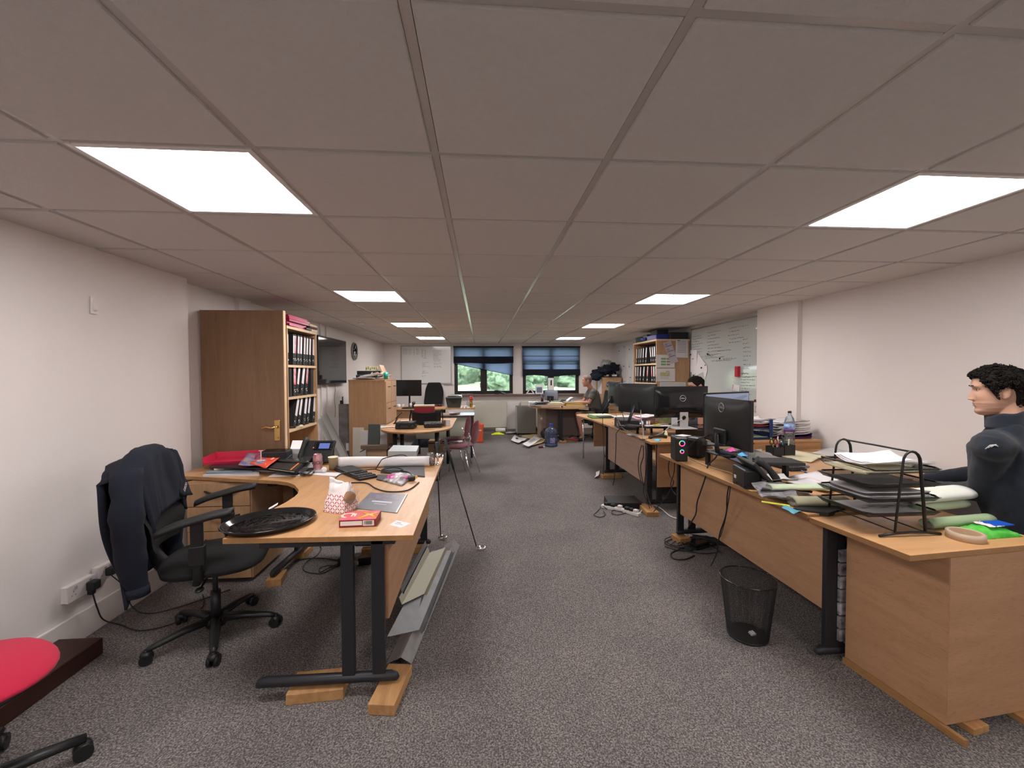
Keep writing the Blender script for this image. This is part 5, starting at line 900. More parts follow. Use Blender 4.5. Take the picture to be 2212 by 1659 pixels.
# cabinet in the far right corner with clothes
filing('oak filing cabinet in the far right corner with dark clothes on top',2.93,3.40,9.85,10.40,1.40,'y'); tag(MB().bb((2.915,9.9,1.0),(2.925,10.2,1.36)).build('notice_sheet',WHITE),'white sheet pinned to the left side of the far right corner cabinet','notice')
for k,lb in enumerate(('black box file at the right on the far corner cabinet','black box file under the dark clothes on the far corner cabinet')):
    t=thing('box_file',lb,'box file',(3.24-.22*k,10.05,1.401)); MB().box((0,0,.04),(.24,.30,.08)).build('case',BLK2,t,bev=.004); MB().box((0 if k==0 else .02,-.151,.045),(.12,.003,.04)).build('label_sticker',WHITE,t)
m=MB(); m.ell((3.02,10.0,1.55),(.30,.20,.105),48,30,rot=(0,R(-22),0),n=.9,ns=5).ell((3.20,10.02,1.62),(.17,.16,.12),30,20,n=.8,ns=4).ell((2.80,9.92,1.42),(.13,.12,.10),24,14,n=.35,ns=4); tag(m.build('clothes_heap',NAVY),'dark navy coats heaped on the far right corner cabinet','clothes')
tag(MB().ell((3.08,10.05,1.72),(.13,.11,.10),28,18,n=.55,ns=5).build('carrier_bag',mat('grey_carrier',(.30,.31,.29),.35)),'crumpled grey carrier bag on top of the dark clothes heap','carrier bag')
wboard('whiteboard','plain white magnetic board on the right wall in the far corner',axes((XR2-.002,10.40,1.05),(0,-1,0),(0,0,1)),.80,1.15,[],fr=WPL,mags=((.25,1.0),(.62,1.08),(.25,.62),(.60,.62),(.65,.25)))
wboard('whiteboard','narrow white board with writing beside the magnetic board on the right wall',axes((XR2-.002,9.55,.9),(0,-1,0),(0,0,1)),.36,1.30,[(.06,.85-k*.035,.14,.018) for k in range(3)]+[(.08,.5-.06*k,.12,.02) for k in range(7)],fr=WPL,mags=((.12,1.15),(.12,.75),(.2,.5)))
# ================================================================ RIGHT BOOKCASE AND BIG WHITEBOARD
B2=2.86
bookcase('tall oak bookcase against the right wall with papers pinned on its side',B2,3.42,6.60,7.62,2.03,(1.665,1.335,1.0,.6,.07),-1)
row([1373.5,1378,1382,1387,1393],1.665,[.03,.06,.12,.10,.16],B2,-1,'%s black and white file from the left on the upper shelf of the right bookcase','files on the upper shelf of the right bookcase',770,ws=[.045,.05,.05,.055,.06],h=.29)
row([1403,1407.5,1411.5,1415.5],1.665,[-.22,-.20,-.14,-.08],B2,-1,'%s leaning file right of the gap on the upper shelf of the right bookcase','files on the upper shelf of the right bookcase',770,ws=[.05,.05,.05,.05],h=.29)
row([1371.5,1375.5,1381,1388,1396],1.335,[.0,.04,.10,.16,.12],B2,-1,'%s black and white file from the left on the second shelf of the right bookcase','files on the second shelf of the right bookcase',820,lms=[WHITE,WHITE,WHITE,WHITE,LR],ws=[.045,.05,.055,.06,.06],h=.29)
row([1405.5,1410,1414.5],1.335,[-.06,-.05,-.03],B2,-1,'%s white file from the right side of the second shelf of the right bookcase','files on the second shelf of the right bookcase',820,lms=[LR,WHITE,WHITE],ws=[.05,.055,.055],h=.29)
def note(label,pts,f,c,m,name='notice',cat='notice',th=.002,deco=None,g=None):
    P=[f(x,y,c) for x,y in pts]; nrm=(P[1]-P[0]).cross(P[3]-P[0]).normalized()
    if nrm.dot(V((0,0,CH))-P[0])<0: nrm=-nrm
    mb=MB().add(P+[p+nrm*th for p in P],[(0,1,2,3),(4,5,6,7),(0,1,5,4),(1,2,6,5),(2,3,7,6),(3,0,4,7)],False); o=tag(mb.build(name,m),label,cat,g)
    for (nm_,u0,v0,u1,v1,mm) in deco or ():
        F=lambda u,v:(P[0].lerp(P[1],u)).lerp(P[3].lerp(P[2],u),v)+nrm*(th+.0012); d_=MB().quad([F(u0,v0),F(u1,v0),F(u1,v1),F(u0,v1)]); d_.v=[v-o.location for v in d_.v]; d_.build(nm_,mm,o)
    return o
SY=6.592; g='papers pinned on the side of the right bookcase'
note('sheet with green table bars pinned high on the right bookcase side',[(1418,766),(1457,767),(1457,794),(1418,794)],PY,SY,PAPER2,deco=[('green_bar',.25,.25+.22*k,.52,.38+.22*k,GREENC) for k in range(3)]+[('olive_bar',.56,.25+.22*k,.75,.38+.22*k,mat('olive',(.25,.24,.15),.7)) for k in range(3)],g=g)
note('sheet with a yellow-green table pinned below the green one on the bookcase side',[(1418.5,796),(1458,796),(1458,824),(1418.5,824)],PY,SY,PAPER2,deco=[('table_grid',.18,.3,.72,.62,mat('yellow_olive',(.38,.37,.10),.7,col2=(.55,.52,.35),vs=60)),('text_line',.2,.72,.65,.75,INKG),('text_line',.5,.2,.7,.25,INKG)],g=g)
note('white text page at the top right of the right bookcase side',[(1460,733),(1486,733),(1486,773),(1459,772)],PY,SY,PAPER2,deco=[('text_line',.12,.10+.085*k,.88,.13+.085*k,INKG) for k in range(8)]+[('heading_line',.12,.05,.35,.08,INK)],g=g)
note('tilted grey planner strip pinned over the green table sheet',[(1432,741),(1448.5,735),(1465,781),(1449.5,786)],PY,SY-.003,mat('lilac_grey_paper',(.48,.44,.47),.7),deco=[('rule_line',.06,.2+.24*k,.94,.22+.24*k,INK) for k in range(3)]+[('tint_block',.1,.06+.24*k,.45,.17+.24*k,mat('lilac2',(.36,.30,.35),.7)) for k in range(3)],g=g)
note('wide text sheet lowest on the right bookcase side above the monitor',[(1425,825),(1481,826),(1481,845),(1425,845)],PY,SY,PAPER2,deco=[('text_line',.06,.15+.16*k,.94,.19+.16*k,INKG) for k in range(4)],g=g)
def onbc(label,x0,x1,y0,y1,z0,z1,m,name='storage_box',bev=.01): return tag(MB().bb((x0,y0,z0),(x1,y1,z1)).build(name,m,bev=bev),label,'box','boxes on top of the right bookcase')
z0=2.06
onbc('flat black equipment case at the right on top of the right bookcase',2.98+.12,3.41,6.62,6.95,z0,z0+.115,BLK2); onbc('royal blue plastic case in the middle of the right bookcase top',2.88,3.10,6.66,7.05,z0,z0+.085,mat('royal_blue',(.02,.03,.25),.35)); onbc('black box on the royal blue case under the ceiling',2.92,3.12,6.72,6.98,z0+.087,z0+.165,BLACK); onbc('black box with a yellow-green edge at the left end of the right bookcase top',2.88,3.2,7.3,7.58,z0,z0+.10,BLK2); onbc('dark box behind the blue case on the right bookcase',2.9,3.3,7.08,7.28,z0,z0+.12,mat('dark_blue_box',(.02,.025,.05),.4))
tag(MB().tube([(2.88,7.24,z0+.03),(2.86,7.2,z0+.045),(2.86,7.12,z0+.035)],.028,10).build('cloth_roll',mat('blue_white_cloth',(.08,.12,.40),.6)),'blue bundle hanging over the front of the right bookcase top','bundle')
L2=[]; r4=random.Random(3)
for k in range(9): L2+=[(.03+r4.uniform(0,.05),1.07-k*.042,r4.uniform(.18,.34),.018)]
for k in range(8): L2+=[(.46+r4.uniform(0,.05),1.09-k*.048,r4.uniform(.2,.4),.018)]
for k in range(5): L2+=[(1.0+r4.uniform(0,.05),1.10-k*.05,r4.uniform(.2,.45),.016)]
L2+=[(.42,.74,.24,.02),(.42,.71,.5,.02),(.78,.80,.3,.02),(.6,.66,.5,.022),(.9,.68,.3,.02)]
for k in range(10): L2+=[(1.33+r4.uniform(0,.03),.92-k*.055,r4.uniform(.08,.16),.018)]
for k in range(8): L2+=[(1.30+r4.uniform(0,.03),.47-k*.038,r4.uniform(.15,.32),.016)]
wboard('whiteboard','very large whiteboard covered in writing on the right wall',axes((XR2-.002,6.585,1.02),(0,-1,0),(0,0,1)),1.74,1.19,L2,mags=((.82,.69),(.44,.60)),surf=mat('glossy_whiteboard',(.56,.60,.58),.06))
XW=XR2-.022; g='papers held on the big whiteboard'
note('left curling drawing sheet held by a magnet on the big whiteboard',[(1487,756),(1506,756),(1504,805),(1496,813),(1480,802)],PX,XW,WHITE,deco=[('pencil_line',.3,.35,.6,.38,INKG)],g=g)
note('right curling drawing sheet held by a magnet on the big whiteboard',[(1508,763),(1527,790),(1528,800),(1523,818),(1502,812)],PX,XW-.003,WHITE,g=g)
for k,(x,y) in enumerate(((1492,766),(1515.5,794.5),(1529,765),(1498.5,811))): tag(MB().lathe([(0,0),(.013,0),(.014,.009),(.01,.013),(0,.013)],(0,0,0),12).xf(Matrix.Translation(PX(x,y,XW-.007))@Matrix.Rotation(R(-90),4,'Y')).build('magnet',BLACK),['black magnet on the left curling sheet','black magnet on the right curling sheet','black magnet right of the curling sheets','black magnet at the foot of the left curling sheet'][k]+' of the big whiteboard','magnet','magnets on the big whiteboard')
t=thing('board_eraser','red board eraser stuck on the big whiteboard','board eraser',PX(1595,813,XW)); MB().box((-.012,0,.065),(.045,.07,.14)).build('eraser_body',mat('red_eraser',(.50,.02,.04),.5),t,bev=.006); MB().box((.008,0,.065),(.012,.066,.136)).build('felt_pad',BLK2,t)
note('small red-lined note on the lower part of the big whiteboard',[(1583,829),(1598,833),(1597,846),(1581,843)],PX,XW,WHITE,deco=[('red_line',.05,.1,.12,.9,mat('red_ink',(.5,.05,.05),.7))],g=g); note('printed notice with a red heading low on the right end of the big whiteboard',[(1629,863),(1642,863),(1642,894),(1629,892)],PX,XW,PAPER2,deco=[('red_heading',0,0,1,.2,MAROON),('picture',.15,.45,.9,.95,mat('grey_picture',(.3,.3,.3),.7,col2=(.6,.6,.6),vs=40))],g=g)
tag(MB().box(PX(1489,822,XW-.01),(.012,.05,.10)).build('marker_holder',mat('red_ink2',(.45,.03,.06),.5)),'red marker holder beside the curling sheets on the big whiteboard','holder')
# ================================================================ RIGHT NEAR DESK
DA=.775
t=thing('desk','large oak corner desk on the right with two black monitors and a black phone','desk',(2.3,2.9,0))
n0=PZ(1745,1111,DA); f0=PZ(1424,980,DA)
o=[n0,f0,V((3.30,3.73,0)),V((3.30,2.42,0)),V((3.05,2.40,0)),V((2.8,2.36,0)),V((2.62,2.30,0)),V((2.52,2.20,0)),V((2.47,2.05,0))]
b=MB().prism([(p.x,p.y) for p in o],DA-.025,DA); b.m=[1 if i>1 else 0 for i in range(len(b.f))]; b.build('desktop',OW,t,True,bev=.002)
foot_frame(t,(1.77,2.035,.035),(2.42,2.05,.035),DA-.025,(.09,.16),((1.8,2.035),(2.4,2.05)))
foot_frame(t,(1.76,3.58,.075),(2.42,3.62,.075),DA-.025,(.03,.2))
foot_frame(t,(3.1,3.05,.03),(3.1,3.65,.03),DA-.025,(.5,))
m=MB(); a0,a1=V((1.805,2.045,0)),V((1.765,3.55,0)); d_=(a1-a0).normalized(); q_=V((-d_.y,d_.x,0))*.018
m.prism([(a0.x,a0.y),(a0.x-q_.x,a0.y),(a1.x-q_.x,a1.y),(a1.x,a1.y)],.25,DA-.025); m.build('modesty_panel',PANEL,t,True)
MB().bb((1.82,3.60,.27),(3.2,3.618,DA-.025)).build('modesty_panel',PANELx,t,True)
block((1.775,3.56),(.11,.13,.05),R(12),'pine block under the far left foot of the large right desk','b2'); block((2.4,3.62),(.1,.16,.05),0,'pine block under the far right foot of the large right desk','b2')
t=thing('desk_return','oak side unit at the near right holding the wire letter rack','cabinet',(2.3,1.75,0)); D2=.765
c0=PZ(1966,1200,D2); b=MB().prism([(c0.x,c0.y),(2.46,1.606),(2.455,2.03),(n0.x-.004,n0.y-.012)],D2-.025,D2); b.m=[1 if i>1 else 0 for i in range(len(b.f))]; b.build('top',[OAKx,EDGE],t,True,bev=.002)
PNL=wood('beech_side_panel',(.48,.275,.15),(.42,.23,.12),1,.5); PNLz=wood('beech_front_panel',(.46,.265,.145),(.41,.225,.12),0,.5)
b=MB().prism([(1.93,1.560),(2.44,1.612),(2.435,1.985),(1.875,1.985)],.032,D2-.026); b.build('body',PNL,t,True,bev=.001)
MB().prism([(1.932,1.5585),(2.44,1.6105),(2.44,1.6145),(1.932,1.5625)],.034,D2-.027).build('front_panel',PNLz,t,True)
MB().prism([(1.925,1.49),(1.943,1.49),(1.885,1.99),(1.862,1.985)],.002,.030).build('floor_rail',EDGE,t,True)
block((2.06,1.60),(.09,.12,.030),R(10),'pine block under the near corner of the right side unit','b3'); block((2.34,1.62),(.09,.14,.030),R(4),'second pine block further right under the right side unit','b3')
m=MB()
for z in (.10,.17,.24,.31,.38,.45,.52): m.bb((1.86,2.005,z),(2.0,2.02,z+.06))
tag(m.build('magazine_stack',mat('mono_print2',(.45,.44,.45),.5,col2=(.06,.06,.07),vs=22)),'stack of printed packs glimpsed between the desk leg and the side unit','magazines')
# mesh bin
t=thing('waste_bin','black wire mesh waste bin on the carpet by the right desk panel','bin',(1.52,2.245,0)); H=.335
m=MB(); m.lathe([(.105+.038*k/46,.006+(H-.01)*k/46) for k in range(47)],seg=120,smooth=False); m.f=m.f[:-2]; m.m=m.m[:-2]; m.sm=m.sm[:-2]
o_=m.build('mesh_wall',BLACK,t); md=o_.modifiers.new('w','WIREFRAME'); md.thickness=.0021; md.use_replace=True; md.use_even_offset=False
MB().tube([(.144*math.cos(a*PI/24),.144*math.sin(a*PI/24),H) for a in range(49)],.0042,8,cap=False).build('rim',GLOSSB,t); MB().lathe([(0,.002),(.106,.002),(.107,.012),(.103,.012),(0,.006)],seg=40).build('base',BLACK,t)
tag(MB().box((1.535,2.225,.022),(.035,.025,.012),(R(20),R(10),.4)).build('paper_scrap',WHITE),'small white paper scrap at the bottom of the mesh bin','paper scrap')
# ---- monitors and speakers of the near desk
GB=mat('monitor_charcoal',(.022,.024,.026),.35)
t=thing('monitor_riser','dark glass monitor riser on black legs under the nearest right monitor','riser',(1.95,2.93,DA)); MB().prism([(1.77,2.66),(1.86,2.62),(2.15,2.66),(2.2,3.22),(1.82,3.24)],DA+.105,DA+.113).build('glass_shelf',mat('smoked_glass',(.02,.022,.025),.06),t,True)
for x,y in ((1.80,3.17),(1.83,2.74),(2.12,2.74),(2.12,3.17)): MB().bb((x-.012,y-.02,DA),(x+.012,y+.02,DA+.105)).build('leg',BLACK,t,True,bev=.002)
def lit(nm): 
    m=bpy.data.materials.new(nm); m.use_nodes=True; nt=m.node_tree; N=nt.nodes; L=nt.links; b=N['Principled BSDF']; b.inputs['Base Color'].default_value=(.02,.02,.02,1); b.inputs['Roughness'].default_value=.2
    tc=N.new('ShaderNodeTexCoord'); v=N.new('ShaderNodeTexVoronoi'); v.inputs['Scale'].default_value=9; mp=N.new('ShaderNodeMapping'); mp.inputs['Scale'].default_value=(1,.6,2.6); L.new(tc.outputs['Object'],mp.inputs[0]); L.new(mp.outputs[0],v.inputs[0])
    r=N.new('ShaderNodeValToRGB'); r.color_ramp.interpolation='CONSTANT'; e=r.color_ramp.elements; e[0].color=(.42,.50,.72,1); e[1].position=.75; e[1].color=(.30,.36,.55,1); L.new(v.outputs['Color'],r.inputs[0]); b.inputs['Emission Strength'].default_value=.5; L.new(r.outputs[0],b.inputs['Emission Color']); return m
SCR=lit('lit_screen')
monitor('nearest right-hand monitor seen from behind, round ring logo near its top left',(1.86,3.03),R(-1),.62,.36,1.315,DA+.113,GB,.30,scr=SCR)
monitor('monitor beyond the nearest one with its lit screen facing right',(2.17,3.53),R(-66),.61,.36,1.335,DA+.125,GB,False,scr=SCR)
t=thing('wooden_block','pale square wooden block holding up the second monitor','block',(2.02,3.42,DA)); MB().box((0,0,.055),(.16,.16,.11)).build('block',mat('block_wood',(.55,.36,.19),.6),t,bev=.002)
tag(MB().prism([(1.86,3.40),(2.12,3.33),(2.36,3.42),(2.30,3.62),(1.90,3.58)],DA+.112,DA+.122).build('glass_shelf',MC['smoked_glass']),'dark glass plate on the wooden block under the second right monitor','shelf')
RG3=[mat('ring_cyan',(.10,.60,.62),.4,emit=.8),mat('ring_yellow',(.70,.62,.15),.4,emit=.8),mat('ring_pink',(.95,.10,.45),.4,emit=.8)]
def ring3(r_,z,t):
    g=MB()
    for k,(a0,a1) in enumerate(((2,13),(13,18),(18,34))): g.mi(k).tube([(.083,r_*math.cos(a*PI/16),z+r_*math.sin(a*PI/16)) for a in range(a0,a1+1)],.0042,8)
    g.build('light_ring',RG3,t)
t=thing('speaker','black computer speaker with two glowing coloured rings on the right desk','speaker',(1.70,3.36,DA),R(-100)); MB().box((0,0,.10),(.16,.10,.20)).build('cabinet',BLACK,t,bev=.012)
for z,r_ in ((.152,.021),(.085,.014)): ring3(r_,z,t); MB().lathe([(0,0),(r_*.75,.003)],(.081,0,z),16,M=Matrix.Rotation(R(90),4,'Y')).build('cone',BLK2,t)
t.location=(PZ(1466,993,DA).x,3.37,DA)
tag(MB().box((0,0,0),(.11,.09,.001)).xf(Matrix.Translation((1.70,3.38,DA+.204))@Matrix.Rotation(.5,4,'Z')).build('paper_note',PAPER2),'pale paper slip lying on the speaker with coloured rings','note')
t=thing('speaker','second black speaker turned away behind the one with coloured rings','speaker',(1.86,3.46,DA),R(-60)); MB().box((0,0,.09),(.14,.12,.18)).build('cabinet',BLACK,t,bev=.03)
ph=deskphone('black desk phone seen from behind at the edge of the right desk',(1.84,2.53,DA),R(78),R(48)); MB().box((.0,.20,.06),(.03,.002,.02)).build('rear_sticker',PAPER2,ph)
flat('sticky_note',[(1566,975),(1577,979),(1594,977),(1583,970)],DA+.122,'bright pink sticky note on the smoked glass riser','sticky note',PINKN,.002,.01); flat('sticky_note',[(1593,983),(1600,988),(1616,986),(1603,979)],DA+.118,'sky blue sticky note on the smoked glass riser','sticky note',BLUN,.002,.006)
tag(MB().box((0,0,.055),(.10,.003,.11),(R(-14),0,0)).xf(Matrix.Translation(PZ(1638,1000,DA+.0))@Matrix.Rotation(R(15),4,'Z')).build('card_note',mat('sage_note',(.52,.54,.40),.7)),'sage green folded note standing beside the riser on the right desk','note')
tag(MB().box((.0,0,.0),(.26,.17,.02)).xf(Matrix.Translation((2.02,2.68,DA+.125))@Matrix.Rotation(R(-10),4,'Z')).build('notebook',BLK2,bev=.003),'black notebook lying on the near end of the glass riser','notebook')
p=(PZ(1672,1005,DA)); keyboard('black keyboard on the right desk between the phone and the calculator',(p.x+.02,p.y),R(96),.42,.14,z=DA)
t=thing('computer_mouse','white-edged mouse at the far end of the right desk keyboard','mouse',PZ(1656,985,DA)); MB().ell((0,0,.014),(.035,.055,.02),16,10).build('shell',WPL,t)
o_,P=flat('notepad',[(1688,988),(1752,1001),(1786,987),(1718,976)],DA,'yellow lined pad lying open on the right desk','notepad',CREAM,.006,.008)
for k in range(7): on(o_,P,.08+.12*k,.06,.085+.12*k,.94,.011,'ruled_line',mat('faint_line',(.55,.52,.42),.8))
t=thing('calculator','blue-grey calculator between the yellow pad and the pen','calculator',PZ(1721,1008,DA),R(-4)); MB().box((0,0,.008),(.155,.075,.014)).build('body',mat('blue_grey_plastic',(.17,.20,.25),.4),t,bev=.004); MB().box((-.055,0,.0155),(.028,.06,.002)).build('display',mat('lcd',(.10,.11,.10),.2),t); k_=MB()
for i in range(6):
    for j in range(4): k_.box((-.03+i*.018,-.024+j*.016,.0165),(.012,.011,.004))
k_.build('keys',mat('calc_keys',(.30,.33,.38),.5),t)
t=thing('pen','clear ballpoint pen with a blue cap lying on the right desk','pen',PZ(1736,1019,DA)); a=PZ(1722,1013,DA+.005)-V(t.location); b_=PZ(1750,1024,DA+.005)-V(t.location); MB().cyl(a,a.lerp(b_,.62),.0038,8).build('barrel',mat('smoky_clear',(.35,.35,.38),.3),t); MB().cyl(a.lerp(b_,.62),b_,.0048,8).build('cap',BLUE,t)
for k,(cs,lb,m_) in enumerate(([[(1752,980),(1800,988),(1850,976),(1800,970)],'left white sheet of those along the back of the right desk',PAPER2],[[(1800,988),(1900,1003),(1960,990),(1850,972)],'large wrinkled white sheet along the back of the right desk',WHITE],[[(1880,1005),(1965,1017),(1985,1000),(1920,992)],'printed sheet lying behind the right arm of the wire rack',PAPER2])): 
    flat('loose_sheet',cs,DA+.001+.002*k,lb,'paper sheet',m_,.001,.012)
flat('loose_sheet',[(1692,1038),(1790,1062),(1820,1035),(1762,1022)],DA,'white drawing sheet in front of the calculator on the right desk','paper sheet',WHITE,.001,.012); flat('loose_sheet',[(1700,1044),(1795,1066),(1830,1050),(1740,1036)],DA+.008,'second white sheet under the left edge of the wire rack','paper sheet',WHITE,.001,.012)
# pen organiser
t=thing('desk_organiser','black mesh desk organiser full of pens and scissors behind the right monitor','organiser',(2.62,3.45,DA)); m=MB()
for (x0,x1,y0,y1,h) in ((-.10,.0,-.05,.05,.085),(.0,.10,-.05,.05,.10)):
    for (p,q) in (((x0,y0,0),(x1,y0+.003,h)),((x0,y1-.003,0),(x1,y1,h)),((x0,y0,0),(x0+.003,y1,h)),((x1-.003,y0,0),(x1,y1,h)),((x0,y0,0),(x1,y1,.003))): m.bb(p,q)
m.build('holder',BLK2,t)
cols=[BLACK,mat('lime_cap',(.45,.75,.10),.4),WPL,mat('red_pen',(.5,.04,.05),.4),mat('green_pen',(.04,.25,.12),.4),BLACK,LGREEN]
for k in range(7): x=-.08+k*.026; MB().cyl((x,.01*(-1)**k,.01),(x+.02*(-1)**k,.02,.145+.012*(k%3)),.005,8).build('pen',cols[k],t)
for s in (-1,1): MB().tube([(-.085+.018*s+.016*math.cos(a*PI/8),-.03,.13+.024*math.sin(a*PI/8)) for a in range(17)],.0045,6).build('scissor_handle',mat('maroon_plastic',(.12,.01,.03),.3),t)
p=PZ(1692,977,DA); t=thing('clear_beaker','clear plastic beaker with red sweets by the water bottle','beaker',(p.x,p.y,DA)); MB().lathe([(0,.002),(.028,0),(.036,.105),(.034,.105),(.027,.006)],seg=24).build('beaker_wall',PET,t); MB().ell((0,0,.018),(.025,.025,.014),16,8,n=.4).build('sweets',mat('dull_red',(.30,.05,.05),.5),t)
p=PZ(1705,973,DA); t=thing('water_bottle','tall clear water bottle with a blue and purple label on the right desk','water bottle',(p.x+.03,p.y+.04,DA)); MB().lathe([(0,.008),(.03,.0),(.043,.006),(.044,.05),(.041,.10),(.045,.15),(.0455,.17),(.0455,.245),(.044,.26),(.034,.30),(.018,.325),(.0135,.335),(.0135,.35)],seg=32).build('bottle_wall',PET,t)
MB().lathe([(.046,.195),(.046,.245)],seg=32).build('blue_label',mat('bottle_label',(.10,.28,.75),.4,col2=(.55,.65,.85),vs=30),t); MB().lathe([(.0462,.175),(.0462,.196)],seg=32).build('purple_band',mat('purple_label2',(.16,.03,.25),.4),t); MB().lathe([(0,.348),(.0155,.348),(.0155,.366),(.0,.368)],seg=20).build('cap',BLACK,t); MB().lathe([(0,.012),(.040,.012),(.0435,.05),(.0405,.10),(.044,.15),(0,.15)],seg=28).build('water',glass('water_in_bottle',(.90,.92,.92),.02,.03),t); MB().lathe([(.02,0),(.05,.0),(.05,.003),(.0,.003)],seg=24).build('red_coaster',mat('red_pen2',(.6,.05,.05),.4),t)
tag(MB().tube([PZ(1652,977,DA+.006),PZ(1672,976,DA+.006),PZ(1690,975,DA+.006)],.009,8,flat=.5).build('marker_pen',BLUE),'blue marker lying in front of the desk organiser','pen')
# blue trays and purple tray by the wall
t=thing('filing_cabinet','low oak cabinet against the right wall beyond the right desk','cabinet',(2.9,4.0,0)); MB().bb((2.45,3.76,0),(3.27,4.16,.835)).build('carcass',OAKx,t,True,bev=.002); MB().bb((2.44,3.75,.835),(3.28,4.17,.855)).build('top_panel',OAKx,t,True,bev=.002)
for k,lb in enumerate(('lower navy blue letter tray behind the water bottle','upper navy blue letter tray behind the water bottle')):
    tray_open(lb,(2.66,3.97),(.36,.26),0,mat('navy_plastic',(.02,.05,.16),.35),.857+.095*k,.05)
for k,(dx,z,m_) in enumerate(((-.04,.87,LGREEN),(0,.965,mat('red_wallet',(.55,.06,.04),.4)),(.03,.985,WHITE),(.05,1.01,WHITE))): sheet(['pale green papers in the lower blue tray','red wallet in the upper blue tray','white papers on the red wallet in the upper blue tray','curled white sheets topmost on the blue letter trays'][k],(2.68+dx,3.97),(.32,.22),.05*k,z,m_,.012+.012*k,th=.008)
t=thing('tray_post','navy upright clips joining the two blue letter trays','tray clips',(2.66,3.85,.857)); 
for x in (-.1,.155): MB().box((x,-.015,.10),(.03,.012,.19)).build('clip',MC['navy_plastic'],t,bev=.002)
tray_open('dark purple letter tray under a tall heap of papers by the right wall',(3.06,3.98),(.36,.30),R(8),PURP,.857,.05)
for k in range(7): sheet(['lowest','second','third','fourth','fifth','sixth','topmost'][k]+' bundle of papers curling out of the purple letter tray',(3.05+.008*k,3.97+.004*k),(.36-.01*k,.26),.12+.03*k*(-1)**k,.875+.021*k,WHITE if k%2 else PAPER2,.035,th=.009,group='paper bundles in the purple tray')
# ---- wire letter rack
t=thing('letter_rack','black four-tier wire mesh letter rack with arched ends on the right desk','letter rack',(1.94,1.88,D2)); x0,x1,y0,y1=1.76,2.125,1.755,2.05
for yy in (1.725,2.08):
    xm=1.935; pts=[(xm-.075,yy,D2+.016),(xm-.062,yy,D2+.15),(xm-.045,yy,D2+.30)]+[(xm-.042*math.cos(a*PI/8),yy,D2+.335+.05*math.sin(a*PI/8)) for a in range(9)]+[(xm+.045,yy,D2+.30),(xm+.062,yy,D2+.15),(xm+.075,yy,D2+.016)]
    MB().tube(pts,.0068,8,flat=.75).build('arched_end',BLACK,t,True)
    MB().tube([(1.785,yy,D2+.006),(1.86,yy,D2+.015),(1.935,yy,D2+.018),(2.01,yy,D2+.015),(2.085,yy,D2+.006)],.0062,8).build('foot_bar',BLACK,t,True)
MB().cyl((1.935,1.725,D2+.384),(1.935,2.08,D2+.384),.0045,8).build('top_handle',BLACK,t,True)
m=MB().cyl((1.87,1.725,D2+.02),(1.87,2.08,D2+.02),.003,6).cyl((2.0,1.725,D2+.02),(2.0,2.08,D2+.02),.003,6); m.build('cross_rods',BLACK,t,True)
MESH=bpy.data.materials.new('black_wire_mesh'); MESH.use_nodes=True
def _mesh():
    nt=MESH.node_tree; N=nt.nodes; L=nt.links; b=N['Principled BSDF']; b.inputs['Base Color'].default_value=(.012,.012,.013,1); b.inputs['Roughness'].default_value=.4
    tc=N.new('ShaderNodeTexCoord'); s=N.new('ShaderNodeSeparateXYZ'); L.new(tc.outputs['Object'],s.inputs[0]); o=[]
    for i in (0,1):
        m=N.new('ShaderNodeMath'); m.operation='MULTIPLY'; m.inputs[1].default_value=330; L.new(s.outputs[i],m.inputs[0]); f=N.new('ShaderNodeMath'); f.operation='FRACT'; L.new(m.outputs[0],f.inputs[0]); g=N.new('ShaderNodeMath'); g.operation='LESS_THAN'; g.inputs[1].default_value=.42; L.new(f.outputs[0],g.inputs[0]); o.append(g)
    x=N.new('ShaderNodeMath'); x.operation='MAXIMUM'; L.new(o[0].outputs[0],x.inputs[0]); L.new(o[1].outputs[0],x.inputs[1]); L.new(x.outputs[0],b.inputs['Alpha'])
_mesh()
for k,z in enumerate((.838,.905,.972,1.038)):
    dz=.012 if k==3 else 0
    r_=MB(); c=.03; pts=[(x0+c,y0,z+.022),(x1-.02,y0,z+.022-dz*0),(x1,y0+c,z+.022),(x1,y1-c,z+.022),(x1-.02,y1,z+.022),(x0+c,y1,z+.022),(x0,y1-c,z+.022+dz),(x0,y0+c,z+.022+dz)]; r_.tube(pts+[pts[0]],.0042,8); r_.build('tray_rim',BLACK,t,True)
    g_=MB().add([(x0+.02,y0+.02,z),(x1-.015,y0+.02,z),(x1-.015,y1-.02,z),(x0+.02,y1-.02,z),(x0,y0,z+.022),(x1,y0,z+.022),(x1,y1,z+.022),(x0,y1,z+.022)],[(0,3,2,1),(0,1,5,4),(1,2,6,5),(2,3,7,6),(3,0,4,7)]); g_.build('mesh_tray',MESH,t,True)
zc=[.842,.909,.976,1.042]
_ls=sheet('grey printed sheet in the lowest tier of the wire rack',(1.95,1.90),(.29,.21),0,zc[0],PAPER2,.004,name='filed_sheet'); m=MB()
for k in range(5): m.box((1.86+.05*k,1.87+.02*(k%2),zc[0]+.0075),(.035,.012,.0006))
sub(m,'print_marks',INKG,_ls)
for k in range(4): sheet(['lowest','second','third','topmost'][k]+' folded plan in the second tier of the wire rack',(1.95,1.9),(.31,.22),.04*(-1)**k,zc[1]+.009*k,[PAPER2,WHITE,mat('dark_plan',(.10,.10,.11),.6),PAPER2][k],.012,th=.005,name='filed_sheet',group='plans in the second tier of the wire rack')
sheet('dark grey folder sheet in the third tier of the wire rack',(1.95,1.9),(.32,.23),0,zc[2],mat('grey_folder',(.13,.135,.135),.6),.004,name='filed_sheet',th=.004)
sheet('cream folder in the top tier of the wire rack',(1.93,1.9),(.32,.23),0,zc[3],CREAM,.004,name='filed_sheet',th=.01)
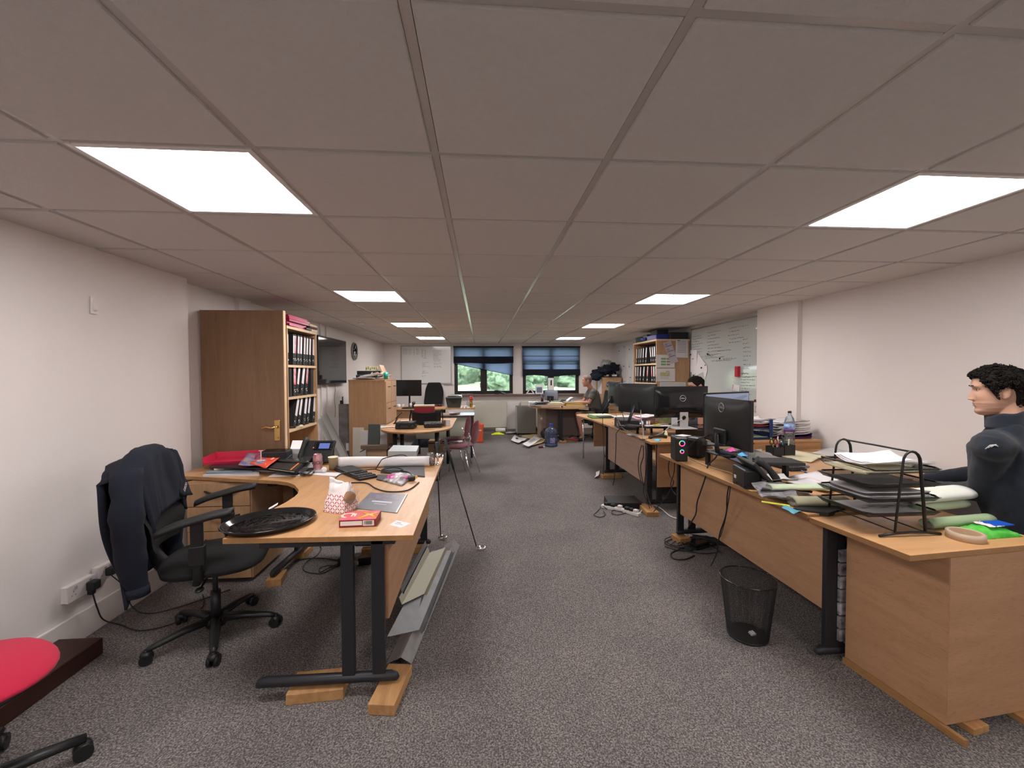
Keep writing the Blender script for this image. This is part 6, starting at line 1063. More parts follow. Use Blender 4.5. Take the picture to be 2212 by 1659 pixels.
for k in range(3): sheet(['lower','middle','topmost'][k]+' curled white sheet in the top tier of the wire rack',(1.97+.012*k,1.90),(.30,.22),-.10+.08*k,zc[3]+.013+.004*k,WHITE,.03,name='filed_sheet',group='curled sheets in the top rack tier')
# rolled drawings
def plan_roll(label,p0,p1,r,m,flatz=.8,turns=2.5,g='rolled plans around the wire rack'):
    p0=V(p0);p1=V(p1); L=(p1-p0).length; ang=math.atan2((p1-p0).y,(p1-p0).x); t=thing('plan_roll',label,'rolled plans',(p0.x,p0.y,p0.z),ang,g)
    def f(u,v): a=v*2*PI*turns; q=r*(1-.22*v); return (L*u+.012*math.sin(v*9)*(u>.5),q*1.25*math.cos(a),r*flatz+q*flatz*math.sin(a)+.0)
    MB().grid(f,10,int(28*turns)).build('rolled_sheets',m,t,solid=.001); MB().grid(lambda u,v:(L*.02+L*.96*u,r*.80*1.25*math.cos(v*PI*4)*(1-.3*v),r*flatz+r*.80*flatz*math.sin(v*PI*4)*(1-.3*v)),4,60).build('inner_sheets',PAPER2,t,solid=.0012); return t
plan_roll('long green-backed plan roll, lowest right of the wire rack',(2.10,1.80,D2),(2.47,1.84,D2),.026,mat('sage_paper',(.30,.40,.24),.7),.9)
plan_roll('pale green plan roll in the middle of the pile right of the wire rack',(2.10,1.92,D2+.035),(2.49,1.97,D2+.035),.030,LGREEN,.8); plan_roll('big white and pale green plan roll on top of the pile by the wire rack',(2.10,1.92,D2+.080),(2.50,1.98,D2+.080),.054,mat('white_green_plan',(.76,.76,.74),.7,col2=(.58,.64,.52),vs=2.2),.62)
plan_roll('sage green plan roll poking out left of the wire rack, upper one',(1.68,2.30,DA+.045),(2.02,2.27,DA+.045),.028,LGREEN,.6); plan_roll('olive plan roll poking out left of the wire rack, lower one',(1.70,2.15,DA),(1.98,2.12,DA),.040,mat('olive_paper',(.34,.33,.22),.7),.62)
for k in range(4):
    p=[PZ(1660,1056,DA),PZ(1655,1072,DA),PZ(1668,1085,DA),PZ(1690,1062,DA)][k]
    sheet(['upper grey crumpled plastic sleeve left of the plan rolls','middle grey crumpled plastic sleeve left of the plan rolls','lowest grey crumpled plastic sleeve at the desk edge','black sleeve between the plan rolls and the phone'][k],(p.x+.05,p.y),(.20,.13),-.15*k,DA+.002+.014*(3-k),[PAPER2,mat('crumpled_grey',(.30,.29,.31),.3,col2=(.12,.12,.13),vs=30),MC.get('crumpled_grey') or PAPER2,BLK2][k],.035,name='plastic_sleeve',group='sleeves at the right desk edge')
tag(MB().box((0,0,0),(.13,.012,.006)).xf(Matrix.Translation(PZ(1675,1088,DA+.012))@Matrix.Rotation(R(-40),4,'Z')).build('index_tab',YEL),'yellow plastic tab strip sticking out at the right desk edge','tab'); flat('plastic_wallet',[(1688,1099),(1715,1113),(1730,1108),(1700,1096)],DA,'turquoise plastic wallet corner at the right desk edge','wallet',mat('turquoise',(.10,.35,.48),.3),.003,.006); flat('black_folder',[(1712,1106),(1790,1116),(1840,1100),(1750,1092)],DA-.009,'flat black folder under the plan rolls at the desk joint','folder',BLK2,.02)
# tape and wipes
p=PZ(2118,1176,D2); t=thing('tape_roll','roll of brown parcel tape lying on the right side unit','tape',(p.x+.005,p.y+.06,D2)); MB().lathe([(.050,0),(.064,0),(.064,.032),(.050,.032),(.050,0)],seg=48).build('tape',mat('beige_tape',(.50,.38,.27),.4),t); MB().lathe([(.046,.001),(.050,.001),(.050,.031),(.046,.031),(.046,.001)],seg=48).build('cardboard_core',CARD,t)
t=thing('wipes_packet','shiny green wipes packet at the right end of the side unit','packet',(2.285,1.725,D2),R(4)); MB().grid(lambda u,v:(-.08+.22*u,-.06+.12*v,.002+.036*(math.sin(u*PI)**.4 if 0<u<1 else 0)*(math.sin(v*PI)**.5 if 0<v<1 else 0)+.006*noise.noise(Vector((u*12,v*6,0)))),30,14,th=.002).build('film_pack',mat('green_film',(.05,.42,.04),.15,col2=(.12,.55,.08),vs=20),t); MB().grid(lambda u,v:(.0+.08*u,-.035+.07*v,.0425+.004*noise.noise(Vector((u*9,v*6,0)))),10,10).build('white_label',WPL,t); MB().box((.09,0,.043),(.10,.06,.004)).build('blue_print',BLUE,t)
# ================================================================ RIGHT FAR DESK (second corner desk)
t=thing('desk','oak corner desk beyond the gap on the right with three black monitors','desk',(2.4,5.3,0)); q0=PZ(1378,956,DZ)
o=[V((1.80,q0.y,0)),V((3.30,q0.y+.02,0)),V((3.30,5.1,0)),V((2.9,5.12,0)),V((2.66,5.25,0)),V((2.58,5.5,0)),V((2.56,6.02,0)),V((1.78,6.02,0))]
b=MB().prism([(p.x,p.y) for p in o],DZ-.025,DZ); b.m=[1 if i>1 else 0 for i in range(len(b.f))]; b.build('desktop',OW,t,True,bev=.002)
PANELrefl=wood('beech_panel_reflected_pink',(.44,.29,.22),(.39,.25,.185),1,.35)  # pink cast of reflected light mixed into the beech colour
MB().bb((1.825,4.50,.27),(1.843,5.85,DZ-.025)).build('modesty_panel',PANELrefl,t,True); MB().bb((1.90,q0.y+.06,.27),(3.2,q0.y+.078,DZ-.025)).build('modesty_panel',PANELx,t,True)
foot_frame(t,(1.83,4.44,.075),(2.5,4.46,.075),DZ-.025,(.03,.2)); foot_frame(t,(1.80,5.90,.075),(2.5,5.92,.075),DZ-.025,(.05,.25)); foot_frame(t,(3.1,4.5,.03),(3.1,5.0,.03),DZ-.025,(.5,))
block((1.80,4.34),(.13,.30,.05),R(-4),'pine block under the near left foot of the second right desk','b4'); block((1.86,5.83),(.28,.12,.05),R(4),'reddish wood block under the far left foot of the second right desk','b4'); block((2.4,4.46),(.1,.2,.05),0,'pine block under the right foot of the second right desk','b4')
for k,(px,py) in enumerate(((1388,949),)):
    p=PZ(px,py,DZ); tag(MB().lathe([(.022,.0),(.034,.0),(.034,.004),(.022,.004),(.022,0)],(p.x,p.y,DZ),20).build('cable_grommet',METAL),'round grey cable grommet in the second right desk','grommet')
t=thing('desk','round-nosed oak desk end with green folders beyond the right monitors','desk',(2.3,6.8,0)); o=[(1.785,6.03),(1.76,6.5),(1.70,6.9),(1.67,7.15),(1.70,7.3),(1.80,7.38),(2.0,7.4),(2.6,7.4),(2.6,6.03)]
b=MB().prism(o,DZ-.025,DZ); b.build('desktop',OAKy,t,True,bev=.002); MB().bb((1.85,6.7,.3),(2.55,6.72,DZ-.025)).build('modesty_panel',PANELx,t,True); foot_frame(t,(2.2,6.2,.03),(2.2,7.2,.03),DZ-.025,(.3,.6)); MB().cyl((1.80,7.2,0),(1.80,7.2,DZ-.026),.012,10).build('leg',CHROME,t,True)
p=PZ(1296,897,DZ); fold('green folder lowest on the round-nosed desk',1.78,2.10,6.7,DZ,.03,GREENC,0,.3,'green folders on the round-nosed desk'); fold('pale green folder on the darker one on the round-nosed desk',1.80,2.12,6.72,DZ+.032,.022,LGREEN,.08,.28,'green folders on the round-nosed desk')
PKP=mat('pink_printed_paper',(.72,.55,.57),.7,col2=(.62,.22,.28),vs=9)
for k in range(5): sheet(['lowest','second','third','fourth','topmost'][k]+' of the white and pink papers on the far part of the second right desk',(2.15+.09*k,5.75+.06*k),(.42,.30),.2*k-.3,DZ+.001+.02*k,[WHITE,PKP,WHITE,PKP,WHITE][k],.03,group='pink and white papers on the second right desk')
sheet('large white roll-edged paper on the round-nosed desk beside the folders',(2.28,6.45),(.34,.26),.1,DZ+.001,WHITE,.05)
def small_pc(label,loc,rz,d,m=BLK2):
    t=thing('computer',label,'computer',loc,rz); MB().box((0,0,d[2]/2),d).build('case',m,t,bev=.004); k=MB()
    for i in range(8): k.box((-d[0]/2-.001,-d[1]/2+.04+i*.03,d[2]*.5),(.002,.012,d[2]*.6))
    k.build('vents',GLOSSB,t); return t
small_pc('black desktop computer lying at the left edge of the second right desk',(1.94,5.42,DZ),R(-8),(.24,.44,.125)); tag(MB().box((1.812,5.62,DZ+.05),(.003,.02,.008)).build('badge',CHROME),'tiny silver badge on the black desktop computer','badge')
monitor('leftmost black monitor on the second right desk, seen edge-on with a tilted stand',(1.83,5.62),R(-2),.52,.335,1.39,DZ+.126,mat('bluish_black',(.035,.045,.05),.3),False,'arm',SCR)
monitor('middle black monitor of the second right desk, angled and seen from behind',(1.87,4.87),R(33),.54,.355,1.38,DZ+.10,GB,False,'arm',SCR)
M4=monitor('wide black monitor with a ring logo on the second right desk',(2.30,4.62),R(90),.63,.36,1.352,DZ+.10,GLOSSB,.12,'none',SCR)
s_=MB(); W_,H_=.095,.19
n=24; circ=[(.026*math.cos(2*PI*k/n),.026*math.sin(2*PI*k/n)+.125) for k in range(n)]
sq=[]
for k in range(n):
    a=2*PI*k/n; c,s=math.cos(a),math.sin(a); q=1/max(abs(c),abs(s)); sq.append((c*q*W_/2,.125+(s*q*(.045 if s>0 else .045))))
for x in (-.07,-.062):
    vs=[(x,p[0],p[1]) for p in circ]+[(x,p[0],p[1]) for p in sq]; s_.add(vs,[(k,(k+1)%n,n+(k+1)%n,n+k) for k in range(n)],False)
s_.box((-.066,0,.04),(.008,W_,.08)); s_.box((-.066,0,.18),(.008,W_,.02)); s_.build('stand_plate',mat('silver_plastic',(.50,.50,.51),.35,.3),M4); MB().box((-.03,0,.006),(.2,.26,.01)).build('stand_base',MC['silver_plastic'],M4,bev=.003)
t=thing('monitor_riser','dark glass riser covered in papers under the second desk monitors','riser',(2.0,4.9,DZ)); MB().prism([(1.80,4.90),(1.95,4.70),(2.25,4.66),(2.75,4.60),(2.75,4.85),(2.1,5.05),(1.86,5.12)],DZ+.088,DZ+.097).build('glass_shelf',MC['smoked_glass'],t,True)
for x,y in ((1.90,4.92),(2.16,4.74),(2.66,4.68),(2.1,4.98)): MB().cyl((x,y,DZ),(x,y,DZ+.088),.014,10).build('leg',BLACK,t,True)
sheet('white papers with coloured notes on the dark glass riser',(2.12,4.80),(.32,.14),-.1,DZ+.098,WHITE,.01); tag(MB().box((2.07,4.76,DZ+.122),(.075,.06,.012),(0,0,.3)).build('sticky_notes',YEL),'bright yellow sticky pad on the riser of the second right desk','sticky notes')
t=thing('equipment_box','long black equipment box under the wide monitor of the second right desk','box',(2.52,4.62,DZ)); MB().box((0,0,.042),(.50,.16,.084)).build('case',BLACK,t,bev=.004)
t=thing('bottle','small yellow and white bottle under the glass riser','bottle',(2.12,4.62,DZ)); MB().lathe([(0,0),(.02,0),(.021,.04),(.012,.055),(.012,.07),(0,.072)],seg=16).build('bottle_body',mat('yellow_white',(.60,.60,.12),.4,col2=(.8,.8,.78),vs=40),t)
flat('sticky_note',[(1412,952),(1424,954),(1428,950),(1416,949)],DZ,'light blue sticky note at the near edge of the second right desk','sticky note',BLUN,.002,.004); flat('loose_sheet',[(1352,938),(1362,942),(1382,940),(1370,936)],DZ,'white slip on the second right desk below the riser','paper sheet',WHITE,.001,.004)
t=thing('handset','black handset lying on the second right desk near its grommet','handset',(1.98,4.52,DZ),R(12)); MB().tube([(-.11,0,.012),(-.06,0,.022),(.06,0,.022),(.11,0,.012)],[.02,.014,.014,.02],10).build('handset',BLACK,t)
note('green landscape photograph standing behind the wide monitor',[(1424,897),(1452,897),(1452,915),(1424,915)],PY,5.05,mat('green_photo',(.05,.13,.03),.5,col2=(.30,.24,.12),vs=18),'photo_print','photograph',.006); note('white card propped beside the green photograph',[(1450,899),(1463,899),(1463,918),(1450,918)],PY,5.0,PAPER2,'card','card',.006)
note('salmon card propped at the right behind the wide monitor',[(1507,902),(1519,902),(1519,916),(1507,916)],PY,4.95,mat('salmon_card',(.55,.28,.20),.7),'card','card',.006); sheet('white papers right of the wide monitor on the second right desk',(2.86,4.75),(.26,.20),.1,DZ+.098-.09,WHITE,.05)
for k in range(5): tag(MB().cyl((2.03+.03*k,5.15,DZ),(2.03+.03*k,5.17,DZ+.12),.011,10).build('battery_tube',[CHROME,WPL,BLK2,WPL,PALE][k]),['silver tube','first white tube','black tube','second white tube','pale wooden tube'][k]+' in the row behind the middle monitor','tube','tubes behind the middle monitor')
# ================================================================ CABLES AND FLOOR CLUTTER (right)
CB=BLK2; GC=mat('grey_cable2',(.32,.31,.31),.5)
X=lambda px,py,Y:PY(px,py,Y)
XP=1.755
def hang(pts,X_=1.755): return [PX(x,y,X_) for x,y in pts]
cable('monitor_cable',[X(1302,900,5.6)]+[PX(x,y,1.74) for x,y in ((1302,915),(1303,950),(1305,990),(1302,1035),(1298,1075))]+[PZ(1297,1095,.01),PZ(1290,1105,.01),PZ(1283,1112,.01),PZ(1295,1117,.01),PZ(1307,1113,.01),PZ(1304,1104,.01)],.0045,CB,'black cable hanging off the far left corner of the second right desk')
cable('monitor_cable',[X(1345,895,5.0),X(1348,915,4.95)]+[PX(x,y,1.76) for x,y in ((1332,935),(1331,950),(1329,1000),(1325,1045),(1312,1078))]+[PZ(1303,1092,.01),PZ(1312,1100,.01)],.005,CB,'black cable hanging over the second right desk in front of its beech panel')
for k,pp in enumerate((((1386,962),(1380,985),(1379,1010),(1385,1040),(1396,1060),(1405,1092)),((1389,962),(1390,985),(1384,1005),(1386,1030),(1398,1070),(1408,1096)),((1396,962),(1399,980),(1396,1010),(1393,1040),(1390,1065),(1404,1098)))):
    cable('desk_cable',[PX(x,y,1.785) for x,y in pp],.005,CB,['left','middle','right'][k]+' one of three black cables hanging under the second right desk',group='three cables under the second right desk')
cable('video_cable',[X(1329,890,5.3),X(1334,905,5.2),X(1345,925,5.0),PZ(1365,935,DZ+.03),PZ(1380,945,DZ+.01),PZ(1387,949,DZ+.004)],.0045,GC,'pale grey cable curving down from the leftmost monitor to the grommet'); cable('video_cable',[X(1384,885,4.8),X(1385,905,4.72),X(1389,930,4.6),PZ(1390,949,DZ+.004)],.004,GC,'pale grey cable hanging from the middle monitor to the grommet'); cable('video_cable',[X(1474,905,4.5),X(1455,915,4.5),X(1430,935,4.5),PZ(1405,945,DZ+.008),PZ(1393,949,DZ+.008)],.004,GC,'grey cable looping from the hole of the silver stand')
cable('monitor_cable',[X(1551,940,3.0),X(1551,960,2.95),PX(1548,985,1.78),PX(1530,1005,1.73),PX(1524,1030,1.73),PX(1514,1060,1.735),PX(1506,1085,1.74),PX(1503,1110,1.745),PX(1492,1130,1.75),PZ(1484,1145,.01)],.0055,CB,'thick black cable running down the panel of the right desk')
cable('phone_cable',[PZ(1587,1040,DA+.01),PX(1577,1046,1.69),PX(1572,1062,1.69),PX(1570,1085,1.71),PX(1570,1100,1.72),PX(1566,1120,1.74),PX(1557,1145,1.755),PX(1553,1163,1.76),PX(1548,1195,1.8),PZ(1535,1223,.01)],.005,CB,'black phone cable hanging at the middle of the right desk panel','cable'); cable('phone_cable',[PZ(1590,1042,DA+.02),PX(1579,1048,1.695),PX(1576,1066,1.70),PX(1572,1092,1.72),PX(1566,1125,1.75),PX(1556,1160,1.76)],.0035,CB,'thin black cable twisted beside the phone cable of the right desk')
cable('network_cable',[PZ(1482,985,DA+.005),PZ(1498,994,DA+.005),PZ(1520,1004,DA+.005),PZ(1560,1016,DA+.005),PZ(1580,1022,DA+.005),PZ(1598,1038,DA+.03)],.0035,mat('cream_cable',(.62,.50,.25),.5),'cream network cable crossing the right desk behind the risers'); cable('speaker_cable',[PZ(1480,975,DA+.05),X(1505,950,3.25),X(1530,940,3.25),X(1536,925,3.3)],.005,CB,'black cable from the speakers up to the second monitor'); cable('speaker_cable',[PZ(1450,987,DA+.0),PX(1446,995,1.70),PX(1444,1010,1.72),PX(1447,1028,1.74),PX(1455,1040,1.75),PX(1447,1060,1.76),PX(1432,1082,1.78),PZ(1412,1105,.06)],.0045,CB,'black cable hanging below the speaker across the gap between right desks')
cable('speaker_cable',[PZ(1455,990,DA),PX(1457,1000,1.71),PX(1456,1020,1.73),PX(1449,1045,1.75),PX(1453,1060,1.75),PX(1461,1070,1.76)],.004,CB,'second black cable below the speaker in the gap between right desks')
p=PZ(1350,1103,0); t=thing('media_box','flat black equipment box on the carpet under the second right desk','box',(p.x+.03,p.y+.18,0),R(-6)); MB().box((0,0,.035),(.36,.28,.07)).build('case',BLACK,t,bev=.004)
for k,(x0,y0,x1,y1) in enumerate(((1300,1092,1352,1103),(1348,1102,1382,1112))):
    a=PZ(x0,y0,.02); b=PZ(x1,y1,.02); c=(a+b)/2; an=math.atan2((b-a).y,(b-a).x); t=thing('extension_socket',['longer white extension strip on the carpet under the second right desk','shorter white extension strip nearest the wood block'][k],'socket strip',(c.x,c.y,0),an); L=(b-a).length; MB().box((0,0,.018),(L,.055,.034)).build('strip',WPL,t,bev=.005)
    for q in range(3): MB().box((-L*.3+q*L*.28,0,.050),(.045,.045,.03)).build('plug',[BLK2,BLK2,WPL][q],t,bev=.005)
cable('mains_cable',[PZ(1380,1110,.012),PZ(1390,1100,.02),PZ(1403,1094,.03),PZ(1415,1092,.03),PZ(1430,1100,.012),PZ(1448,1115,.012),PZ(1470,1122,.012)],.006,WPL,'white mains cable running along the carpet past the wood block'); cable('floor_cable',[PZ(x,y,.008) for x,y in ((1345,1106),(1325,1102),(1322,1109),(1335,1112),(1352,1108))],.004,CB,'short black cable loop beside the white extension strip')
g='black cables tangled under the right desk'; rr=random.Random(11)
for k in range(8):
    pts=[]; cx,cy=1490+rr.uniform(-20,35),1178+rr.uniform(-18,12)
    for q in range(7): a=q*1.0+k; pts.append(PZ(cx+rr.uniform(20,48)*math.cos(a),cy+rr.uniform(6,17)*math.sin(a),.008+.012*rr.random()))
    cable('floor_cable',pts,.0042,CB,'one black loop of the cable tangle on the carpet under the right desk',group=g)
cable('floor_cable',[PZ(x,y,.006) for x,y in ((1495,1190),(1475,1185),(1450,1195),(1455,1207),(1480,1208),(1500,1200))],.0055,CB,'thick cable loop lying in front of the tangle under the right desk'); t=thing('mains_adapter','black mains adapter brick in the cable tangle under the right desk','adapter',PZ(1510,1182,0),.4); MB().box((0,0,.025),(.16,.09,.05)).build('case',GLOSSB,t,bev=.008)
t=thing('extension_socket','black extension strip in the cable tangle under the right desk','socket strip',PZ(1535,1172,0),-.6); MB().box((0,0,.02),(.30,.06,.04)).build('strip',BLK2,t,bev=.005)
sheet('white sheet on the carpet left of the far foot of the second right desk',(1.70,5.95),(.06,.34),R(-20),.012,WHITE,.02,R(-30))
# ================================================================ PEOPLE
def itp(tb,z):
    for (z0,v0),(z1,v1) in zip(tb,tb[1:]):
        if z0<=z<=z1:
            u=(z-z0)/(z1-z0); u=u*u*(3-2*u)*.35+u*.65; return v0+(v1-v0)*u
    return tb[0][1] if z<tb[0][0] else tb[-1][1]
XF=[(-.124,.060),(-.118,.080),(-.108,.0905),(-.098,.0925),(-.084,.0875),(-.074,.0905),(-.070,.0945),(-.0635,.0920),(-.057,.0965),(-.046,.0915),(-.036,.0915),(-.015,.0925),(.005,.0915),(.018,.0905),(.034,.0965),(.05,.0955),(.07,.0890),(.09,.0735),(.105,.050),(.114,.026),(.118,.002)]
XB=[(-.124,.012),(-.11,-.005),(-.09,-.035),(-.06,-.068),(-.03,-.085),(0,-.096),(.04,-.103),(.07,-.094),(.09,-.074),(.105,-.048),(.114,-.024),(.118,-.002)]
HW=[(-.124,.014),(-.115,.030),(-.10,.046),(-.08,.0575),(-.055,.0655),(-.03,.0700),(0,.0735),(.03,.0760),(.06,.0720),(.085,.0570),(.105,.0370),(.114,.019),(.118,.002)]
def head_mesh(c,yaw,s=1,pitch=0,res=(120,110)):
    """head looking along local +x"""
    m=MB(); nu,nv=res; G=lambda x,a,w:math.exp(-((x-a)/w)**2)
    M=Matrix.Translation(c)@Matrix.Rotation(yaw,4,'Z')@Matrix.Rotation(-pitch,4,'Y')@Matrix.Scale(s,4); vs=[]
    for i in range(nv+1):
        Z=.118-.242*i/nv; xf,xb,hw=itp(XF,Z),itp(XB,Z),itp(HW,Z); xc=min(xf*.25,.012) if xb<0 else (xf+xb)/2
        for k in range(nu):
            ph=2*PI*k/nu; c_,s_=math.cos(ph),math.sin(ph); e=.80 if c_>0 else .95
            X=xc+math.copysign(abs(c_)**e,c_)*((xf-xc) if c_>0 else (xc-xb)); Y=math.copysign(abs(s_)**(.92),s_)*hw
            if c_>0:
                t_=(Z+.036)/.054; prof=(1-t_)**.9*.021+.002 if 0<=t_<=1 else (.023*math.exp(-((Z+.036)/.0065)**2) if t_<0 else .002*math.exp(-((Z-.018)/.012)**2))
                X+=prof*math.exp(-(Y/(.0095+.0065*max(0,min(1,1-t_))))**2)
                X+=.005*G(Z,-.036,.007)*G(abs(Y),.013,.006)
                X+=.0045*G(Z,.033,.008)*G(abs(Y),.028,.018); X-=.0105*G(Z,.014,.0105)*G(abs(Y),.030,.015)
                X+=.005*G(Z,-.022,.02)*G(abs(Y),.042,.018)
                lp=G(Z,-.057,.0055)+G(Z,-.070,.0062); X-=.0035*lp*(1-G(Y,0,.020))*G(abs(Y),.03,.02)
            vs.append(M@V((X,Y,Z)))
    m.add(vs,[(i*nu+k,(i+1)*nu+k,(i+1)*nu+(k+1)%nu,i*nu+(k+1)%nu) for i in range(nv) for k in range(nu)]+[tuple(range(nu))[::-1],tuple(nv*nu+k for k in range(nu))],True)
    for sg in (-1,1):
        e=MB().ell((0,0,0),(.017,.0065,.031),16,12); e.tube([(.010*math.cos(a)-.001,sg*.005,.004+.024*math.sin(a)) for a in [R(-60)+R(250)*q/10 for q in range(11)]],.0042,6).ell((.003,sg*.002,-.024),(.009,.006,.010),10,8)
        e.xf(M@Matrix.Translation((-.010,sg*.0755,-.004))@Matrix.Rotation(R(-10),4,'Y')@Matrix.Rotation(sg*R(-24),4,'Z')); m.add(e.v,e.f,True)
    return m,M
def hand(m,w,d,up,side,s=1,curl=.5):
    """wrist w, direction d, palm facing -up, thumb towards side"""
    d=V(d).normalized(); up=V(up); up=(up-d*up.dot(d)).normalized(); sd=V(side); sd=(sd-d*sd.dot(d)-up*sd.dot(up)).normalized(); w=V(w)
    P=lambda a,b,c:w+(d*a+sd*b+up*c)*s
    m.tube([P(-.01,0,0),P(.02,0,.0),P(.05,0,.002),P(.085,0,0)],[.024*s,.028*s,.034*s,.032*s],12,flat=.45)
    for k,(b,L) in enumerate(((.029,.070),(.0095,.078),(-.0105,.072),(-.0295,.056))):
        pts=[P(.072,b*.9,.002)]; a=0; p=pts[0]
        for q,fr in enumerate((.45,.32,.26)):
            a+=curl*(.35 if q==0 else .55); p=p+(d*math.cos(a)-up*math.sin(a)+sd*b*.8)*L*fr*s; pts.append(p)
        m.tube(pts,[.0092*s,.0088*s,.0080*s,.0068*s],8)
    m.tube([P(.018,.022,-.002),P(.042,.044,-.010),P(.066,.054,-.016),P(.086,.052,-.022)],[.013*s,.011*s,.0095*s,.0075*s],8)
SKIN=mat('skin_light',(.52,.30,.21),.55,var=.10,vs=14,bump=.1,bs=300); SKIN2=mat('skin_ruddy',(.50,.24,.17),.55,var=.12,vs=14)
HAIRD=mat('dark_brown_hair',(.010,.008,.007),.9,spec=.2); HAIRG=mat('grey_hair',(.17,.125,.10),.8,var=.4,vs=60)
def remesh(o,v,it=3,f=.5):
    r=o.modifiers.new('remesh','REMESH'); r.mode='VOXEL'; r.voxel_size=v; r.use_smooth_shade=True
    if it: s=o.modifiers.new('smooth','SMOOTH'); s.iterations=it; s.factor=f
def face_bits(t,body,M,s,hair,brow,eye=True):
    P=lambda x,y,z:M@V((x,y,z)); I=wm(t).inverted()
    for sg in (-1,1):
        e=MB().ell((0,0,0),(.0115,.0125,.0118),16,12); e.v=[P(.0725+v.x,sg*.0315+v.y,.0145+v.z) for v in e.v]; e.build('eye_white',mat('eye_white',(.60,.55,.52),.2),body,True)
        e=MB().ell((0,0,0),(.004,.0055,.0055),12,8); e.v=[P(.0815+v.x,sg*.0315+v.y,.0140+v.z) for v in e.v]; e.build('iris',mat('dark_iris',(.02,.012,.008),.15),body,True)
        l=MB(); l.tube([P(.0805-abs(q)*.0045*1.0,sg*(.0315)+q*.0135,.0205-abs(q)**2*.005) for q in (-1,-.6,-.2,.2,.6,1)],.0036*s,6); l.build('upper_eyelid',SKIN if t['skin']==1 else SKIN2,body,True)
        l=MB(); l.tube([P(.0835-abs(q)*.0045,sg*(.0315)+q*.0135,.0188-abs(q)**2*.0045) for q in (-1,-.6,-.2,.2,.6,1)],.0012*s,6); l.build('eyelash_line',hair,body,True)
        b=MB(); b.tube([P(.1000-.0009*k*k-.0006*k,sg*(.014+.0062*k),.0345+.0018*k-.0006*k*k) for k in range(6)],[.0028*s,.0040*s,.0042*s,.0040*s,.0034*s,.0018*s],6,flat=.8); b.build('eyebrow',hair,body,True)
    l=MB(); l.tube([P(.0945-.00042*q*q,q*.0052,-.0585) for q in range(-4,5)],[.001*s,.0022*s]+[.0034*s]*5+[.0022*s,.001*s],8,flat=.8); l.tube([P(.0925-.00042*q*q,q*.0050,-.0690) for q in range(-4,5)],[.001*s,.0026*s]+[.0040*s]*5+[.0026*s,.001*s],8,flat=.8); l.build('lips',mat('lip',(.42,.17,.14),.45),body,True)
def hair_cap(t,M,m,curls=0,thick=.014,seed=1,par=None,rim=.0,short=False):
    """hair covering the crown, back and sides, hairline above the forehead and around the ears"""
    h=MB(); nu,nv=72,44; rr=random.Random(seed); vs=[]; idx={}
    def surf(th,ph,off):
        Z=.118*math.cos(th); xf,xb,hw=itp(XF,Z),itp(XB,Z),itp(HW,Z); c_,s_=math.cos(ph),math.sin(ph); k=1
        X=math.copysign(abs(c_)**(.8 if c_>0 else .95),c_)*(xf if c_>0 else -xb); Y=math.copysign(abs(s_)**.92,s_)*hw
        n=V((X/.097,Y/.076,Z/.118)); n=n.normalized() if n.length>1e-5 else V((0,0,1)); return V((X,Y,Z))+n*off
    def lim(ph):
        f=math.cos(ph); a=abs(math.degrees(ph if ph<=PI else ph-2*PI))
        if a<38: return R(52-.02*a)
        if a<62: return R(52+(a-38)*1.0)
        if a<84: return R(76+(a-62)*1.55)
        if a<112: return R(84)
        return R(min(128,84+(a-112)*2.2))
    for i in range(nv+1):
        for k in range(nu):
            ph=2*PI*k/nu; L=lim(ph); th=L*i/nv; e=i/nv
            off=thick*(1-.75*e**7)+(.006*noise.noise(V((math.cos(ph)*5,math.sin(ph)*5,th*6+seed))) if not short else .0015*noise.noise(V((math.cos(ph)*9,math.sin(ph)*9,th*9))))
            vs.append(M@surf(th,ph,off))
    for k in range(nu): ph=2*PI*k/nu; vs.append(M@surf(lim(ph),ph,-.006))
    fs=[(i*nu+k,(i+1)*nu+k,(i+1)*nu+(k+1)%nu,i*nu+(k+1)%nu) for i in range(nv+1) for k in range(nu)]
    h.add(vs,fs,True)
    for c in range(curls):
        ph=rr.uniform(0,2*PI); th=lim(ph)*math.sqrt(rr.uniform(0,.93)); r=rr.uniform(.005,.0085); o=surf(th,ph,thick*rr.uniform(.7,1.15)); n=o.normalized(); a=n.orthogonal().normalized(); b=n.cross(a); tl=rr.uniform(0,6.28); ax=(a*math.cos(tl)+b*math.sin(tl)); ay=n*.8+ax.cross(n)*.5
        h.tube([M@(o+ax*r*math.cos(q*.9)+ay*r*math.sin(q*.9)+n*.0012*q) for q in range(7)],.0021,5)
    return h.build('hair',m,par or t,True)
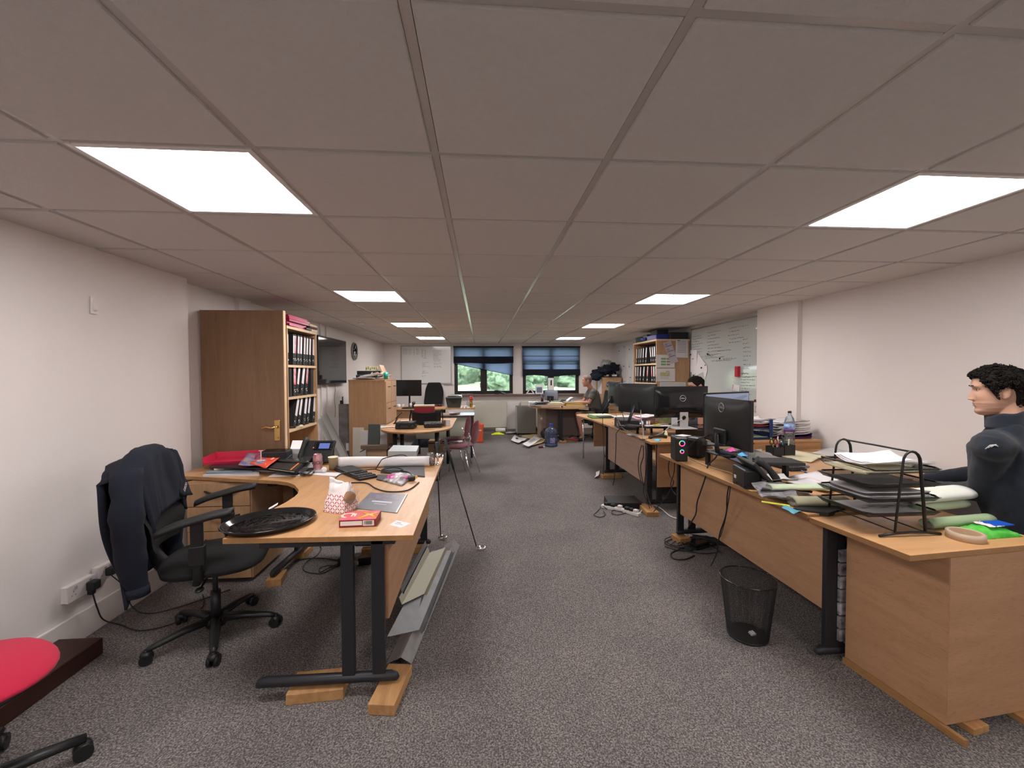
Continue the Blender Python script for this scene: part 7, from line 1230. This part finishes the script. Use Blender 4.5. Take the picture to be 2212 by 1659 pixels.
def person(label,skin,J,head,yaw,pitch=0,vox=.006,hs=1.0,cat='person'):
    t=thing('person',label,cat,(J['hip'][0],J['hip'][1],0)); t['skin']=1 if skin is SKIN else 2
    b=MB(); hm,M=head_mesh(V(head),yaw,hs,pitch); b.add(hm.v,hm.f,True); ch=V(J['chest']); hp=V(J['hip']); nk=V(J['neck'])
    hb=M@V((-.02,0,-.05)); b.tube([nk-V((0,0,.03)),nk,(nk+hb)/2,hb],[.070,.060,.055,.056],18)
    b.tube([hp,hp.lerp(ch,.4),hp.lerp(ch,.8),ch,nk-V((0,0,.02))],[.14,.135,.15,.13,.06],18,flat=.75)
    for sd in ('l','r'):
        S,E,W_=V(J[sd+'sh']),V(J[sd+'el']),V(J[sd+'wr']); b.tube([ch.lerp(S,.5),S,S.lerp(E,.5),E],[.06,.055,.046,.038],12); b.tube([E,E.lerp(W_,.35),W_],[.038,.038,.025],12); b.ell(S,(.058,.058,.055),14,10); b.ell(E,(.039,)*3,12,8)
        dd,uu,ss=J[sd+'hand']; hand(b,W_,dd,uu,ss)
        K,A,T=V(J[sd+'kn']),V(J[sd+'an']),V(J[sd+'toe']); H=V(J[sd+'hp']); b.tube([hp.lerp(H,.6),H,H.lerp(K,.5),K],[.09,.085,.074,.057],14); b.ell(K,(.058,)*3,14,10); b.tube([K,K.lerp(A,.3),K.lerp(A,.75),A],[.055,.056,.038,.034],12); b.tube([A,A.lerp(T,.4)-V((0,0,.02)),T],[.036,.036,.026],10)
    body=b.build('body',skin,t,True); remesh(body,vox,1,.45); return t,body,M
def cloth(t,name,m,fn,vox=.008,it=4,wr=.0,sc=9):
    c=MB(); fn(c); 
    if wr: c.v=[v+V((noise.noise(v*sc),noise.noise(v*sc+V((7,0,0))),noise.noise(v*sc+V((0,9,0)))*.6))*wr for v in c.v]
    o=c.build(name,m,t,True); remesh(o,vox,it)
    if wr: 
        tx=bpy.data.textures.new('folds','CLOUDS'); tx.noise_scale=.09; d=o.modifiers.new('folds','DISPLACE'); d.texture=tx; d.strength=wr*1.4; d.texture_coords='GLOBAL'
    return o
# ---- man in navy fleece at the right edge
FL=mat('navy_fleece',(.012,.019,.032),.95,bump=.6,bs=900,var=.35,vs=22,sheen=.15)
hd=V((2.685,1.965,1.405)); F=V((-.42,.91,0)); Lf=V((-.91,-.42,0))
ch=V((2.705,1.945,1.09)); hp=V((2.78,1.82,.56)); nk=V((2.715,1.925,1.25))
J=dict(chest=ch,hip=hp,neck=nk,lsh=ch+Lf*.19+V((0,0,.06)),rsh=ch-Lf*.19+V((0,0,.06)),lel=(2.585,1.95,.885),rel=(2.96,2.25,.90),lwr=(2.67,2.31,.812),rwr=(2.86,2.47,.812),
 lhand=((-.1,1,-.06),(0,0,1),(1,.1,0)),rhand=((-.55,.8,-.05),(0,0,1),(-.8,-.5,0)),lhp=hp+Lf*.09,rhp=hp-Lf*.09,lkn=(2.56,2.20,.55),rkn=(2.78,2.28,.55),lan=(2.58,2.28,.10),ran=(2.80,2.34,.10),ltoe=(2.54,2.42,.035),rtoe=(2.76,2.48,.035))
pt,body,M=person('young man with dark curly hair in a navy fleece typing at the right edge',SKIN,J,hd,R(139),R(-4),.0030)
face_bits(pt,body,M,1,HAIRD,None); hair_cap(pt,M,HAIRD,900,.020,3,body)
def fleece(c):
    c.tube([hp-V((0,0,.06)),hp,hp.lerp(ch,.35),hp.lerp(ch,.75),ch+V((0,0,.03)),nk-V((0,0,.045)),nk+V((0,0,.0))],[.165,.180,.180,.188,.152,.100,.072],28,flat=.88)
    for sd in ('l','r'):
        S,E,W_=V(J[sd+'sh']),V(J[sd+'el']),V(J[sd+'wr']); c.tube([ch.lerp(S,.4)+V((0,0,.02)),S,S.lerp(E,.5),E],[.08,.078,.064,.052],16); c.ell(S-V((0,0,.01)),(.080,.080,.076),18,12); c.ell(E,(.052,)*3,14,10); c.tube([E,E.lerp(W_,.4),E.lerp(W_,.97)],[.052,.046,.036],14)
fl=cloth(pt,'fleece_jacket',FL,fleece,.007,5,.008)
def colf(u,v): a=2*PI*u; r=.082-.014*v; return nk+F*(math.cos(a)*r+.010+.016*v)+Lf*math.sin(a)*r+V((0,0,-.035+.075*v-.016*math.cos(a)*v+.004*math.sin(a*5)*v))
o=MB().grid(colf,40,6).build('collar',FL,pt,True,solid=.010)
dg=bpy.context.evaluated_depsgraph_get(); dg.update(); fe=fl.evaluated_get(dg); I_=wm(fl).inverted(); o0=I_@V((0,0,CH)); d0=(I_.to_3x3()@ray(2141,966)).normalized()
hit,lo,no,ix=fe.ray_cast(o0,d0)
if hit:
    w_=wm(fl); lo=w_@lo; no=(w_.to_3x3()@no).normalized(); xx=V((0,0,1)).cross(no).normalized(); Ml=axes(lo+no*.002,xx,no.cross(xx)); lg=MB()
    for k in range(3): lg.tube([Ml@V((-.018+.009*k,-.012+.006*k,.002)),Ml@V((-.003+.009*k,.009+.003*k,.002)),Ml@V((.014+.004*k,.013-.004*k,.002))],.0022,5)
    lg.build('chest_emblem',mat('silver_thread',(.6,.6,.6),.5),pt,True)
def trousers(c):
    for sd in ('l','r'):
        H,K,A=V(J[sd+'hp']),V(J[sd+'kn']),V(J[sd+'an']); c.tube([hp,H,H.lerp(K,.5),K],[.12,.11,.092,.076],16); c.ell(K,(.077,)*3,14,10); c.tube([K,K.lerp(A,.5),A+V((0,0,.02))],[.074,.062,.055],14)
    c.ell(hp,(.17,.17,.12),20,14)
cloth(pt,'trousers',mat('dark_trousers',(.015,.016,.02),.9),trousers,.01,4)
def shoes(c,J=J):
    for sd in ('l','r'):
        A,T=V(J[sd+'an']),V(J[sd+'toe']); d=(T-A); d.z=0; d.normalize(); q=V((A.x,A.y,0)); c.tube([q-d*.05+V((0,0,.045)),q+d*.03+V((0,0,.045)),q+d*.12+V((0,0,.036)),q+d*.19+V((0,0,.028))],[.038,.044,.040,.028],14)
cloth(pt,'shoes',BLK2,shoes,.007,3)
office_chair('black office chair under the young man in the navy fleece','office chair',(2.84,1.74,0),R(115),FABB,.56,jit=.2,seatz=.44,arms=False)
# ---- grey-haired man at the far right desk
J=dict(chest=(2.555,9.10,1.02),hip=(2.66,9.15,.55),neck=(2.50,9.08,1.165),lsh=(2.53,8.92,1.09),rsh=(2.55,9.28,1.09),lel=(2.42,8.90,.865),rel=(2.40,9.32,.87),lwr=(2.19,9.03,.845),rwr=(2.16,9.26,.845),
 lhand=((-1,.25,-.05),(0,0,1),(0,1,0)),rhand=((-1,-.2,-.05),(0,0,1),(0,-1,0)),lhp=(2.62,9.05,.56),rhp=(2.62,9.25,.56),lkn=(2.20,9.0,.60),rkn=(2.22,9.30,.60),lan=(2.31,9.06,.10),ran=(2.26,9.36,.10),ltoe=(2.17,9.03,.035),rtoe=(2.12,9.36,.035))
J={k:((v[0]-.07,)+tuple(v[1:]) if not k.endswith('hand') else v) for k,v in J.items()}
p3,body,M=person('grey-haired man in a grey T-shirt and khaki shorts at the far right desk',SKIN2,J,V((2.345,9.06,1.335)),R(176),R(-4),.007,1.04)
face_bits(p3,body,M,1,HAIRG,None); hair_cap(p3,M,HAIRG,0,.006,5,body,short=True)
Jm=J
def tee(c):
    ch,hp,nk=V(Jm['chest']),V(Jm['hip']),V(Jm['neck']); c.tube([hp-V((0,0,.03)),hp.lerp(ch,.3),hp.lerp(ch,.7),ch+V((0,0,.02)),nk-V((0,0,.04)),nk-V((0,0,.01))],[.155,.16,.165,.155,.10,.07],24,flat=.9)
    for sd in ('l','r'):
        S,E=V(Jm[sd+'sh']),V(Jm[sd+'el']); c.tube([ch.lerp(S,.4),S,S.lerp(E,.68)],[.08,.078,.068],14); c.ell(S,(.078,.078,.072),16,10)
cloth(p3,'t_shirt',mat('grey_green_tshirt',(.105,.10,.092),.9),tee,.010,4,.006)
def shorts(c):
    hp=V(Jm['hip']); c.ell(hp-V((0,0,.02)),(.17,.17,.11),20,12)
    for sd in ('l','r'): H,K=V(Jm[sd+'hp']),V(Jm[sd+'kn']); c.tube([hp,H,H.lerp(K,.5),H.lerp(K,.88)],[.11,.105,.095,.088],16)
cloth(p3,'shorts',mat('khaki_shorts',(.26,.19,.11),.9,col2=(.03,.03,.025),vs=3.5),shorts,.010,4)
cloth(p3,'trainers',BLK2,lambda c:shoes(c,Jm),.008,3); m=MB()
for sd in ('l','r'): A=V(Jm[sd+'an']); m.tube([(A.x-.15,A.y-.035,.03),(A.x-.08,A.y-.047,.05),(A.x-.0,A.y-.045,.03)],.006,6)
m.build('shoe_stripe',WPL,p3,True)
office_chair('black office chair with a headrest under the grey-haired man','office chair',(2.51,9.15,0),R(180),FABB,.60,True,seatz=.44,jit=.5,arms=True)
# ---- man hidden behind the monitors of the second right desk
J=dict(chest=(2.90,5.32,1.04),hip=(2.99,5.36,.58),neck=(2.87,5.30,1.185),lsh=(2.88,5.13,1.10),rsh=(2.90,5.50,1.10),lel=(2.76,5.08,.87),rel=(2.74,5.55,.87),lwr=(2.52,5.20,.815),rwr=(2.50,5.46,.815),
 lhand=((-1,.2,-.05),(0,0,1),(0,1,0)),rhand=((-1,-.2,-.05),(0,0,1),(0,-1,0)),lhp=(2.95,5.26,.58),rhp=(2.95,5.46,.58),lkn=(2.55,5.26,.58),rkn=(2.55,5.50,.58),lan=(2.60,5.28,.10),ran=(2.60,5.52,.10),ltoe=(2.46,5.27,.035),rtoe=(2.46,5.52,.035))
p2,body,M=person('dark-haired man almost hidden behind the wide monitor, only his head top showing',SKIN,J,V((2.83,5.28,1.335)),R(186),R(-16),.009)
face_bits(p2,body,M,1,HAIRD,None); hair_cap(p2,M,HAIRD,0,.014,9,body); Jm2=J
def tee2(c):
    ch,hp,nk=V(Jm2['chest']),V(Jm2['hip']),V(Jm2['neck']); c.tube([hp-V((0,0,.03)),hp.lerp(ch,.3),hp.lerp(ch,.7),ch+V((0,0,.02)),nk-V((0,0,.04)),nk],[.155,.16,.165,.155,.10,.07],24,flat=.9)
    for sd in ('l','r'):
        S,E,W_=V(Jm2[sd+'sh']),V(Jm2[sd+'el']),V(Jm2[sd+'wr']); c.tube([ch.lerp(S,.4),S,S.lerp(E,.5),E],[.08,.078,.064,.052],14); c.ell(S,(.078,.078,.072),16,10); c.tube([E,E.lerp(W_,.9)],[.052,.036],12)
cloth(p2,'jumper',mat('dark_jumper',(.03,.03,.035),.9),tee2,.012,4); cloth(p2,'trousers',MC['dark_trousers'],lambda c:[(c.tube([V(Jm2['hip']),V(Jm2[s+'hp']),V(Jm2[s+'kn'])],[.12,.11,.076],14),c.tube([V(Jm2[s+'kn']),V(Jm2[s+'an'])],[.072,.055],12)) for s in 'lr'],.012,3)
cloth(p2,'shoes',BLK2,lambda c:shoes(c,Jm2),.01,2)
office_chair('black office chair under the man hidden behind the monitors','office chair',(3.0,5.36,0),R(180),FABB,.40,seatz=.46,jit=.1,arms=False)
